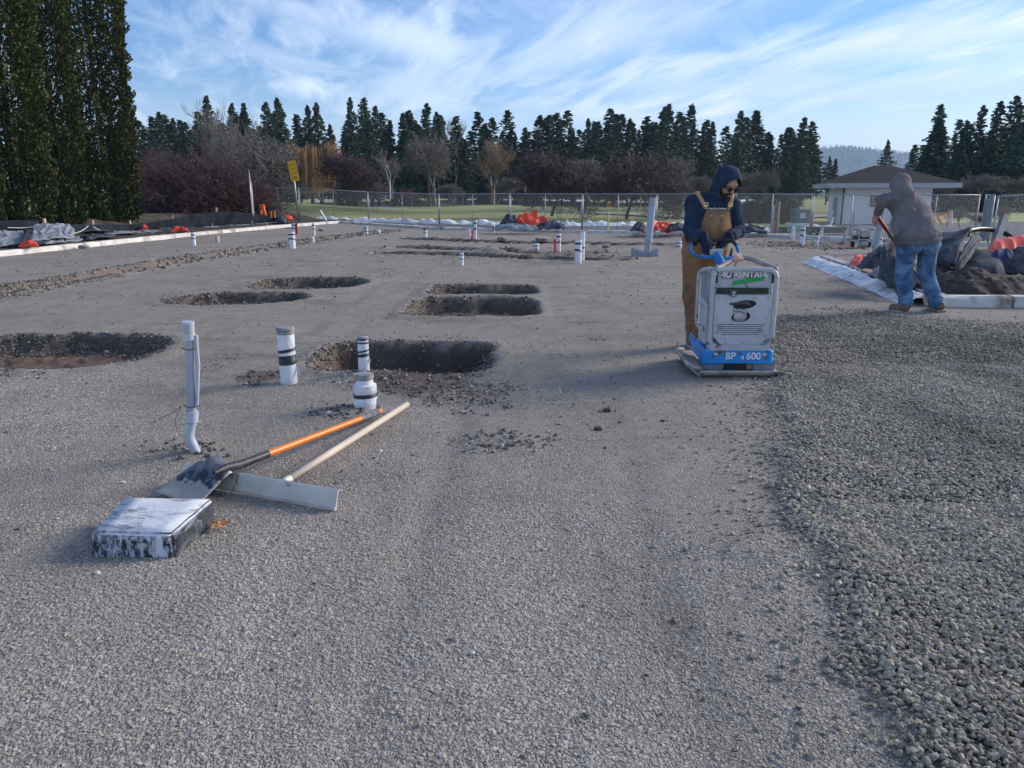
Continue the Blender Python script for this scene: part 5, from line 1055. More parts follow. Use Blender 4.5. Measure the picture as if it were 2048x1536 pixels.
# ---- silt fence
BLK = mat('black_geotextile', (.014, .017, .026), (.028, .034, .048), rough=.95, scale=1.5, bump=1, bscale=5, spec=.08)
def silt():
    pts = [(-60, 441, 470, 20.5), (0, 441, 472, 21.2), (60, 441, 470, 22.2), (92, 441, 468, 22.8), (100, 448, 468, 22.9), (180, 449, 466, 25.2), (255, 449, 464, 28.5), (300, 445, 462, 30.2), (345, 437, 461, 31.8), (395, 427, 459, 33.5), (433, 423, 457, 34.8), (480, 424, 454, 36.2), (520, 429, 452, 37.5), (545, 431, 452, 38), (560, 436, 450, 38.2)]
    V = []; F = []; k = 9; n = 0
    for (a, b) in zip(pts[:-1], pts[1:]):
        for s in range(8):
            f = s / 8; px, yt, yb, D = [a[i] * (1 - f) + b[i] * f for i in range(4)]; t_ = P3(px, yt, D); bo = P3(px, yb, D)
            for j in range(k): g_ = j / (k - 1); p = bo.lerp(t_, g_); V.append(p + Vector((.02, -.10 * math.sin(g_ * math.pi) * (1 + mnoise.noise(Vector((n * .12, 0, 0)))) + .05 * mnoise.noise(Vector((n * .35, g_ * 3, 0))), .02 * mnoise.noise(Vector((n * .2, g_, 4))) - .0)))
            n += 1
    for i in range(n - 1):
        for j in range(k - 1): F.append((i * k + j, (i + 1) * k + j, (i + 1) * k + j + 1, i * k + j + 1))
    o = link('silt_fence', pymesh('silt_fence', V, F, True), BLK); tag(o, 'black fabric silt fence sagging between stakes before the hedge', 'silt fence'); sd_ = o.modifiers.new('s', 'SOLIDIFY'); sd_.thickness = .012
    for a, b, dp, wh in (((-30, 446, 21), (92, 450, 22.4), .10, 'left of the pale stake'), ((105, 452, 22.6), (180, 452, 25), .22, 'under the narrow hedge tree, deepest loop'), ((190, 453, 25.2), (215, 460, 26), .05, 'short end right of the deepest loop')):
        p, q = P3(*a), P3(*b); tag(MB().tube([p.lerp(q, f / 12) + Vector((0, -.12, -dp * 4 * (f / 12) * (1 - f / 12))) for f in range(13)], .018, 6).build('rope', mat('pale_rope', (.5, .5, .5)), None, True), 'pale rope on the silt fence, ' + wh, 'rope', 'ropes on the silt fence')
silt()
# ---- tarps and insulating blankets
BLANK = mat('charcoal_blanket', (.030, .037, .050), (.085, .097, .118), rough=.8, scale=2.5, bump=1, bscale=9, c3=(.16, .155, .15), s3=2.2, thr3=(.60, .75), spec=.2)
BLANKL = mat('dusty_grey_blanket', (.16, .18, .21), (.32, .34, .37), rough=.6, scale=2.2, bump=1, bscale=9, c3=(.17, .18, .20), s3=2, thr3=(.5, .65))
OR = mat('orange_red_tarp', (.80, .085, .035), (.70, .06, .03), rough=.5, scale=3, bump=.6, bscale=10)
def sheet(q, label, m=BLANK, m2=OR, seed=0, amp=.08, bulge=.12, nu=44, nv=30, fr=2.3, thick=.03, cat='tarp', group='crumpled insulating blankets and tarps', roll=0.0, facet=True):
    """four corners; m outside, m2 inside"""
    a, b, c, d = [Vector(p) for p in q]; V = []; F = []; cen = (a + b + c + d) / 4; nrm = (b - a).cross(d - a).normalized()
    if nrm.z < 0: nrm = -nrm
    sz = max((b - a).length, (d - a).length)
    for i in range(nu + 1):
        for j in range(nv + 1):
            u_, v_ = i / nu, j / nv
            p = a.lerp(b, u_).lerp(d.lerp(c, u_), v_)
            w = Vector((u_ * sz * fr + seed * 7, v_ * sz * fr * .7, seed))
            wp = w + Vector((mnoise.noise(w * .8), mnoise.noise(w * .8 + Vector((9, 0, 0))), 0)) * .8
            rd = (1 - abs(mnoise.noise(wp))) ** 3 * 1.0 + .5 * (1 - abs(mnoise.noise(wp * 2.3))) ** 3 - .8
            e_ = math.sin(u_ * math.pi) ** .6 * math.sin(v_ * math.pi) ** .6
            p = p + nrm * (rd * amp * .8 + bulge * e_) + Vector((mnoise.noise(w * 1.1), mnoise.noise(w * 1.1 + Vector((3, 3, 3))), 0)) * amp * .9
            p.z += roll * math.sin(v_ * math.pi) if roll else 0
            V.append(p - cen)
    for i in range(nu):
        for j in range(nv): F.append((i * (nv + 1) + j, (i + 1) * (nv + 1) + j, (i + 1) * (nv + 1) + j + 1, i * (nv + 1) + j + 1))
    me = pymesh('tarp', V, F, facet); me.materials.append(m); me.materials.append(m2)
    # outside = upward face
    if ((b - a).cross(d - a)).z < 0: me.flip_normals()
    o = link('tarp', me, None, None, cen); sd_ = o.modifiers.new('s', 'SOLIDIFY'); sd_.thickness = thick; sd_.material_offset = 1; sd_.material_offset_rim = 0; sd_.offset = -1
    return tag(o, label, cat, group)
def Q(*pp): return [P3(*p) for p in pp]
# right heap (near)
sheet(Q((1752, 552, 11.6), (1800, 590, 10.6), (1810, 500, 11.6), (1770, 493, 12.6)), 'dark folded blanket left of the digging worker', BLANK, BLANKL, 1, .10, .22)
sheet(Q((1715, 535, 13.6), (1800, 545, 12.2), (1800, 500, 13.6), (1770, 490, 14.2)), 'black blanket sloping down left of the digging worker', BLANK, OR, 12, .10, .12)
sheet(Q((1735, 548, 12.0), (1835, 600, 10.7), (1835, 545, 11.4), (1755, 535, 12.4)), 'grey green crumpled blanket low behind the diagonal edge', BLANKL, BLANK, 2, .09, .04)
sheet(Q((1697, 533, 14.5), (1745, 536, 13.8), (1745, 512, 15.0), (1712, 511, 15.3)), 'small flat orange red tarp left of the dark heap', OR, BLANK, 3, .05, .05)
sheet(Q((1870, 528, 11.5), (1905, 527, 11.2), (1945, 455, 12.0), (1870, 465, 12.6)), 'big stiff grey blanket fold rising right of the digging worker', BLANK, BLANK, 4, .06, .10, fr=1.0)
sheet(Q((1870, 478, 12.6), (1942, 456, 12.4), (1940, 470, 13.4), (1875, 470, 13.6)), 'upper grey blanket fold behind the stiff one', BLANKL, BLANK, 5, .04, .05)
sheet(Q((1905, 540, 11.2), (1918, 548, 11.0), (1966, 478, 12.0), (1948, 470, 12.2)), 'narrow dusty fold leaning on the stiff blanket', BLANK, BLANK, 6, .05, .10, fr=1.2)
sheet(Q((1835, 575, 10.9), (1940, 545, 11.6), (1920, 500, 12.3), (1840, 500, 12.0)), 'dark blanket in the hollow behind the blue jeans', BLANK, BLANK, 7, .12, .05)
sheet(Q((1910, 545, 11.3), (2015, 568, 10.9), (2000, 515, 11.8), (1945, 495, 12.2)), 'charcoal blanket slab above the dirt pile', BLANK, OR, 8, .05, .16, fr=1.0)
sheet(Q((1950, 522, 11.9), (2085, 530, 11.6), (2090, 470, 12.9), (1990, 480, 12.7)), 'bright orange red tarp on top of the right heap', OR, BLANK, 9, .06, .16, fr=.9)
sheet(Q((1985, 540, 11.4), (2100, 560, 11.0), (2100, 500, 11.9), (2030, 497, 12.0)), 'grey blanket at the right border in front of the orange tarp', BLANK, BLANKL, 10, .08, .18)
sheet(Q((1955, 528, 11.5), (2030, 530, 11.35), (2035, 505, 11.7), (1990, 500, 11.9)), 'navy folded edge under the orange red tarp', mat('navy_lining', (.02, .03, .09), (.03, .045, .12), rough=.85), OR, 11, .05, .10)
sheet(Q((1985, 590, 10.6), (2110, 596, 10.4), (2110, 555, 11.0), (2000, 560, 11.0)), 'black sheet below the right heap', BLANK, OR, 13, .08, .05)
# far heap (centre) and far right heap
DKO = OR
sheet(Q((1020, 450, 29.5), (1080, 454, 29.2), (1076, 421, 29.8), (1036, 428, 30)), 'orange red tarp standing up in the far central heap', OR, BLANK, 21, .22, .06, 15, 12, fr=1.0, facet=False)
sheet(Q((1000, 446, 29.6), (1036, 452, 29.4), (1036, 428, 29.9), (1018, 430, 30)), 'grey blanket corner left in the far central heap', BLANK, OR, 22, .20, .06, 12, 10, fr=1.0, facet=False)
sheet(Q((1062, 452, 29.3), (1098, 455, 29.2), (1096, 436, 29.8), (1078, 432, 29.9)), 'grey flap with orange inside, right in the far central heap', OR, BLANKL, 23, .20, .04, 12, 10, fr=1.0, facet=False)
sheet(Q((1060, 456, 29.0), (1130, 457, 28.8), (1120, 444, 29.6), (1085, 440, 29.8)), 'dark blanket end right of the far central heap', BLANK, BLANKL, 24, .14, .08, 14, 10, facet=False)
sheet(Q((985, 458, 28.9), (1080, 460, 28.6), (1070, 450, 29.4), (1000, 446, 29.6)), 'pale plastic under the far central heap', BLANKL, BLANK, 25, .08, .06)
sheet(Q((1258, 462, 26.8), (1290, 463, 26.7), (1290, 446, 27.4), (1272, 446, 27.6)), 'black blanket end left of the far right red tarp', BLANK, BLANK, 26, .10, .10)
sheet(Q((1280, 461, 26.9), (1350, 462, 26.8), (1342, 446, 27.6), (1306, 444, 27.8)), 'flat orange red tarp behind the leaning pipe', OR, BLANK, 27, .16, .05, 16, 10, facet=False)
sheet(Q((1330, 462, 26.7), (1372, 462, 26.6), (1372, 448, 27.4), (1345, 450, 27.4)), 'dark blanket touching the navy hooded worker in the distance', BLANK, OR, 28, .10, .12)
sheet(Q((1480, 466, 26.9), (1532, 467, 26.8), (1528, 453, 27.6), (1484, 451, 27.6)), 'black tarp right of the navy hooded worker at the far edge', BLANK, BLANK, 29, .12, .08)
# left row along the silt fence
LR = [(-40, 55, 496, 454, 19.6, 'BL', 'leftmost dusty grey blanket heap'), (40, 110, 492, 452, 20.0, 'B', 'grey blanket beside the pale flap, at the left'), (60, 150, 482, 440, 20.6, 'L', 'pale stiff blanket flap rising to a point at the left'), (90, 165, 486, 466, 20.8, 'L', 'pale blanket strip lying on the left footing edge'), (100, 215, 470, 458, 24.0, 'B', 'long charcoal blanket roll under the silt fence'), (170, 235, 478, 462, 23.5, 'B', 'dark blanket hump at the left middle'), (210, 275, 470, 456, 26.0, 'L', 'pale blanket with a lifted lip'), (255, 320, 468, 453, 28.0, 'L', 'light grey crumpled blanket before the silt fence'), (310, 360, 463, 449, 29.5, 'B', 'dark crumpled blanket by the red scrap'), (350, 395, 461, 448, 31.0, 'B', 'charcoal blanket with orange peeking out'), (385, 440, 458, 447, 33.0, 'L', 'white grey plastic sheet left part'), (430, 500, 455, 444, 34.5, 'L', 'white grey plastic sheet right part'), (490, 580, 451, 441, 36.5, 'L', 'whitish sheet lying before the end of the silt fence')]
for i, (x0, x1, yb, yt, D, c_, lb) in enumerate(LR): sheet(Q((x0, yb, D), (x1, yb - (x1 - x0) * .10, D + 1.2), (x1 - 8, yt + 8, D + 2.0), (x0 + 10, yt + 6, D + 1.4)), lb, BLANK if c_ == 'B' else BLANKL, OR if i % 3 == 0 else BLANK, 40 + i, .06, .03)
for i, (x0, x1, yb, yt, D, lb) in enumerate(((38, 76, 494, 484, 19.5, 'small orange red tarp corner at the left'), (340, 380, 465, 455, 28.9, 'orange red tarp scrap at the left footing edge'), (278, 298, 458, 452, 29, 'tiny red tarp tip before the silt fence'), (562, 588, 443, 432, 37.8, 'orange red tarp bundle end at the sign'))): sheet(Q((x0, yb, D), (x1, yb - 3, D), (x1 - 4, yt + 2, D + .6), (x0 + 6, yt, D + .6)), lb, OR, BLANK, 70 + i, .08, .10, 20, 14)
sheet(Q((552, 448, 37.4), (572, 449, 37.2), (575, 436, 37.8), (556, 434, 38)), 'round dark mouth of the rolled silt fabric by the sign', BLANK, BLANK, 77, .05, .2, 20, 14)
# ---- dirt pile
def dirt():
    b = P3(1935, 595, 10.75); b.z = 0; n = 90; V = []; F = []
    for i in range(n):
        for j in range(n):
            x = (i / (n - 1) - .5) * 2.5; y = (j / (n - 1) - .5) * 1.7; r = math.hypot(x / 1.05, y / .72)
            h = .50 * max(0, 1 - (math.hypot((x + .02) / (1.12 if x > -.02 else .86), y / .8))) ** .8 + .10 * max(0, 1 - math.hypot((x - .55) / .5, (y + .1) / .4)); h += (mnoise.noise(Vector((x * 4, y * 4, 0))) * .06 + mnoise.noise(Vector((x * 13, y * 13, 0))) * .030 + mnoise.noise(Vector((x * 30, y * 30, 0))) * .014) * (1 if h > .02 else .3)
            V.append((x, y, h - .03))
    for i in range(n - 1):
        for j in range(n - 1): F.append((i * n + j, (i + 1) * n + j, (i + 1) * n + j + 1, i * n + j + 1))
    o = link('dirt_pile', pymesh('dirt_pile', V, F, True), mat('dark_soil', (.032, .026, .024), (.065, .052, .045), rough=.95, scale=9, bump=1.0, bscale=40, c3=(.12, .095, .08), s3=26, thr3=(.62, .68)), None, b + Vector((-.02, .12, 0)))
    tag(o, 'dark heap of loose soil between the right footing edge and the blankets', 'dirt pile')
dirt()
# orange boards, black hose, plank, barrier on the right
for y_, z_, lb in ((10.95, P3(2030, 570, 10.95).z, 'upper orange pipe lying at the right border'), (10.55, P3(2030, 584, 10.55).z, 'lower orange pipe lying at the right border')):
    a = P3(1994 if y_ > 10.8 else 2012, 568, y_); tag(MB().tube([(a.x, y_, z_), (a.x + 1.6, y_ + .05, z_ - .02)], .03, 10).build('orange_pipe', mat('orange_pipe_paint', (.75, .14, .05), (.65, .11, .04), rough=.4), None, True), lb, 'pipe')
tag(MB().tube(smooth_pts([P3(1936, 462, 14), P3(1960, 458, 14.2), P3(1985, 460, 14.3), P3(2012, 468, 14.2), P3(2030, 480, 14)], 8), .045, 10).build('hose', mat('black_hose', (.012, .012, .016), rough=.35), None, True), 'thick black hose arching over the right heap', 'hose')
pk = P3(1985, 500, 13.6); p2 = P3(2010, 432, 14.2); tag(MB().tube([pk, p2], .07, 4).build('plank', mat('grey_plank', (.20, .21, .23), (.15, .15, .17), scale=4), None), 'grey weathered plank standing on end behind the orange tarp', 'plank')
def barrier():
    e = empty('barrier_frame', P3(1889, 452, 27), 'orange and white barrier leaning beyond the fence, right of the brown hoodie', 'barrier'); o0 = P3(1889, 452, 27)
    L_ = lambda a: P3(*a) - o0
    MB().tube(smooth_pts([L_((1886, 450, 27)), L_((1878, 440, 27)), L_((1876, 429, 27)), L_((1890, 429, 27))], 5), .03, 6).build('hoop', ORANGE, e); MB().tube([L_((1888, 430, 27)), L_((1898, 446, 27))], .03, 6).build('strut', mat('white_plastic', (.7, .66, .66)), e)
    MB().box(L_((1896, 436, 27.1)), (.05, .04, .55)).build('upright', ORANGE, e); MB().lathe([(.09, 0), (.03, .5)], 12, L_((1900, 450, 27.2))).build('cone', mat('white_plastic', (.7, .66, .66)), e)
barrier()
def aframe():
    o0 = P3(526, 430, 36); e = empty('barrier_frame', o0, 'orange folding barrier leg standing at the left fence corner', 'barrier'); L_ = lambda a: P3(*a) - o0
    MB().tube([L_((524, 409, 36)), L_((522, 428, 36))], .07, 4).build('leg', ORANGE, e); MB().tube([L_((525, 409, 36)), L_((531, 431, 35.8))], .06, 4).build('leg', ORANGE, e); MB().box(L_((524, 413, 36)), (.25, .06, .18)).build('head', ORANGE, e)
    for px, lb in ((542, 'left small orange marker by the barrier leg'), (549, 'right small orange marker by the barrier leg')): stake(px, 431, 423, 3, ORANGE, lb, D=37)
aframe()
# ---- foreground: block, shovel, screed, leaf, stones
def block():
    A = [G(180, 1118), G(353, 1122), G(434, 1044)]; A.append(A[0] + (A[2] - A[1]) * 1.02); cen = sum(A, Vector()) / 4; h = .118
    e = empty('concrete_block', cen, 'black and white plaster smeared block lying on the gravel, lower left', 'block')
    tp = [P3(184, 1068, A[0].y + .012), P3(344, 1064, A[1].y + .012), P3(428, 1012, A[2].y + .005), P3(252, 1022, A[3].y - .0)]
    bm = bmesh.new(); v = [bm.verts.new(p - cen + Vector((0, 0, -.012))) for p in A] + [bm.verts.new(Vector((p.x, p.y, h - .004)) - Vector((cen.x, cen.y, 0))) for p in tp]
    for f in ((3, 2, 1, 0), (4, 5, 6, 7), (0, 1, 5, 4), (1, 2, 6, 5), (2, 3, 7, 6), (3, 0, 4, 7)): bm.faces.new([v[i] for i in f])
    bmesh.ops.bevel(bm, geom=list(bm.edges), offset=.011, segments=3, affect='EDGES'); bmesh.ops.subdivide_edges(bm, edges=list(bm.edges), cuts=4, use_grid_fill=True)
    for q in bm.verts: q.co += Vector((mnoise.noise(q.co * 30), mnoise.noise(q.co * 30 + Vector((5, 5, 5))), mnoise.noise(q.co * 22))) * .0028
    me = bpy.data.meshes.new('block_body'); bm.to_mesh(me); bm.free(); me.polygons.foreach_set('use_smooth', [True] * len(me.polygons))
    m = bpy.data.materials.new('plaster_smeared'); m.use_nodes = True; t = m.node_tree; n = t.nodes; l = t.links; b = n['Principled BSDF']; b.inputs['Roughness'].default_value = .8
    co = n.new('ShaderNodeTexCoord'); gm = n.new('ShaderNodeNewGeometry'); sx = n.new('ShaderNodeSeparateXYZ'); l.new(gm.outputs['True Normal'], sx.inputs[0])
    def nz_(sc, st=(1, 1, 1), det=8, dist=0.6):
        mp = n.new('ShaderNodeMapping'); mp.inputs['Scale'].default_value = st; l.new(co.outputs['Object'], mp.inputs[0]); q = n.new('ShaderNodeTexNoise'); q.inputs['Scale'].default_value = sc; q.inputs['Detail'].default_value = det; q.inputs['Roughness'].default_value = .65; q.inputs['Distortion'].default_value = dist; l.new(mp.outputs[0], q.inputs[0]); return q.outputs[0]
    def rg(s, a, b_, c=0, d=1):
        q = n.new('ShaderNodeMapRange'); l.new(s, q.inputs[0])
        for i, w in enumerate((a, b_, c, d)): q.inputs[i + 1].default_value = w
        return q.outputs[0]
    def mt(op, a, b_):
        q = n.new('ShaderNodeMath'); q.operation = op; q.use_clamp = True
        for i, w in enumerate((a, b_)):
            if isinstance(w, (int, float)): q.inputs[i].default_value = w
            else: l.new(w, q.inputs[i])
        return q.outputs[0]
    drip = rg(nz_(9, (3.5, 3.5, .6)), .49, .60); spots = rg(nz_(38), .50, .60)
    top = rg(sx.outputs['Z'], .12, .45); right = rg(sx.outputs['X'], .25, .5)
    topw = rg(nz_(7, (1, 2.2, 1)), .36, .50, .25, 1)
    side = mt('MULTIPLY', mt('MAXIMUM', drip, mt('MULTIPLY', spots, .8)), rg(right, 0, 1, 1, .05))
    q1 = n.new('ShaderNodeMix'); l.new(top, q1.inputs[0]); l.new(side, q1.inputs[2]); l.new(topw, q1.inputs[3])
    q2 = n.new('ShaderNodeMix'); q2.data_type = 'RGBA'; l.new(q1.outputs[0], q2.inputs[0]); q2.inputs[6].default_value = (.020, .024, .034, 1); q2.inputs[7].default_value = (.62, .65, .70, 1)
    q3 = n.new('ShaderNodeMix'); q3.data_type = 'RGBA'; l.new(rg(nz_(20), .55, .66), q3.inputs[0]); l.new(q2.outputs[2], q3.inputs[6]); q3.inputs[7].default_value = (.30, .33, .40, 1)
    q4 = n.new('ShaderNodeMix'); q4.data_type = 'RGBA'; q4.inputs[0].default_value = .45; l.new(q2.outputs[2], q4.inputs[6]); l.new(q3.outputs[2], q4.inputs[7]); l.new(q4.outputs[2], b.inputs['Base Color'])
    bp = n.new('ShaderNodeBump'); bp.inputs['Distance'].default_value = .004; bp.inputs['Strength'].default_value = .8; l.new(nz_(60), bp.inputs['Height']); l.new(bp.outputs[0], b.inputs['Normal'])
    link('body', me, m, e)
block()
def tools():
    # screed: aluminium angle board with wooden handle
    a = G(366, 965); b_ = G(673, 1022); e = empty('screed_rake', a, 'grey metal screed board with a long pale wooden handle', 'screed'); u_ = (b_ - a).normalized(); nrm = Vector((-u_.y, u_.x, 0)); L_ = (b_ - a).length
    MET = mat('dull_aluminium', (.66, .63, .55), (.56, .535, .47), rough=.55, metal=.15, scale=6, c3=(.30, .28, .25), s3=5, thr3=(.62, .64), bump=.3)
    hb = .098; z0 = .004; tk = .004
    # profile: bottom lip, vertical web leaning back, rounded top
    pr = [(-.012, z0), (-.012, z0 + .016), (-.004, z0 + .018), (.012, hb - .025), (.020, hb - .006), (.030, hb), (.036, hb - .004), (.030, hb - .008), (.024, hb - .010), (.016, hb - .03), (.002, z0 + .006), (.0, z0)]
    V = []; k = len(pr)
    for s in (0, L_): V += [u_ * s + nrm * x + Vector((0, 0, z)) for x, z in pr]
    MB().add(V, [(i, (i + 1) % k, k + (i + 1) % k, k + i) for i in range(k)] + [tuple(range(k))[::-1], tuple(range(k, 2 * k))]).build('board', MET, e)
    h0 = P3(560, 960, G(560, 985).y + .05); h1 = P3(815, 808, 5.30); h0 = G(572, 962, .070); h1 = G(814, 809, .05)
    WH = mat('pale_ash_handle', (.66, .56, .44), (.56, .46, .35), rough=.55, scale=4, stretch=(.35, .35, 1), bump=.2, c3=(.42, .36, .30), s3=3, thr3=(.6, .7))
    d = (h1 - h0).normalized(); MB().tube([h0 - d * .0 - a, h0.lerp(h1, .3) - a, h0.lerp(h1, .97) - a, h1 - a, h1 + d * .012 - a], [.0185, .0200, .0205, .0195, .009], 16).build('handle', WH, e, True)
    MB().tube([h0 - d * .02 - a, h0 + d * .03 - a], [.019, .0215], 12).build('socket', MET, e, True, auto=40)
    # shovel
    s0 = G(478, 930, .10); s1 = G(762, 822, .055); e = empty('square_shovel', s0, 'square shovel with orange handle, dark blade resting on the screed board', 'shovel'); d = (s1 - s0).normalized()
    ORH = mat('orange_fibreglass', (.78, .23, .03), (.70, .19, .025), rough=.35, scale=5, c3=(.35, .14, .05), s3=12, thr3=(.66, .72)); BKS = mat('black_socket', (.02, .022, .03), (.05, .05, .06), rough=.5, scale=20)
    L2 = (s1 - s0).length; P_ = lambda f: d * (L2 * f)
    MB().tube([G(428, 946, .128) - s0, G(452, 935, .126) - s0, P_(.0), P_(.06), P_(.165)], [.010, .020, .024, .022, .0215], 14).build('socket', BKS, e, True, auto=40)
    MB().tube([P_(.16), P_(.5), P_(.83)], [.0195, .0195, .0195], 14).build('handle', ORH, e, True, auto=40)
    MB().tube([P_(.825), P_(.97)], [.0215, .0215], 14).build('grip', mat('worn_grip', (.13, .14, .15), (.24, .24, .24), scale=25, rough=.8), e, True, auto=40)
    MB().tube([P_(.968), P_(1.0)], [.0195, .019], 14).build('end_cap', mat('faded_orange', (.75, .33, .16)), e, True, auto=40)
    # blade: trapezoid scooped plate, corners from the photograph
    c = [G(312, 988, .012), G(405, 1006, .018), G(476, 934, .115), G(398, 924, .085)]; n = 18; V = []
    for i in range(n + 1):
        for j in range(n + 1):
            u2, v2 = i / n, j / n; p = c[0].lerp(c[1], u2).lerp(c[3].lerp(c[2], u2), v2); lip = math.sin(v2 * math.pi / 2) ** 2
            rnd_ = .03 * v2 ** 6 * abs(u2 * 2 - 1) ** 2
            z = .052 * math.sin(u2 * math.pi) ** .8 * float(sm(.25, .82, np.array(v2))) - .050 * float(sm(.80, 1, np.array(v2))) * (.4 + .6 * abs(u2 * 2 - 1)) - rnd_ - .016 * math.sin(u2 * math.pi) * (1 - v2) + .010 * math.exp(-((u2 - .5) / .10) ** 2) * v2 - .012 * (math.exp(-((u2 - .33) / .07) ** 2) + math.exp(-((u2 - .67) / .07) ** 2)) * float(sm(.3, .7, np.array(v2)))
            V.append(p + Vector((0, 0, z + .012)) - s0)
    F = [(i * (n + 1) + j, (i + 1) * (n + 1) + j, (i + 1) * (n + 1) + j + 1, i * (n + 1) + j + 1) for i in range(n) for j in range(n)]
    me = pymesh('blade', V, F, True); fattr(me, 'edge', [j / n for i in range(n + 1) for j in range(n + 1)])
    m = bpy.data.materials.new('worn_blade'); m.use_nodes = True; t = m.node_tree; nn = t.nodes; l = t.links; bs = nn['Principled BSDF']; bs.inputs['Roughness'].default_value = .42; bs.inputs['Metallic'].default_value = .25
    at = nn.new('ShaderNodeAttribute'); at.attribute_name = 'edge'; q = nn.new('ShaderNodeTexNoise'); q.inputs['Scale'].default_value = 13; q.inputs['Detail'].default_value = 8; q.inputs['Roughness'].default_value = .7; co = nn.new('ShaderNodeTexCoord'); l.new(co.outputs['Object'], q.inputs[0])
    ad = nn.new('ShaderNodeMath'); ad.operation = 'MULTIPLY_ADD'; l.new(q.outputs[0], ad.inputs[0]); ad.inputs[1].default_value = .8; l.new(at.outputs['Fac'], ad.inputs[2])
    r = nn.new('ShaderNodeValToRGB'); l.new(ad.outputs[0], r.inputs[0]); el = r.color_ramp.elements; el[0].position = .50; el[0].color = (.40, .37, .33, 1); el[1].position = .80; el[1].color = (.40, .36, .31, 1)
    for ps_, cl_ in ((.66, (.34, .32, .31, 1)), (.82, (.028, .033, .055, 1)), (.98, (.035, .04, .06, 1)), (.9999, (.12, .13, .16, 1))): x = r.color_ramp.elements.new(ps_); x.color = cl_
    q2 = nn.new('ShaderNodeTexNoise'); q2.inputs['Scale'].default_value = 30; q2.inputs['Detail'].default_value = 8; l.new(co.outputs['Object'], q2.inputs[0]); r2 = nn.new('ShaderNodeMapRange'); l.new(q2.outputs[0], r2.inputs[0]); r2.inputs[1].default_value = .56; r2.inputs[2].default_value = .66; r2.inputs[4].default_value = .5
    mx = nn.new('ShaderNodeMix'); mx.data_type = 'RGBA'; l.new(r2.outputs[0], mx.inputs[0]); l.new(r.outputs[0], mx.inputs[6]); mx.inputs[7].default_value = (.32, .33, .37, 1); l.new(mx.outputs[2], bs.inputs['Base Color'])
    o = link('blade', me, m, e); sd_ = o.modifiers.new('s', 'SOLIDIFY'); sd_.thickness = .0025; sd_.offset = 0
tools()
def leaf():
    p = G(440, 1062); p.z = zat(p.x, p.y) + .022; r = random.Random(3); V = [(0, 0, .006)]; n = 26
    for i in range(n): q = i / n * 6.283; rr_ = .036 * (1 + .35 * math.sin(q * 5) + .2 * r.uniform(-1, 1)); V.append((rr_ * math.cos(q), rr_ * math.sin(q) * .8, .010 * math.sin(q * 3) + .014 * r.random()))
    tag(link('dead_leaf', pymesh('dead_leaf', V, [(0, i + 1, (i + 1) % n + 1) for i in range(n)]), mat('dead_leaf', (.62, .27, .08), (.40, .16, .05), scale=40), None, p), 'curled orange brown dead leaf against the block', 'leaf')
leaf()
def rock(px, py, w, m, label, seed, flat=.6):
    p = G(px, py); p.z = zat(p.x, p.y); r = w / pxm(p.y) / 2; bm = bmesh.new(); bmesh.ops.create_icosphere(bm, subdivisions=3, radius=1)
    for v in bm.verts: v.co *= 1 + .35 * mnoise.noise(v.co * 1.3 + Vector((seed, 0, 0))) + .1 * mnoise.noise(v.co * 4); v.co = Vector((v.co.x, v.co.y * .8, v.co.z * flat)) * r
    me = bpy.data.meshes.new('rock'); bm.to_mesh(me); bm.free(); tag(link('rock', me, m, None, p + Vector((0, 0, r * flat * .6))), label, 'stone')
DRK = mat('dark_clod', (.10, .085, .07), (.06, .05, .045), scale=40, bump=1, bscale=80, rough=.95); PAL = mat('pale_pebble', (.62, .60, .55), (.5, .48, .44), scale=40)
for i, a in enumerate(((1215, 820, 17, DRK, 'dark clod of earth, upper one on the open gravel'), (1196, 859, 17, DRK, 'dark clod of earth, lower one on the open gravel'), (1228, 797, 6, DRK, 'tiny dark clod above the pair'), (1052, 600, 8, DRK, 'dark stone on the rim between the two right hand holes'), (195, 1153, 13, PAL, 'whitish pebble just below the block'), (245, 965, 11, PAL, 'white pebble left of the shovel blade'), (945, 1311, 11, PAL, 'single white pebble low in the centre'), (1612, 990, 17, PAL, 'pale flat stone at the edge of the loose gravel'), (1292, 1350, 9, DRK, 'dark bead of stone at the bottom centre'), (1325, 842, 9, DRK, 'dark scrap right of the earth clods'))): rock(*a, seed=i * 3.1)
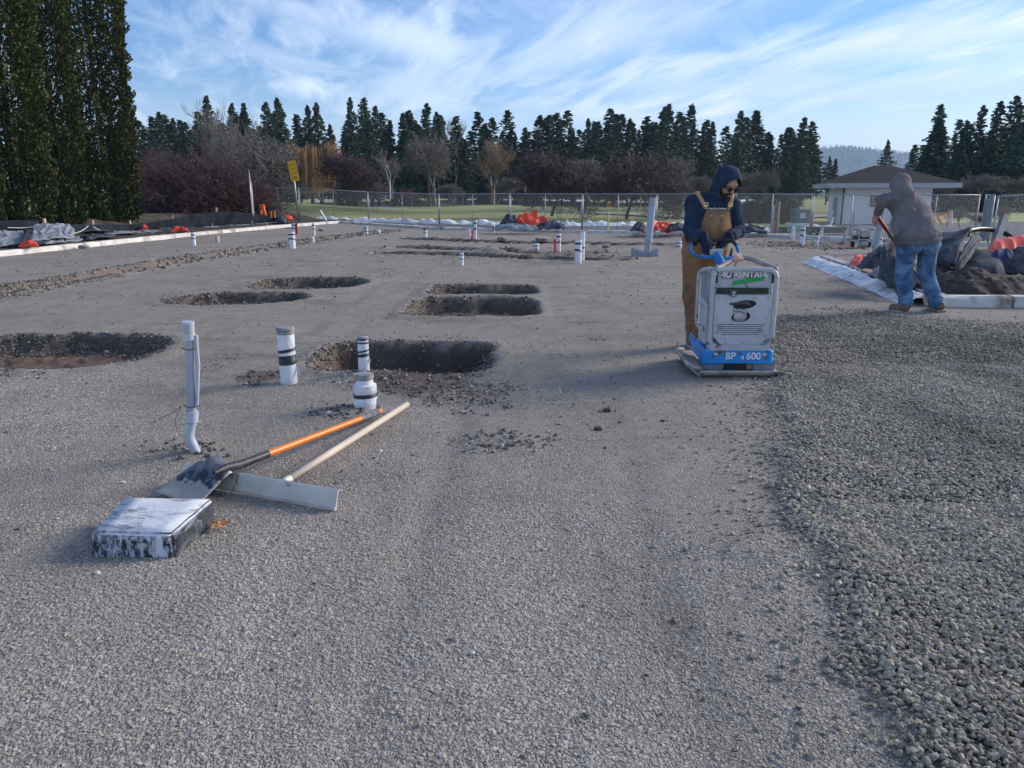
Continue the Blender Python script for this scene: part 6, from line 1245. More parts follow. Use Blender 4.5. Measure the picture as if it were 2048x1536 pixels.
# ================================================================ PEOPLE (signed distance shapes turned into one skin each)
def surface_nets(f, org, h):
    nx, ny, nz_ = f.shape; c = [f[i:nx - 1 + i, j:ny - 1 + j, k:nz_ - 1 + k] for i in (0, 1) for j in (0, 1) for k in (0, 1)]
    ins = [a < 0 for a in c]; anyi = np.logical_or.reduce(ins); alli = np.logical_and.reduce(ins); m = anyi & ~alli
    pos = np.zeros(m.shape + (3,), np.float32); cnt = np.zeros(m.shape, np.float32); off = [(i, j, k) for i in (0, 1) for j in (0, 1) for k in (0, 1)]
    for a in range(8):
        for b in range(a + 1, 8):
            d = [off[b][q] - off[a][q] for q in range(3)]
            if sum(d) != 1 or min(d) < 0: continue
            cr = (ins[a] != ins[b]) & m; fa, fb = c[a], c[b]; t = np.where(cr, fa / np.where(fa - fb == 0, 1, fa - fb), 0)
            for q in range(3): pos[..., q] += np.where(cr, off[a][q] + t * d[q], 0)
            cnt += cr
    idx = np.full(m.shape, -1, np.int64); idx[m] = np.arange(m.sum()); I = np.argwhere(m)
    V = (pos[m] / cnt[m][:, None] + I) * h + np.array(org); F = []
    s = f < 0
    for ax in range(3):
        sl0 = [slice(1, -1)] * 3; sl1 = [slice(1, -1)] * 3; sl0[ax] = slice(0, -1); sl1[ax] = slice(1, None)
        A = s[tuple(sl0)]; B = s[tuple(sl1)]; e = np.argwhere(A != B); sg = A[A != B]
        if not len(e): continue
        e = e + np.array([0 if q == ax else 1 for q in range(3)]); o1, o2 = [q for q in range(3) if q != ax]
        def g(d1, d2): w = e.copy(); w[:, o1] -= d1; w[:, o2] -= d2; return idx[w[:, 0], w[:, 1], w[:, 2]]
        q = np.stack([g(0, 0), g(1, 0), g(1, 1), g(0, 1)], 1)
        flip = sg if ax != 1 else ~sg
        q = np.where(flip[:, None], q, q[:, ::-1]); F.append(q)
    F = np.concatenate(F); F = F[(F >= 0).all(1)]; return V, F
def cap(a, b, ra, rb=None, sq=None):
    a = np.array(a, float); b = np.array(b, float); rb = ra if rb is None else rb
    def f(p):
        if sq is not None: s_ = np.array(sq); pa = (p - a) / s_; ba = (b - a) / s_
        else: pa = p - a; ba = b - a
        t = np.clip((pa @ ba) / max(1e-9, ba @ ba), 0, 1); d = np.linalg.norm(pa - t[..., None] * ba, axis=-1) - (ra + (rb - ra) * t); return d
    return f
def ell(c, r, R=None):
    c = np.array(c, float); r = np.array(r, float); Rm = None if R is None else np.array(R.to_3x3() if hasattr(R, 'to_3x3') else R)
    def f(p):
        q = p - c
        if Rm is not None: q = q @ Rm
        k = np.linalg.norm(q / r, axis=-1); return (k - 1) * r.min()
    return f
def un(fs, k=.03):
    def f(p):
        d = fs[0](p)
        for g in fs[1:]:
            e = g(p); h_ = np.clip(.5 + .5 * (e - d) / k, 0, 1); d = e * (1 - h_) + d * h_ - k * h_ * (1 - h_)
        return d
    return f
def inter(*fs): return lambda p: np.maximum.reduce([g(p) for g in fs])
def grow_(f, r): return lambda p: f(p) - r
def neg(f): return lambda p: -f(p)
def half(pt, n): pt = np.array(pt, float); n = np.array(n, float); n /= np.linalg.norm(n); return lambda p: (p - pt) @ n
def n3(p, s, seed=0.0):
    q = p * s; a = np.sin(q[..., 0] * 1.7 + 1.3 * np.sin(q[..., 1] * 1.1 + seed) + seed * 2.1); b = np.sin(q[..., 1] * 1.9 + 1.2 * np.sin(q[..., 2] * 1.3 + seed * 1.7)); c = np.sin(q[..., 2] * 2.1 + 1.1 * np.sin(q[..., 0] * 1.2 - seed) + seed)
    return (a * b + b * c + c * a) / 3
def folds(f, amp, s, seed=0.0, center=None, rad=None, st=(1, 1, 1)):
    st = np.array(st)
    def g(p):
        w = amp * (1 - np.abs(n3(p * st, s, seed)) * 2.2)
        if center is not None: w = w * np.exp(-(np.linalg.norm(p - np.array(center), axis=-1) / rad) ** 2)
        return f(p) + w
    return g
def skin(name, f, lo_, hi, h, mat_, parent, sub=False, org=(0, 0, 0)):
    K = 5; nb = [int(math.ceil((hi[i] - lo_[i]) / (h * K))) + 1 for i in range(3)]
    ax = [lo_[i] + (np.arange(nb[i]) * K + (K - 1) / 2) * h for i in range(3)]; P = np.stack(np.meshgrid(*ax, indexing='ij'), -1); cv = f(P)
    act = np.argwhere(np.abs(cv) < h * K * 1.35 + .014); v = np.repeat(np.repeat(np.repeat(cv, K, 0), K, 1), K, 2).astype(np.float32)
    sub_ = np.stack(np.meshgrid(*[np.arange(K)] * 3, indexing='ij'), -1).reshape(-1, 3); gi = (act[:, None] * K + sub_[None]).reshape(-1, 3)
    v[gi[:, 0], gi[:, 1], gi[:, 2]] = f(np.array(lo_) + gi * h)
    V, F = surface_nets(v, lo_, h); me = npmesh(name, V - np.array(org), F); bm = bmesh.new(); bm.from_mesh(me)
    for _ in range(2): bmesh.ops.smooth_vert(bm, verts=bm.verts, factor=.5, use_axis_x=True, use_axis_y=True, use_axis_z=True)
    bmesh.ops.recalc_face_normals(bm, faces=bm.faces); bm.to_mesh(me); bm.free()
    return link(name, me, mat_, parent)
NAVY = mat('navy_sweatshirt', (.017, .030, .060), (.030, .050, .088), rough=.95, scale=7, bump=.4, bscale=220, spec=.15)
DUCK = mat('tan_duck_canvas', (.33, .19, .095), (.25, .14, .072), rough=.9, scale=6, bump=.6, bscale=180, c3=(.17, .11, .075), s3=4, thr3=(.52, .68), spec=.15)
STRAP = mat('tan_strap', (.45, .27, .16), (.36, .21, .12), rough=.85, scale=20)
SKIN = mat('skin', (.48, .27, .19), (.40, .20, .14), rough=.55, scale=14, bump=.2, bscale=120)
BEARD = mat('dark_beard', (.030, .020, .016), (.05, .035, .03), rough=.9, scale=60, bump=1, bscale=200)
GLOVE = mat('navy_glove', (.008, .012, .035), (.014, .020, .05), rough=.9, scale=20, bump=.4, bscale=200); TIP = mat('grey_glove_rubber', (.30, .32, .32), (.20, .22, .22), rough=.7, scale=30)
BRASS = mat('brass_button', (.65, .50, .30), rough=.3, metal=.9)
HOODB = mat('brown_grey_hoodie', (.205, .190, .196), (.160, .148, .156), rough=.95, scale=5, bump=.5, bscale=220, c3=(.115, .105, .12), s3=2.5, thr3=(.5, .66), spec=.15)
DENIM = mat('blue_denim', (.085, .18, .33), (.16, .28, .44), rough=.85, scale=7, bump=.5, bscale=260, c3=(.045, .10, .21), s3=5, thr3=(.48, .62), thr=(.42, .58), spec=.2)
BOOT = mat('worn_boot_leather', (.20, .12, .09), (.13, .08, .065), rough=.7, scale=20, c3=(.33, .30, .27), s3=18, thr3=(.55, .65)); SOLE = mat('pale_boot_sole', (.42, .38, .33), (.30, .27, .24), rough=.85)
def hand_fn(w, d, up, side, L_=.175, curl=.9, spread=.018, sgn=1, gl=0.0, thumb=1):
    """palm + four unequal bent fingers + thumb. w wrist, d direction of the hand, up back of hand, side towards the thumb"""
    w = np.array(w, float); d = np.array(d, float); d /= np.linalg.norm(d); up = np.array(up, float); up -= d * (up @ d); up /= np.linalg.norm(up); sd_ = np.cross(up, d) * sgn; fs = []
    pc = w + d * .045; fs.append(lambda p: un([cap(w, w + d * .02, .026 + gl, .030 + gl), ell(w + d * .05, np.array([.042 + gl, .050, .020 + gl]), np.stack([sd_, d, up], 1))], .02)(p)); tips = []
    for i, (o, ln) in enumerate(((.030, .068), (.010, .078), (-.010, .072), (-.029, .056))):
        a = w + d * (.085 - abs(i - 1.3) * .004) + sd_ * o; cur = a; dr = d.copy(); r = .0098 + gl * .8
        for j, fr in enumerate((.45, .32, .27)):
            ang = curl * (.35 + .30 * j); dr = dr * math.cos(ang) - up * math.sin(ang); u2 = up; up_ = np.cross(sd_, dr) * sgn; nx_ = cur + dr * ln * fr + sd_ * o * .12; fs.append(cap(cur, nx_, r, r * .92)); cur = nx_; r *= .92; up_l = up_
            if j < 2: up = up  # keep the back of the hand fixed
            if j == 1: tipa = cur
        tips.append((tipa, cur, r))
    a = w + d * .025 + sd_ * .032; b = a + d * .030 + sd_ * .022 - up * .012; c = b + d * .030 + sd_ * .004 - up * .020; fs += [cap(a, b, .014 + gl, .0125 + gl), cap(b, c, .0125 + gl, .010 + gl)]; tips.append((b * .4 + c * .6, c, .0105 + gl))
    return un(fs, .009), tips
def worker_one():
    O = Vector((1.86, 7.36, 0)); e = empty('person', O, 'worker in a navy hooded sweatshirt, tan bib overalls and dark glasses guiding the plate compactor', 'person'); o = tuple(O)
    pel, che, nek = (1.835, 7.44, .95), (1.865, 7.39, 1.24), (1.92, 7.35, 1.40); hd = np.array((1.962, 7.245, 1.545))
    sR, sL = (1.705, 7.38, 1.355), (2.045, 7.38, 1.345); eR, eL = (1.655, 7.27, 1.125), (2.105, 7.31, 1.115); wR, wL = (1.722, 6.985, 1.055), (1.965, 7.065, 1.065)
    Rh = Matrix.Rotation(math.radians(22), 3, 'Z') @ Matrix.Rotation(math.radians(34), 3, 'X')     # head turned to his left and bowed; local -y is the face
    Rn = np.array(Rh); H = lambda x, y, z: hd + Rn @ np.array((x, y, z))
    head = un([ell(hd, (.076, .094, .112), Rh), ell(H(0, -.045, -.062), (.052, .045, .052), Rh), cap(H(0, -.090, .008), H(0, -.112, -.026), .010, .015), ell(H(0, -.072, .034), (.062, .026, .018), Rh), cap(H(0, .03, -.08), nek, .055, .062), ell(H(.078, .01, -.01), (.010, .02, .03), Rh), ell(H(-.078, .01, -.01), (.010, .02, .03), Rh), ell(H(0, -.098, -.068), (.022, .012, .010), Rh)], .012)
    torso = [ell(che, (.175, .125, .215)), ell((1.85, 7.38, 1.08), (.175, .140, .15)), ell(pel, (.165, .13, .13)), cap(sR, sL, .065), cap(nek, che, .065, .10)]
    aR = [cap(sR, eR, .056, .045), cap(eR, wR, .044, .030)]; aL = [cap(sL, eL, .056, .045), cap(eL, wL, .044, .030)]
    hipR, hipL, kR, kL, fR, fL = (1.745, 7.44, .90), (1.93, 7.44, .90), (1.735, 7.40, .50), (1.98, 7.42, .50), (1.765, 7.43, .10), (2.00, 7.45, .10)
    legs = [cap(hipR, kR, .09, .062), cap(kR, fR, .058, .042), cap(hipL, kL, .09, .062), cap(kL, fL, .058, .042)]
    hR, tR = hand_fn(wR, (.10, -.55, -.75), (-.15, -.75, .45), 1, curl=.55, sgn=1); hL, tL = hand_fn(wL, (-.75, -.45, -.35), (-.1, -.35, .95), 1, curl=1.0, sgn=-1)
    body = un([head] + torso + aR + aL + legs + [hR, hL, cap(fR, (1.77, 7.30, .05), .042, .035), cap(fL, (2.01, 7.32, .05), .042, .035)], .025)
    skin('body', body, (1.5, 6.80, .0), (2.3, 7.75, 1.72), .0085, SKIN, e, org=o)
    # hoodie
    T = [ell(che, (.215, .160, .225)), ell((1.85, 7.38, 1.07), (.225, .185, .16)), cap(sR, sL, .092), cap(nek, che, .085, .14)]
    SR = [cap(sR, eR, .088, .070), cap(eR, wR, .070, .052)]; SL = [cap(sL, eL, .088, .070), cap(eL, wL, .070, .052)]
    hood_out = un([ell(H(0, .012, .018), (.120, .140, .142), Rh), cap(H(0, .05, -.05), (1.905, 7.42, 1.41), .095, .085), cap(H(-.03, -.02, -.10), (1.885, 7.31, 1.405), .055, .045), ell(H(0, -.02, -.125), (.085, .07, .030), Rh)], .035)
    def face_open(p):
        q = (p - hd) @ Rn; cyl = (np.sqrt((q[..., 0] / .088) ** 2 + ((q[..., 2] + .012) / .112) ** 2) - 1) * .088
        return np.minimum(np.maximum(cyl, q[..., 1] + .02), (np.sqrt((q[..., 0] / .094) ** 2 + ((q[..., 1] + .01) / .128) ** 2 + (q[..., 2] / .128) ** 2) - 1) * .094)
    hood = inter(folds(hood_out, .004, 26, 2.0), neg(face_open))
    hoodie0 = un([un(T, .06), un(SR, .04), un(SL, .04)], .035)
    hoodie = un([inter(folds(folds(folds(folds(hoodie0, .007, 20, 1.0), .012, 38, 2.0, eR, .12), .012, 38, 4.0, eL, .12), .008, 50, 3.0, wR, .09), neg(face_open)), hood], .012)
    hoodie = inter(hoodie, lambda p: .97 + .0 * p[..., 0] - p[..., 2])
    cuts = inter(hoodie, neg(cap(wR, tuple(np.array(wR) + np.array((.02, -.08, -.10))), .040)), neg(cap(wL, tuple(np.array(wL) + np.array((-.10, -.05, -.04))), .040)))
    skin('hooded_sweatshirt', cuts, (1.50, 6.98, .92), (2.28, 7.68, 1.74), .0075, NAVY, e, org=o)
    # overalls
    LG = [cap(hipR, kR, .125, .098), cap(kR, (1.765, 7.42, .14), .096, .082), cap(hipL, kL, .125, .098), cap(kL, (2.00, 7.44, .12), .096, .080), ell((1.84, 7.42, .95), (.222, .178, .15)), ell((1.84, 7.42, 1.04), (.205, .165, .10))]
    trou = folds(folds(folds(un(LG, .035), .012, 17, .3, st=(1, 1, .6)), .010, 30, 2.3, (1.74, 7.3, .55), .2, st=(.5, .5, 1.4)), .012, 46, 1.0, (1.76, 7.4, .2), .16, st=(.4, .4, 1.6))
    bibr = lambda p: np.maximum(np.maximum(np.abs(p[..., 0] - (1.882 + (p[..., 2] - 1.15) * .08)) - (.148 - np.maximum(0, p[..., 2] - 1.16) * .25), p[..., 2] - 1.315 + 0.0 * p[..., 0]), np.maximum(.95 - p[..., 2], p[..., 1] - 7.40))
    bib = inter(grow_(un(T + [ell((1.865, 7.34, 1.12), (.17, .175, .17))], .06), .008), bibr)
    backp = inter(grow_(un(T, .06), .012), lambda p: np.maximum(np.maximum(np.abs(p[..., 0] - 1.86) - .10, p[..., 2] - 1.25), np.maximum(.95 - p[..., 2], 7.42 - p[..., 1])))
    skin('bib_overalls', folds(un([inter(trou, lambda p: p[..., 2] - 1.06), bib, backp], .015), .003, 30, 5), (1.54, 7.10, .06), (2.20, 7.70, 1.34), .0085, DUCK, e, org=o)
    for x0, x1 in ((1.728, 1.779), (2.030, 1.992)):
        st = inter(grow_(un([hoodie0, ell((1.86, 7.36, 1.30), (.12, .12, .12))], .03), .015), lambda p, x0=x0, x1=x1: np.maximum(np.maximum(np.abs(p[..., 0] - (x1 + (x0 - x1) * np.clip((p[..., 2] - 1.32) / .11, 0, 1.1))) - .0195, 1.315 - p[..., 2]), p[..., 1] - 7.50)); skin('strap', st, (1.66, 7.10, 1.27), (2.12, 7.56, 1.54), .006, STRAP, e, org=o)
    def front_y(x, z, f=grow_(hoodie0, .02)):
        ys = np.linspace(7.0, 7.4, 200); P = np.stack([np.full(200, x), ys, np.full(200, z)], -1); v = f(P); i = np.argmax(v < 0); return ys[i]
    fb = grow_(un([hoodie0, bib], .01), 0)
    for x, z in ((1.785, 1.318), (1.985, 1.318), (1.822, 1.255), (1.925, 1.255)): y = front_y(x, z, fb); MB().lathe([(.001, .006), (.009, .004), (.010, 0)], 12).build('button', BRASS, e, True, loc=Vector((x, y - .002, z)) - O, rot_=(math.pi / 2, 0, 0))
    for x, z in ((1.775, 1.345), (2.002, 1.345)): y = front_y(x, z, grow_(hoodie0, .016)); MB().box((0, 0, 0), (.044, .006, .012)).box((0, 0, .026), (.044, .006, .006)).box((-.02, 0, .013), (.005, .006, .03)).box((.02, 0, .013), (.005, .006, .03)).build('buckle', BRASS, e, loc=Vector((x, y - .006, z)) - O)
    mb = MB(); n = 16
    for i in range(n): x = 1.80 + .165 * i / (n - 1); y = front_y(x, 1.318, fb); mb.box((x - o[0], y - .003 - o[1], 1.320 + .003 * math.sin(i * 1.7)), (.013, .008, .009 + .004 * math.sin(i * 2.9)))
    mb.build('frayed_hem', mat('frayed_white_thread', (.72, .70, .68), rough=.9), e)
    # gloves
    for nm, (wr, d, up, sg, cu) in {'r': (wR, (.10, -.55, -.75), (-.15, -.75, .45), 1, .55), 'l': (wL, (-.75, -.45, -.35), (-.1, -.35, .95), -1, 1.0)}.items():
        f, tips = hand_fn(wr, d, up, 1, curl=cu, sgn=sg, gl=.004); dd = np.array(d) / np.linalg.norm(d); c = un([f, cap(np.array(wr) - dd * .05, np.array(wr) + dd * .01, .040, .036)], .012)
        lo_ = np.minimum(wr, np.array(wr) + dd * .2) - .09; hi = np.maximum(wr, np.array(wr) + dd * .2) + .09
        gl = skin('glove', c, tuple(lo_), tuple(hi), .0045, GLOVE, e, org=o)
        skin('fingertips', un([cap(a * .6 + b * .4, b, r + .0032) for a, b, r in tips], .002), tuple(lo_), tuple(hi), .0045, TIP, gl, org=o)
    # face
    beard = inter(un([ell(H(0, -.050, -.078), (.057, .050, .046), Rh), ell(H(0, -.094, -.052), (.030, .014, .010), Rh), ell(H(-.06, -.01, -.05), (.02, .03, .05), Rh), ell(H(.06, -.01, -.05), (.02, .03, .05), Rh)], .01), lambda p: -(np.linalg.norm((p - H(0, -.105, -.066)) / np.array((.02, .03, .007)), axis=-1) - 1) * .007)
    skin('beard', beard, tuple(hd - .17), tuple(hd + .13), .006, BEARD, e, org=o)
    GL = mat('black_lens', (.006, .006, .008), rough=.12, spec=.7); g_ = MB()
    for sx in (-1, 1): g_.lathe([(.001, .010), (.020, .007), (.027, .002), (.026, -.001)], 16, (sx * .034, 0, 0))
    g_.box((0, 0, .002), (.03, .006, .006)).box((.066, .035 * 0, -.03), (.005, .012, .07)).box((-.066, 0, -.03), (.005, .012, .07))
    gp = H(0, -.106, .006); ob = g_.build('sunglasses', GL, e, True, auto=40); M = (Rh @ Matrix.Rotation(math.radians(90), 3, 'X')).to_4x4(); M.translation = Vector(gp) - O; ob.matrix_local = M
    for dr in ((-.028, .0), (.03, .0)): MB().tube(smooth_pts([Vector(H(dr[0], -.075, -.125)) - O, Vector((1.915 + dr[0], 7.20, 1.37)) - O, Vector((1.915 + dr[0] * 1.3, 7.205, 1.31)) - O], 5), .0035, 6).build('drawstring', NAVY, e, True)
    for f_ in ((1.768, 7.40), (2.01, 7.42)):
        b = inter(un([cap((f_[0], f_[1] + .05, .06), (f_[0] + .005, f_[1] - .15, .045), .055, .050), cap((f_[0], f_[1] + .04, .07), (f_[0], f_[1] + .03, .20), .055, .060)], .03), lambda p: -p[..., 2] + .018); bt = skin('boot', b, (f_[0] - .1, f_[1] - .24, -.01), (f_[0] + .1, f_[1] + .15, .27), .008, BOOT, e, org=o)
        MB().box((f_[0] - o[0], f_[1] - .05 - o[1], .010), (.105, .29, .022)).build('sole', SOLE, bt, bevel=.01)
worker_one()
def worker_two():
    O = Vector((5.08, 9.66, 0)); e = empty('person', O, 'worker in brown grey hoodie and blue jeans seen from behind, holding a digging shovel', 'person'); o = tuple(O)
    pel, che, up_, nek = (5.02, 9.66, .93), (4.98, 9.80, 1.17), (4.905, 9.88, 1.33), (4.885, 9.93, 1.44); hd = np.array((4.865, 9.97, 1.56))
    sL, sR = (4.735, 9.88, 1.375), (5.045, 9.90, 1.33); eL = tuple(P3(1766, 400, 9.80)); wL = tuple(P3(1755, 428, 10.02)); eR, wR = (5.13, 10.10, 1.10), tuple(P3(1799, 480, 10.20))
    Rh = Matrix.Rotation(math.radians(-14), 3, 'Z') @ Matrix.Rotation(math.radians(-34), 3, 'X'); Rn = np.array(Rh); H = lambda x, y, z: hd + Rn @ np.array((x, y, z))
    head = un([ell(hd, (.074, .092, .110), Rh), ell(H(0, .045, -.062), (.05, .045, .05), Rh), cap(H(0, .09, .0), H(0, .112, -.026), .009, .014), ell(H(.076, 0, -.01), (.01, .02, .03), Rh), ell(H(-.076, 0, -.01), (.01, .02, .03), Rh), cap(H(0, -.02, -.07), nek, .055, .062)], .012)
    hipL, hipR, kL, kR, aL, aR = (4.90, 9.68, .88), (5.16, 9.68, .88), (4.925, 9.74, .50), (5.21, 9.76, .50), (4.985, 9.68, .09), (5.36, 9.66, .09)
    sh0, sh1 = np.array(P3(1753, 431, 10.03)), np.array(P3(1866, 598, 10.25)); dsh = (sh1 - sh0) / np.linalg.norm(sh1 - sh0)
    hL, tL = hand_fn(wL, (-.25, .15, -.9), (-.85, -.35, .1), 1, curl=1.15, sgn=-1); hR, tR = hand_fn(wR, (-.4, .3, -.8), (.6, .4, .3), 1, curl=1.15, sgn=1)
    body = un([head, ell(che, (.19, .14, .20)), ell(up_, (.18, .12, .14)), ell(pel, (.18, .14, .14)), cap(sL, sR, .07), cap(nek, up_, .06, .1), cap(sL, eL, .06, .048), cap(eL, wL, .046, .030), cap(sR, eR, .06, .048), cap(eR, wR, .046, .03), cap(hipL, kL, .095, .065), cap(kL, aL, .06, .042), cap(hipR, kR, .095, .065), cap(kR, aR, .06, .042), cap(aL, (4.93, 9.80, .04), .04, .034), cap(aR, (5.37, 9.79, .04), .04, .034), hL, hR], .025)
    skin('body', body, (4.2, 9.4, .0), (5.6, 10.4, 1.74), .010, SKIN, e, org=o)
    T = [ell(che, (.232, .185, .215)), ell((5.015, 9.68, .94), (.272, .238, .20)), ell((5.0, 9.75, 1.1), (.25, .21, .15)), ell(up_, (.215, .160, .165)), cap(sL, sR, .105), cap(nek, up_, .115, .15)]
    hood = folds(un([ell(H(0, -.025, .005), (.124, .132, .128), Rh), cap(H(0, -.05, -.08), (4.90, 9.84, 1.43), .105, .10), cap((4.79, 9.88, 1.435), (5.00, 9.88, 1.40), .062, .055)], .03), .007, 34, 1.2); hood = inter(hood, neg(un([ell(H(0, .13, -.01), (.07, .115, .10), Rh), ell(hd, (.085, .11, .12), Rh)], .02)))
    f = un([un(T, .06), un([cap(sL, eL, .098, .078), cap(eL, wL, .078, .055)], .04), un([cap(sR, eR, .098, .078), cap(eR, wR, .078, .055)], .04)], .035)
    f = folds(folds(folds(folds(f, .011, 9, .7, st=(1, 1, .5)), .018, 30, 2.0, eL, .15), .012, 15, 3.3, (4.85, 9.62, 1.3), .25, st=(1.2, 1, .8)), .014, 20, 1.1, (5.1, 9.5, .98), .2, st=(.4, .5, 1.8))
    skin('hood', inter(grow_(hood, .004), neg(grow_(f, -.012))), (4.6, 9.6, 1.25), (5.2, 10.3, 1.76), .007, HOODB, e, org=o)
    hem = lambda p: (.855 + .12 * np.clip(p[..., 0] - 4.98, -.2, .3)) - p[..., 2]
    skin('hooded_sweatshirt', inter(f, hem, neg(cap(wL, tuple(np.array(wL) + np.array((0, .02, -.1))), .045)), neg(cap(wR, tuple(np.array(wR) + np.array((-.04, .03, -.1))), .045))), (4.2, 9.36, .76), (5.5, 10.4, 1.76), .009, HOODB, e, org=o)
    band_ = inter(grow_(ell((5.015, 9.68, .93), (.268, .232, .22)), .010), hem, lambda p: p[..., 2] - (.905 + .12 * np.clip(p[..., 0] - 4.98, -.2, .3))); skin('rib_waistband', band_, (4.68, 9.38, .78), (5.34, 10.0, 1.06), .009, HOODB, e, org=o)
    LG = [cap(hipL, kL, .130, .105), cap(kL, (4.975, 9.69, .12), .100, .092), cap(hipR, kR, .130, .105), cap(kR, (5.345, 9.67, .12), .100, .092), ell((5.03, 9.66, .90), (.225, .175, .14)), ell((4.93, 9.60, .84), (.12, .11, .13)), ell((5.14, 9.60, .84), (.12, .11, .13))]
    J = folds(folds(folds(folds(un(LG, .03), .006, 20, 1.3), .016, 50, 2.2, (4.97, 9.66, .16), .13, st=(.35, .35, 1.7)), .016, 50, .4, (5.33, 9.66, .16), .13, st=(.35, .35, 1.7)), .010, 42, 3.1, (5.05, 9.6, .62), .22, st=(.4, .4, 1.3))
    jn = skin('jeans', inter(J, lambda p: p[..., 2] - .98, lambda p: .055 - p[..., 2]), (4.74, 9.42, .03), (5.50, 9.92, 1.0), .009, DENIM, e, org=o)
    Jw = un(LG, .03)
    for px_, pz in ((4.925, .80), (5.14, .80)):
        pk_ = inter(grow_(J, .006), lambda p, a=px_, c=pz: np.maximum(np.maximum(np.abs(p[..., 0] - a) - .062, np.abs(p[..., 2] - c) - .070), p[..., 1] - 9.64)); skin('back_pocket', pk_, (px_ - .08, 9.40, pz - .09), (px_ + .08, 9.66, pz + .09), .008, DENIM, jn, org=o)
    for (x, y), nm in (((4.955, 9.70), 0), ((5.385, 9.68), 1)):
        tl = .0 if nm == 0 else .03; d = (-.10, .05) if nm == 0 else (.03, .16)
        b = inter(un([cap((x, y - .04, .055 + tl), (x + d[0], y + d[1] * 1.2, .045), .056, .05), cap((x, y - .02, .07), (x, y, .17), .055, .055)], .03), lambda p: -p[..., 2] + .014); bt = skin('boot', b, (x - .24, y - .18, -.01), (x + .18, y + .32, .24), .008, BOOT, e, org=o)
        so_ = MB().box((x + d[0] / 2 - o[0], y + d[1] / 2 - .02 - o[1], .012 + tl * .3), (.115 if nm else .22, .27 if nm else .13, .024)); so_.build('sole', SOLE, bt, bevel=.01)
    # shovel in his hands
    s = empty('digging_shovel', Vector(sh0), 'long shovel with a red grip dug in beside the footing edge', 'shovel'); L2 = np.linalg.norm(sh1 - sh0); D_ = Vector(dsh) ; P_ = lambda t: D_ * (L2 * t)
    MB().tube([P_(-.02), P_(.17)], .024, 12).build('grip', mat('red_rubber_grip', (.45, .025, .02), (.33, .02, .02), rough=.5), s, True, auto=40)
    MB().tube([P_(.15), P_(.45), P_(.78)], .0185, 12).build('handle', mat('dark_wood_handle', (.16, .10, .06), (.10, .065, .04), rough=.6, scale=8), s, True, auto=40)
    MB().tube(smooth_pts([P_(.76), P_(.84) + Vector((.01, -.02, .01)), P_(.93)], 4), [.023] * 9, 12).build('socket', mat('tarnished_steel', (.24, .20, .15), (.34, .29, .22), metal=.4, rough=.5), s, True, auto=40)
    V = []; n = 10
    for i in range(n + 1):
        for j in range(n + 1):
            u2, v2 = i / n * 2 - 1, j / n; w_ = .085 * (1 - .35 * max(0, v2 - .6) / .4); V.append(P_(.92) + D_ * (.24 * v2) * .4 + Vector((u2 * w_, -.01 - .03 * (1 - u2 * u2), -.20 * v2)))
    F = [(i * (n + 1) + j, (i + 1) * (n + 1) + j, (i + 1) * (n + 1) + j + 1, i * (n + 1) + j + 1) for i in range(n) for j in range(n)]
    bl = link('blade', pymesh('blade', V, F, True), mat('sandy_blade', (.62, .55, .42), (.50, .43, .33), rough=.6, scale=9), s); q = bl.modifiers.new('s', 'SOLIDIFY'); q.thickness = .004
worker_two()
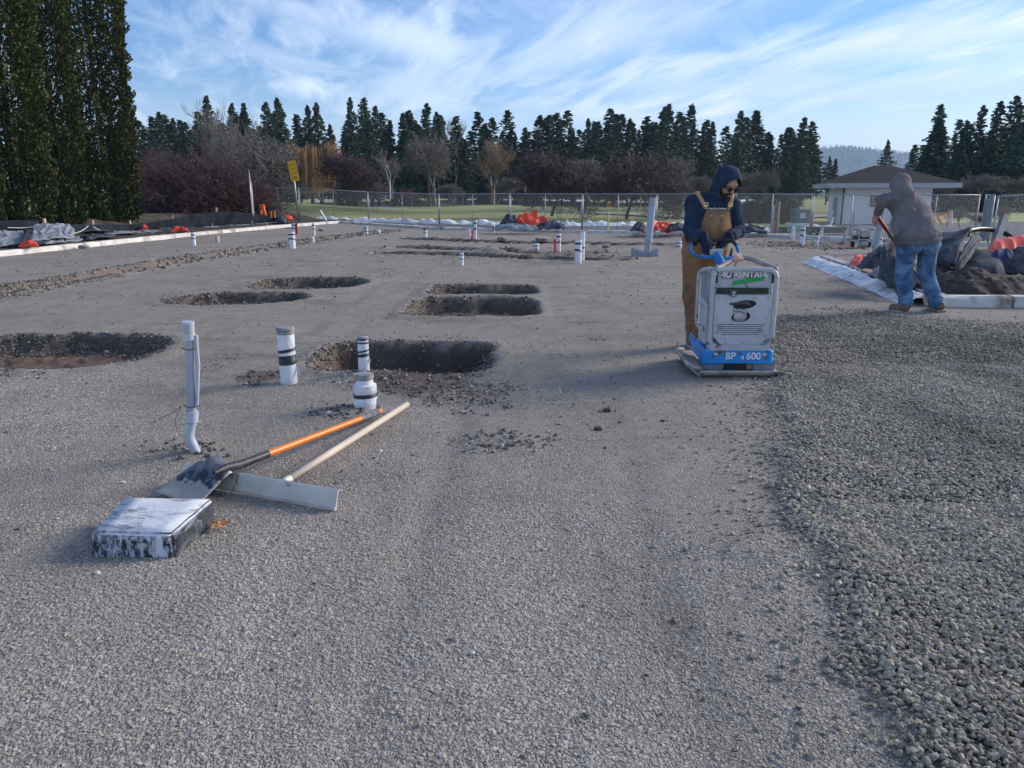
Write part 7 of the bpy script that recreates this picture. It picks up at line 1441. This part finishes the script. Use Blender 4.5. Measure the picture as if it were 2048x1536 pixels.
# ================================================================ PLATE COMPACTOR
def compactor():
    O = Vector((1.862, 6.06, 0)); e = empty('plate_compactor', O, 'grey and blue reversible plate compactor with a tube frame and green tape on its hood', 'compactor', None, math.radians(-1.5))
    GREY = mat('machine_grey_paint', (.46, .475, .52), (.40, .415, .455), rough=.45, scale=5, c3=(.20, .18, .17), s3=12, thr3=(.57, .64), spec=.5); FRM = mat('frame_grey_paint', (.48, .49, .52), (.41, .42, .45), rough=.45, scale=9, c3=(.10, .075, .06), s3=14, thr3=(.60, .66))
    BLU = mat('machine_blue_paint', (.018, .27, .68), (.014, .22, .58), rough=.4, scale=4, c3=(.11, .08, .07), s3=16, thr3=(.585, .61)); BLK_ = mat('black_rubber_and_shade', (.012, .012, .014), (.03, .03, .03), rough=.6); DUST = mat('dusty_cast_steel', (.42, .37, .32), (.50, .44, .39), rough=.8, scale=9, c3=(.20, .18, .17), s3=6, thr3=(.5, .65), bump=.5)  # the black also stands in for shade in the machine's openings
    LB = mat('dusty_blue', (.12, .22, .34), (.25, .24, .23), rough=.7, scale=14)
    # base plate: profile along y, turned up at both ends
    pr = [(.0, .055), (.012, .062), (.05, .040), (.10, .035), (.68, .035), (.76, .07), (.79, .075), (.76, .04), (.69, .0), (.07, .0), (.02, .03)]
    k = len(pr); V = [(x, y, z) for x in (-.335, .33) for y, z in pr]; MB().add(V, [(i, (i + 1) % k, k + (i + 1) % k, k + i) for i in range(k)] + [tuple(range(k))[::-1], tuple(range(k, 2 * k))]).build('base_plate', DUST, e, bevel=.006)
    wl = MB(); wl.tube(smooth_pts([(-.33, .03, .075), (-.40, .06, .085), (-.425, .20, .10), (-.425, .45, .11), (-.41, .66, .11), (-.34, .74, .09)], 5), .017, 8)
    wl.add([(-.33, .04, .02), (-.42, .12, .09), (-.42, .66, .10), (-.33, .74, .03), (-.33, .04, .0), (-.425, .12, .07), (-.425, .66, .08), (-.33, .74, .0)], [(0, 1, 2, 3), (7, 6, 5, 4), (0, 4, 5, 1), (1, 5, 6, 2), (2, 6, 7, 3)]); wl.build('side_wing', DUST, e, True, auto=40)
    for y in (.14, .26, .38, .50, .60): MB().add([(-.42, y, .105), (-.42, y + .02, .105), (-.25, y + .02, .05), (-.25, y, .05), (-.42, y, .07), (-.42, y + .02, .07), (-.25, y + .02, .03), (-.25, y, .03)], [(0, 1, 2, 3), (0, 4, 5, 1), (1, 5, 6, 2), (3, 2, 6, 7), (0, 3, 7, 4)]).build('rib', DUST, e)
    MB().tube([(.33, .05, .03), (.40, .02, .028)], .018, 8).build('lug', DUST, e, True)
    # lower body
    MB().box((-.20, .24, .075), (.16, .20, .10)).box((.21, .24, .075), (.18, .20, .10)).build('mount_bracket', LB, e, bevel=.008)
    MB().box((-.02, .27, .08), (.26, .22, .12)).build('exciter', BLK_, e, bevel=.01); MB().box((.10, .165, .08), (.06, .02, .08)).build('exciter_cover', mat('tan_mud', (.38, .26, .16), (.28, .19, .12), scale=20), e, bevel=.004)
    for x in (-.2, .2): MB().lathe([(.05, -.02), (.058, 0), (.05, .025)], 16, (x, .25, .105)).build('rubber_mount', BLK_, e, True)
    # blue band: rounded front corners, sides run back and up
    def prism_xy(pts, z0, z1, nm, m, bev=.008, slope=None):
        n = len(pts); zt = [(z1 + (slope(p) if slope else 0)) for p in pts]; zb = [(z0 + (slope(p) if slope else 0)) for p in pts]
        return MB().add([(x, y, z) for (x, y), z in zip(pts, zb)] + [(x, y, z) for (x, y), z in zip(pts, zt)], [tuple(range(n))[::-1], tuple(range(n, 2 * n))] + [(i, (i + 1) % n, n + (i + 1) % n, n + i) for i in range(n)]).build(nm, m, e, bevel=bev)
    prism_xy([(-.285, .14), (-.262, .10), (.255, .10), (.278, .14), (.278, .66), (-.285, .66)], .098, .208, 'blue_body', BLU, .012)
    MB().add([(-.288, .13, .075), (-.288, .13, .19), (-.288, .50, .20), (-.288, .66, .235), (-.288, .74, .245), (-.288, .76, .18), (-.288, .40, .10)] + [(-.27, .13, .075), (-.27, .13, .19), (-.27, .50, .20), (-.27, .66, .235), (-.27, .74, .245), (-.27, .76, .18), (-.27, .40, .10)], [(0, 1, 2, 3, 4, 5, 6)[::-1], (7, 8, 9, 10, 11, 12, 13)] + [(i, (i + 1) % 7, 7 + (i + 1) % 7, 7 + i) for i in range(7)]).build('side_skirt', BLU, e, bevel=.004)
    for x in (-.20, .19): MB().lathe([(.001, .012), (.017, .010), (.019, 0)], 10).build('bolt', mat('bright_bolt', (.5, .5, .5), metal=.7, rough=.3), e, True, loc=(x, .098, .178), rot_=(math.pi / 2, 0, 0))
    MB().box((-.01, .16, .225), (.50, .10, .05)).build('lower_tray', GREY, e, bevel=.01)
    # housing
    pts = [(-.245, .135), (.245, .135), (.245, .66), (-.245, .66)]; z0, z1 = .235, .845
    hs = MB(); hs.add([(-.240, .15, z0), (.240, .15, z0), (.240, .64, z0), (-.240, .64, z0), (-.240, .15, z1), (.240, .15, z1), (.240, .64, z1 - .03), (-.240, .64, z1 - .03)], [(3, 2, 1, 0), (4, 5, 6, 7), (0, 1, 5, 4), (1, 2, 6, 5), (2, 3, 7, 6), (3, 0, 4, 7)]); hs.build('housing', GREY, e, bevel=.02, seg=3)
    # front panel with cut openings (real holes over a black plate standing in for the shade inside)
    cu = bpy.data.curves.new('front_panel', 'CURVE'); cu.dimensions = '2D'; cu.fill_mode = 'BOTH'; cu.extrude = .003
    def poly(pp):
        s = cu.splines.new('POLY'); s.points.add(len(pp) - 1)
        for q, (x, y) in zip(s.points, pp): q.co = (x, y, 0, 1)
        s.use_cyclic_u = True
    poly([(-.228, .662), (-.228, .325), (-.160, .255), (.158, .255), (.228, .325), (.228, .662)])
    def bl(cx, cy, rx, ry, rot__, n=26, nt_=0): return [(cx + rx * math.cos(q) * math.cos(rot__) - ry * math.sin(q) * math.sin(rot__), cy + rx * math.cos(q) * math.sin(rot__) + ry * math.sin(q) * math.cos(rot__)) for q in [6.2832 * i / n for i in range(n)]]
    poly(bl(.012, .583, .094, .036, .12)); poly(bl(-.012, .485, .076, .046, .10))
    for i in range(6): w0, w1 = (-.19 + .006 * i * (i > 2), .185 - .012 * i); z = .418 - i * .0165; poly([(w0, z), (w1, z), (w1, z + .0052), (w0, z + .0052)])
    o_ = bpy.data.objects.new('front_panel', cu); C.objects.link(o_); dg = bpy.context.evaluated_depsgraph_get(); me = bpy.data.meshes.new_from_object(o_.evaluated_get(dg)); bpy.data.objects.remove(o_)
    link('front_panel', me, mat('panel_grey', (.50, .52, .575), (.45, .465, .515), rough=.4, scale=3, c3=(.24, .23, .23), s3=9, thr3=(.56, .70)), e, (0, .128, 0), (math.pi / 2, 0, 0))
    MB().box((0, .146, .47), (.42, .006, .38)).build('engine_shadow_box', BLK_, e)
    MB().lathe([(.03, -.01), (.055, 0), (.052, .012), (.02, .014)], 24).build('engine_flywheel', mat('cast_silver', (.45, .47, .50), (.32, .33, .35), rough=.4, metal=.4), e, True, loc=(-.015, .140, .487), rot_=(math.pi / 2, 0, 0))
    MB().tube(smooth_pts([(-.075, .132, .535), (-.03, .122, .540), (.02, .124, .525), (.01, .126, .505)], 5), .014, 10).build('exhaust_elbow', mat('cast_silver', (.45, .47, .50)), e, True)
    MB().tube([(-.11, .13, .588), (.03, .128, .60), (.06, .132, .575)], .012, 8).build('cable', mat('dark_grey_part', (.06, .065, .07), (.10, .10, .11), rough=.4), e, True)
    MB().box((-.012, .126, .695), (.41, .012, .046)).build('grille_shade_bar', BLK_, e); MB().box((-.09, .118, .672), (.055, .02, .040)).box((-.095, .116, .70), (.10, .01, .012)).build('latch', mat('dark_grey_part', (.06, .065, .07)), e, bevel=.004)  # opening is a solid black bar, its inner shade put into the colour
    MB().lathe([(.002, .02), (.013, .018), (.016, 0)], 10).box((0, -.022, .008), (.03, .022, .012)).build('valve', mat('bright_bolt', (.5, .5, .5)), e, True, loc=(-.088, .112, .682), rot_=(math.pi / 2, 0, 0))
    for x, z in ((-.20, .64), (.195, .64), (-.205, .475), (.195, .475), (-.115, .27), (.03, .268)): MB().lathe([(.001, .006), (.008, .005), (.0095, 0)], 10).build('bolt', mat('bright_bolt', (.5, .5, .5)), e, True, loc=(x, .124, z), rot_=(math.pi / 2, 0, 0))
    for x in (-.222, .222): MB().box((x, .130, .80), (.014, .01, .09)).build('slot_shade', BLK_, e)  # solid black strips, shade of the slots put into the colour
    # hood sticker, letters, green tape
    def orig_faces(bm, m_): bm.faces.ensure_lookup_table(); return [bm.faces[i] for i in range(len(m_.polygons))]
    def letters(s, size, loc, m, par=e, ext=.001, rot__=(math.pi / 2, 0, 0), bold=0.0, sh=1.0):
        c = bpy.data.curves.new('lettering', 'FONT'); c.body = s; c.size = size; c.align_x = 'LEFT'; c.align_y = 'BOTTOM'; c.extrude = ext
        ob = bpy.data.objects.new('lettering', c); C.objects.link(ob); d_ = bpy.context.evaluated_depsgraph_get(); m_ = bpy.data.meshes.new_from_object(ob.evaluated_get(d_)); bpy.data.objects.remove(ob); bm = bmesh.new(); bm.from_mesh(m_)
        for dx, dy in ((bold, 0), (0, bold), (bold, bold)):
            if bold: g_ = bmesh.ops.duplicate(bm, geom=[q for q in bm.faces if q.tag is False][:0] or orig_faces(bm, m_)); bmesh.ops.translate(bm, verts=[q for q in g_['geom'] if isinstance(q, bmesh.types.BMVert)], vec=(dx, dy, dx * .05 + dy * .08))
        bm.to_mesh(m_); bm.free(); w = link('lettering', m_, m, par, loc, rot__); w.scale = (sh, 1, 1); return w
    INK = mat('white_print', (.80, .78, .78), (.62, .60, .60), scale=30, thr=(.5, .6), rough=.5)
    stk = MB().box((0, 0, 0), (.10, .002, .052)).box((.165, 0, .004), (.21, .002, .044)).build('sticker', mat('dark_sticker', (.06, .06, .08), (.28, .27, .29), scale=12), e, loc=(-.135, .1465, .812)); 
    letters('4U RENTALS', .070, (-.185, .1445, .785), INK, bold=.0035, sh=.93)
    MB().add([(-.10, 0, -.028), (.155, .0, .012), (.165, 0, .045), (-.085, 0, .006), (-.10, -.002, -.028), (.155, -.002, .012), (.165, -.002, .045), (-.085, -.002, .006)], [(0, 1, 2, 3), (7, 6, 5, 4), (0, 4, 5, 1), (1, 5, 6, 2), (2, 6, 7, 3), (3, 7, 4, 0)]).build('green_tape', mat('green_tape', (.02, .38, .09), (.015, .30, .07), rough=.5, scale=10), e, loc=(0, .1435, .765))
    W2 = mat('white_print_solid', (.82, .82, .82), rough=.5, scale=20); letters('BP', .080, (-.125, .0975, .122), W2, bold=.003); letters('4', .055, (.002, .0975, .122), W2, bold=.002); letters('600', .080, (.045, .0975, .122), W2, bold=.003)
    # frame
    def rloop(y, x0, x1, z0_, z1_, r, tr): 
        p = []
        for cx, cz, a0 in ((x1 - r, z1_ - r, 0), (x0 + r, z1_ - r, 90), (x0 + r, z0_ + r, 180), (x1 - r, z0_ + r, 270)):
            for kk in range(6): a = math.radians(a0 + kk * 18); p.append((cx + r * math.cos(a), y, cz + r * math.sin(a)))
        p += [p[0], p[1]]; return MB().tube(p, tr, 10)
    rloop(.128, -.252, .252, .235, .865, .07, .0195).build('frame_tube', FRM, e, True); rloop(.66, -.252, .252, .30, .82, .07, .0185).build('frame_tube', FRM, e, True)
    for x in (-.252, .252): MB().tube(smooth_pts([(x, .13, .84), (x, .30, .855), (x, .62, .80)], 4), .018, 10).build('frame_tube', FRM, e, True); MB().tube([(x, .13, .29), (x, .66, .34)], .016, 8).build('frame_tube', FRM, e, True)
    MB().tube(smooth_pts([(-.275, .14, .57), (-.30, .20, .585), (-.30, .34, .575), (-.27, .40, .56)], 5), .014, 8).build('side_handle', FRM, e, True)
    MB().box((-.268, .27, .41), (.055, .20, .33)).build('side_cover', FRM, e, bevel=.03, seg=4)
    sp = MB().box((-.240, .40, .70), (.008, .40, .22)).build('side_panel', mat('side_grey', (.24, .25, .28), (.29, .30, .33), rough=.5), e)
    for i in range(6): MB().box((0, 0, 0), (.002, .14 + .03 * (i % 3), .010)).build('printed_line', mat('faded_print', (.42, .43, .46), (.30, .31, .34), scale=60), sp, loc=(-.246, .28, .77 - i * .022))
    MB().tube(smooth_pts([(-.24, .14, .86), (-.12, .26, .90), (-.02, .34, .935), (.08, .34, .935), (.17, .24, .90), (.25, .13, .865)], 6), .020, 10).build('lifting_bar', mat('scuffed_bar', (.20, .17, .15), (.33, .32, .32), rough=.5, scale=7), e, True)
    MB().box((0, .40, .845), (.30, .30, .04)).build('top_cover', mat('tan_dusty_top', (.30, .25, .20), (.24, .21, .19)), e, bevel=.01)
    # steering arm with loop handle
    MB().tube([(-.08, .52, .80), (-.085, .62, .88), (-.09, .73, .935)], [.038, .038, .034], 12).build('steering_head', mat('worn_blue_paint', (.02, .17, .45)), e, True, auto=40)
    MB().tube(smooth_pts([(-.30, .86, 1.02), (-.305, .80, .955), (-.26, .74, .925), (-.09, .70, .905), (.06, .74, .915), (.11, .80, .945), (.105, .86, 1.005)], 6), .014, 10).build('handle_loop', mat('worn_blue_paint', (.02, .17, .45), (.03, .13, .34), rough=.5, scale=9), e, True)
    MB().tube(smooth_pts([(-.30, .86, 1.02), (-.28, .92, 1.045), (-.20, .95, 1.055), (0.0, .95, 1.045), (.08, .92, 1.04), (.105, .86, 1.005)], 6), .017, 10).build('handle_grip', BLK_, e, True)
    MB().box((-.09, .77, .955), (.11, .07, .05)).build('control_box', mat('pale_control_box', (.42, .44, .47), rough=.4), e, bevel=.01); MB().tube([(.02, .74, .90), (.045, .76, .985)], .013, 8).build('throttle_lever', BLK_, e, True)
    # flagging ribbon tied round the bar
    RB = mat('pink_flagging', (.62, .36, .28), (.50, .27, .21), rough=.5); rb = MB(); 
    for q in ([(-.055, .31, .965), (-.015, .30, .955), (-.010, .29, .90), (-.045, .295, .90)], [(-.050, .30, .93), (-.030, .285, .93), (-.040, .27, .855), (-.052, .275, .858)], [(.01, .34, .975), (.03, .30, .93), (-.02, .29, .935), (-.04, .33, .985)]): rb.add(q + [tuple(Vector(p) + Vector((.001, .004, 0))) for p in q], [(0, 1, 2, 3), (7, 6, 5, 4), (0, 4, 5, 1), (1, 5, 6, 2), (2, 6, 7, 3), (3, 7, 4, 0)])
    rb.build('flagging_ribbon', RB, e)
compactor()
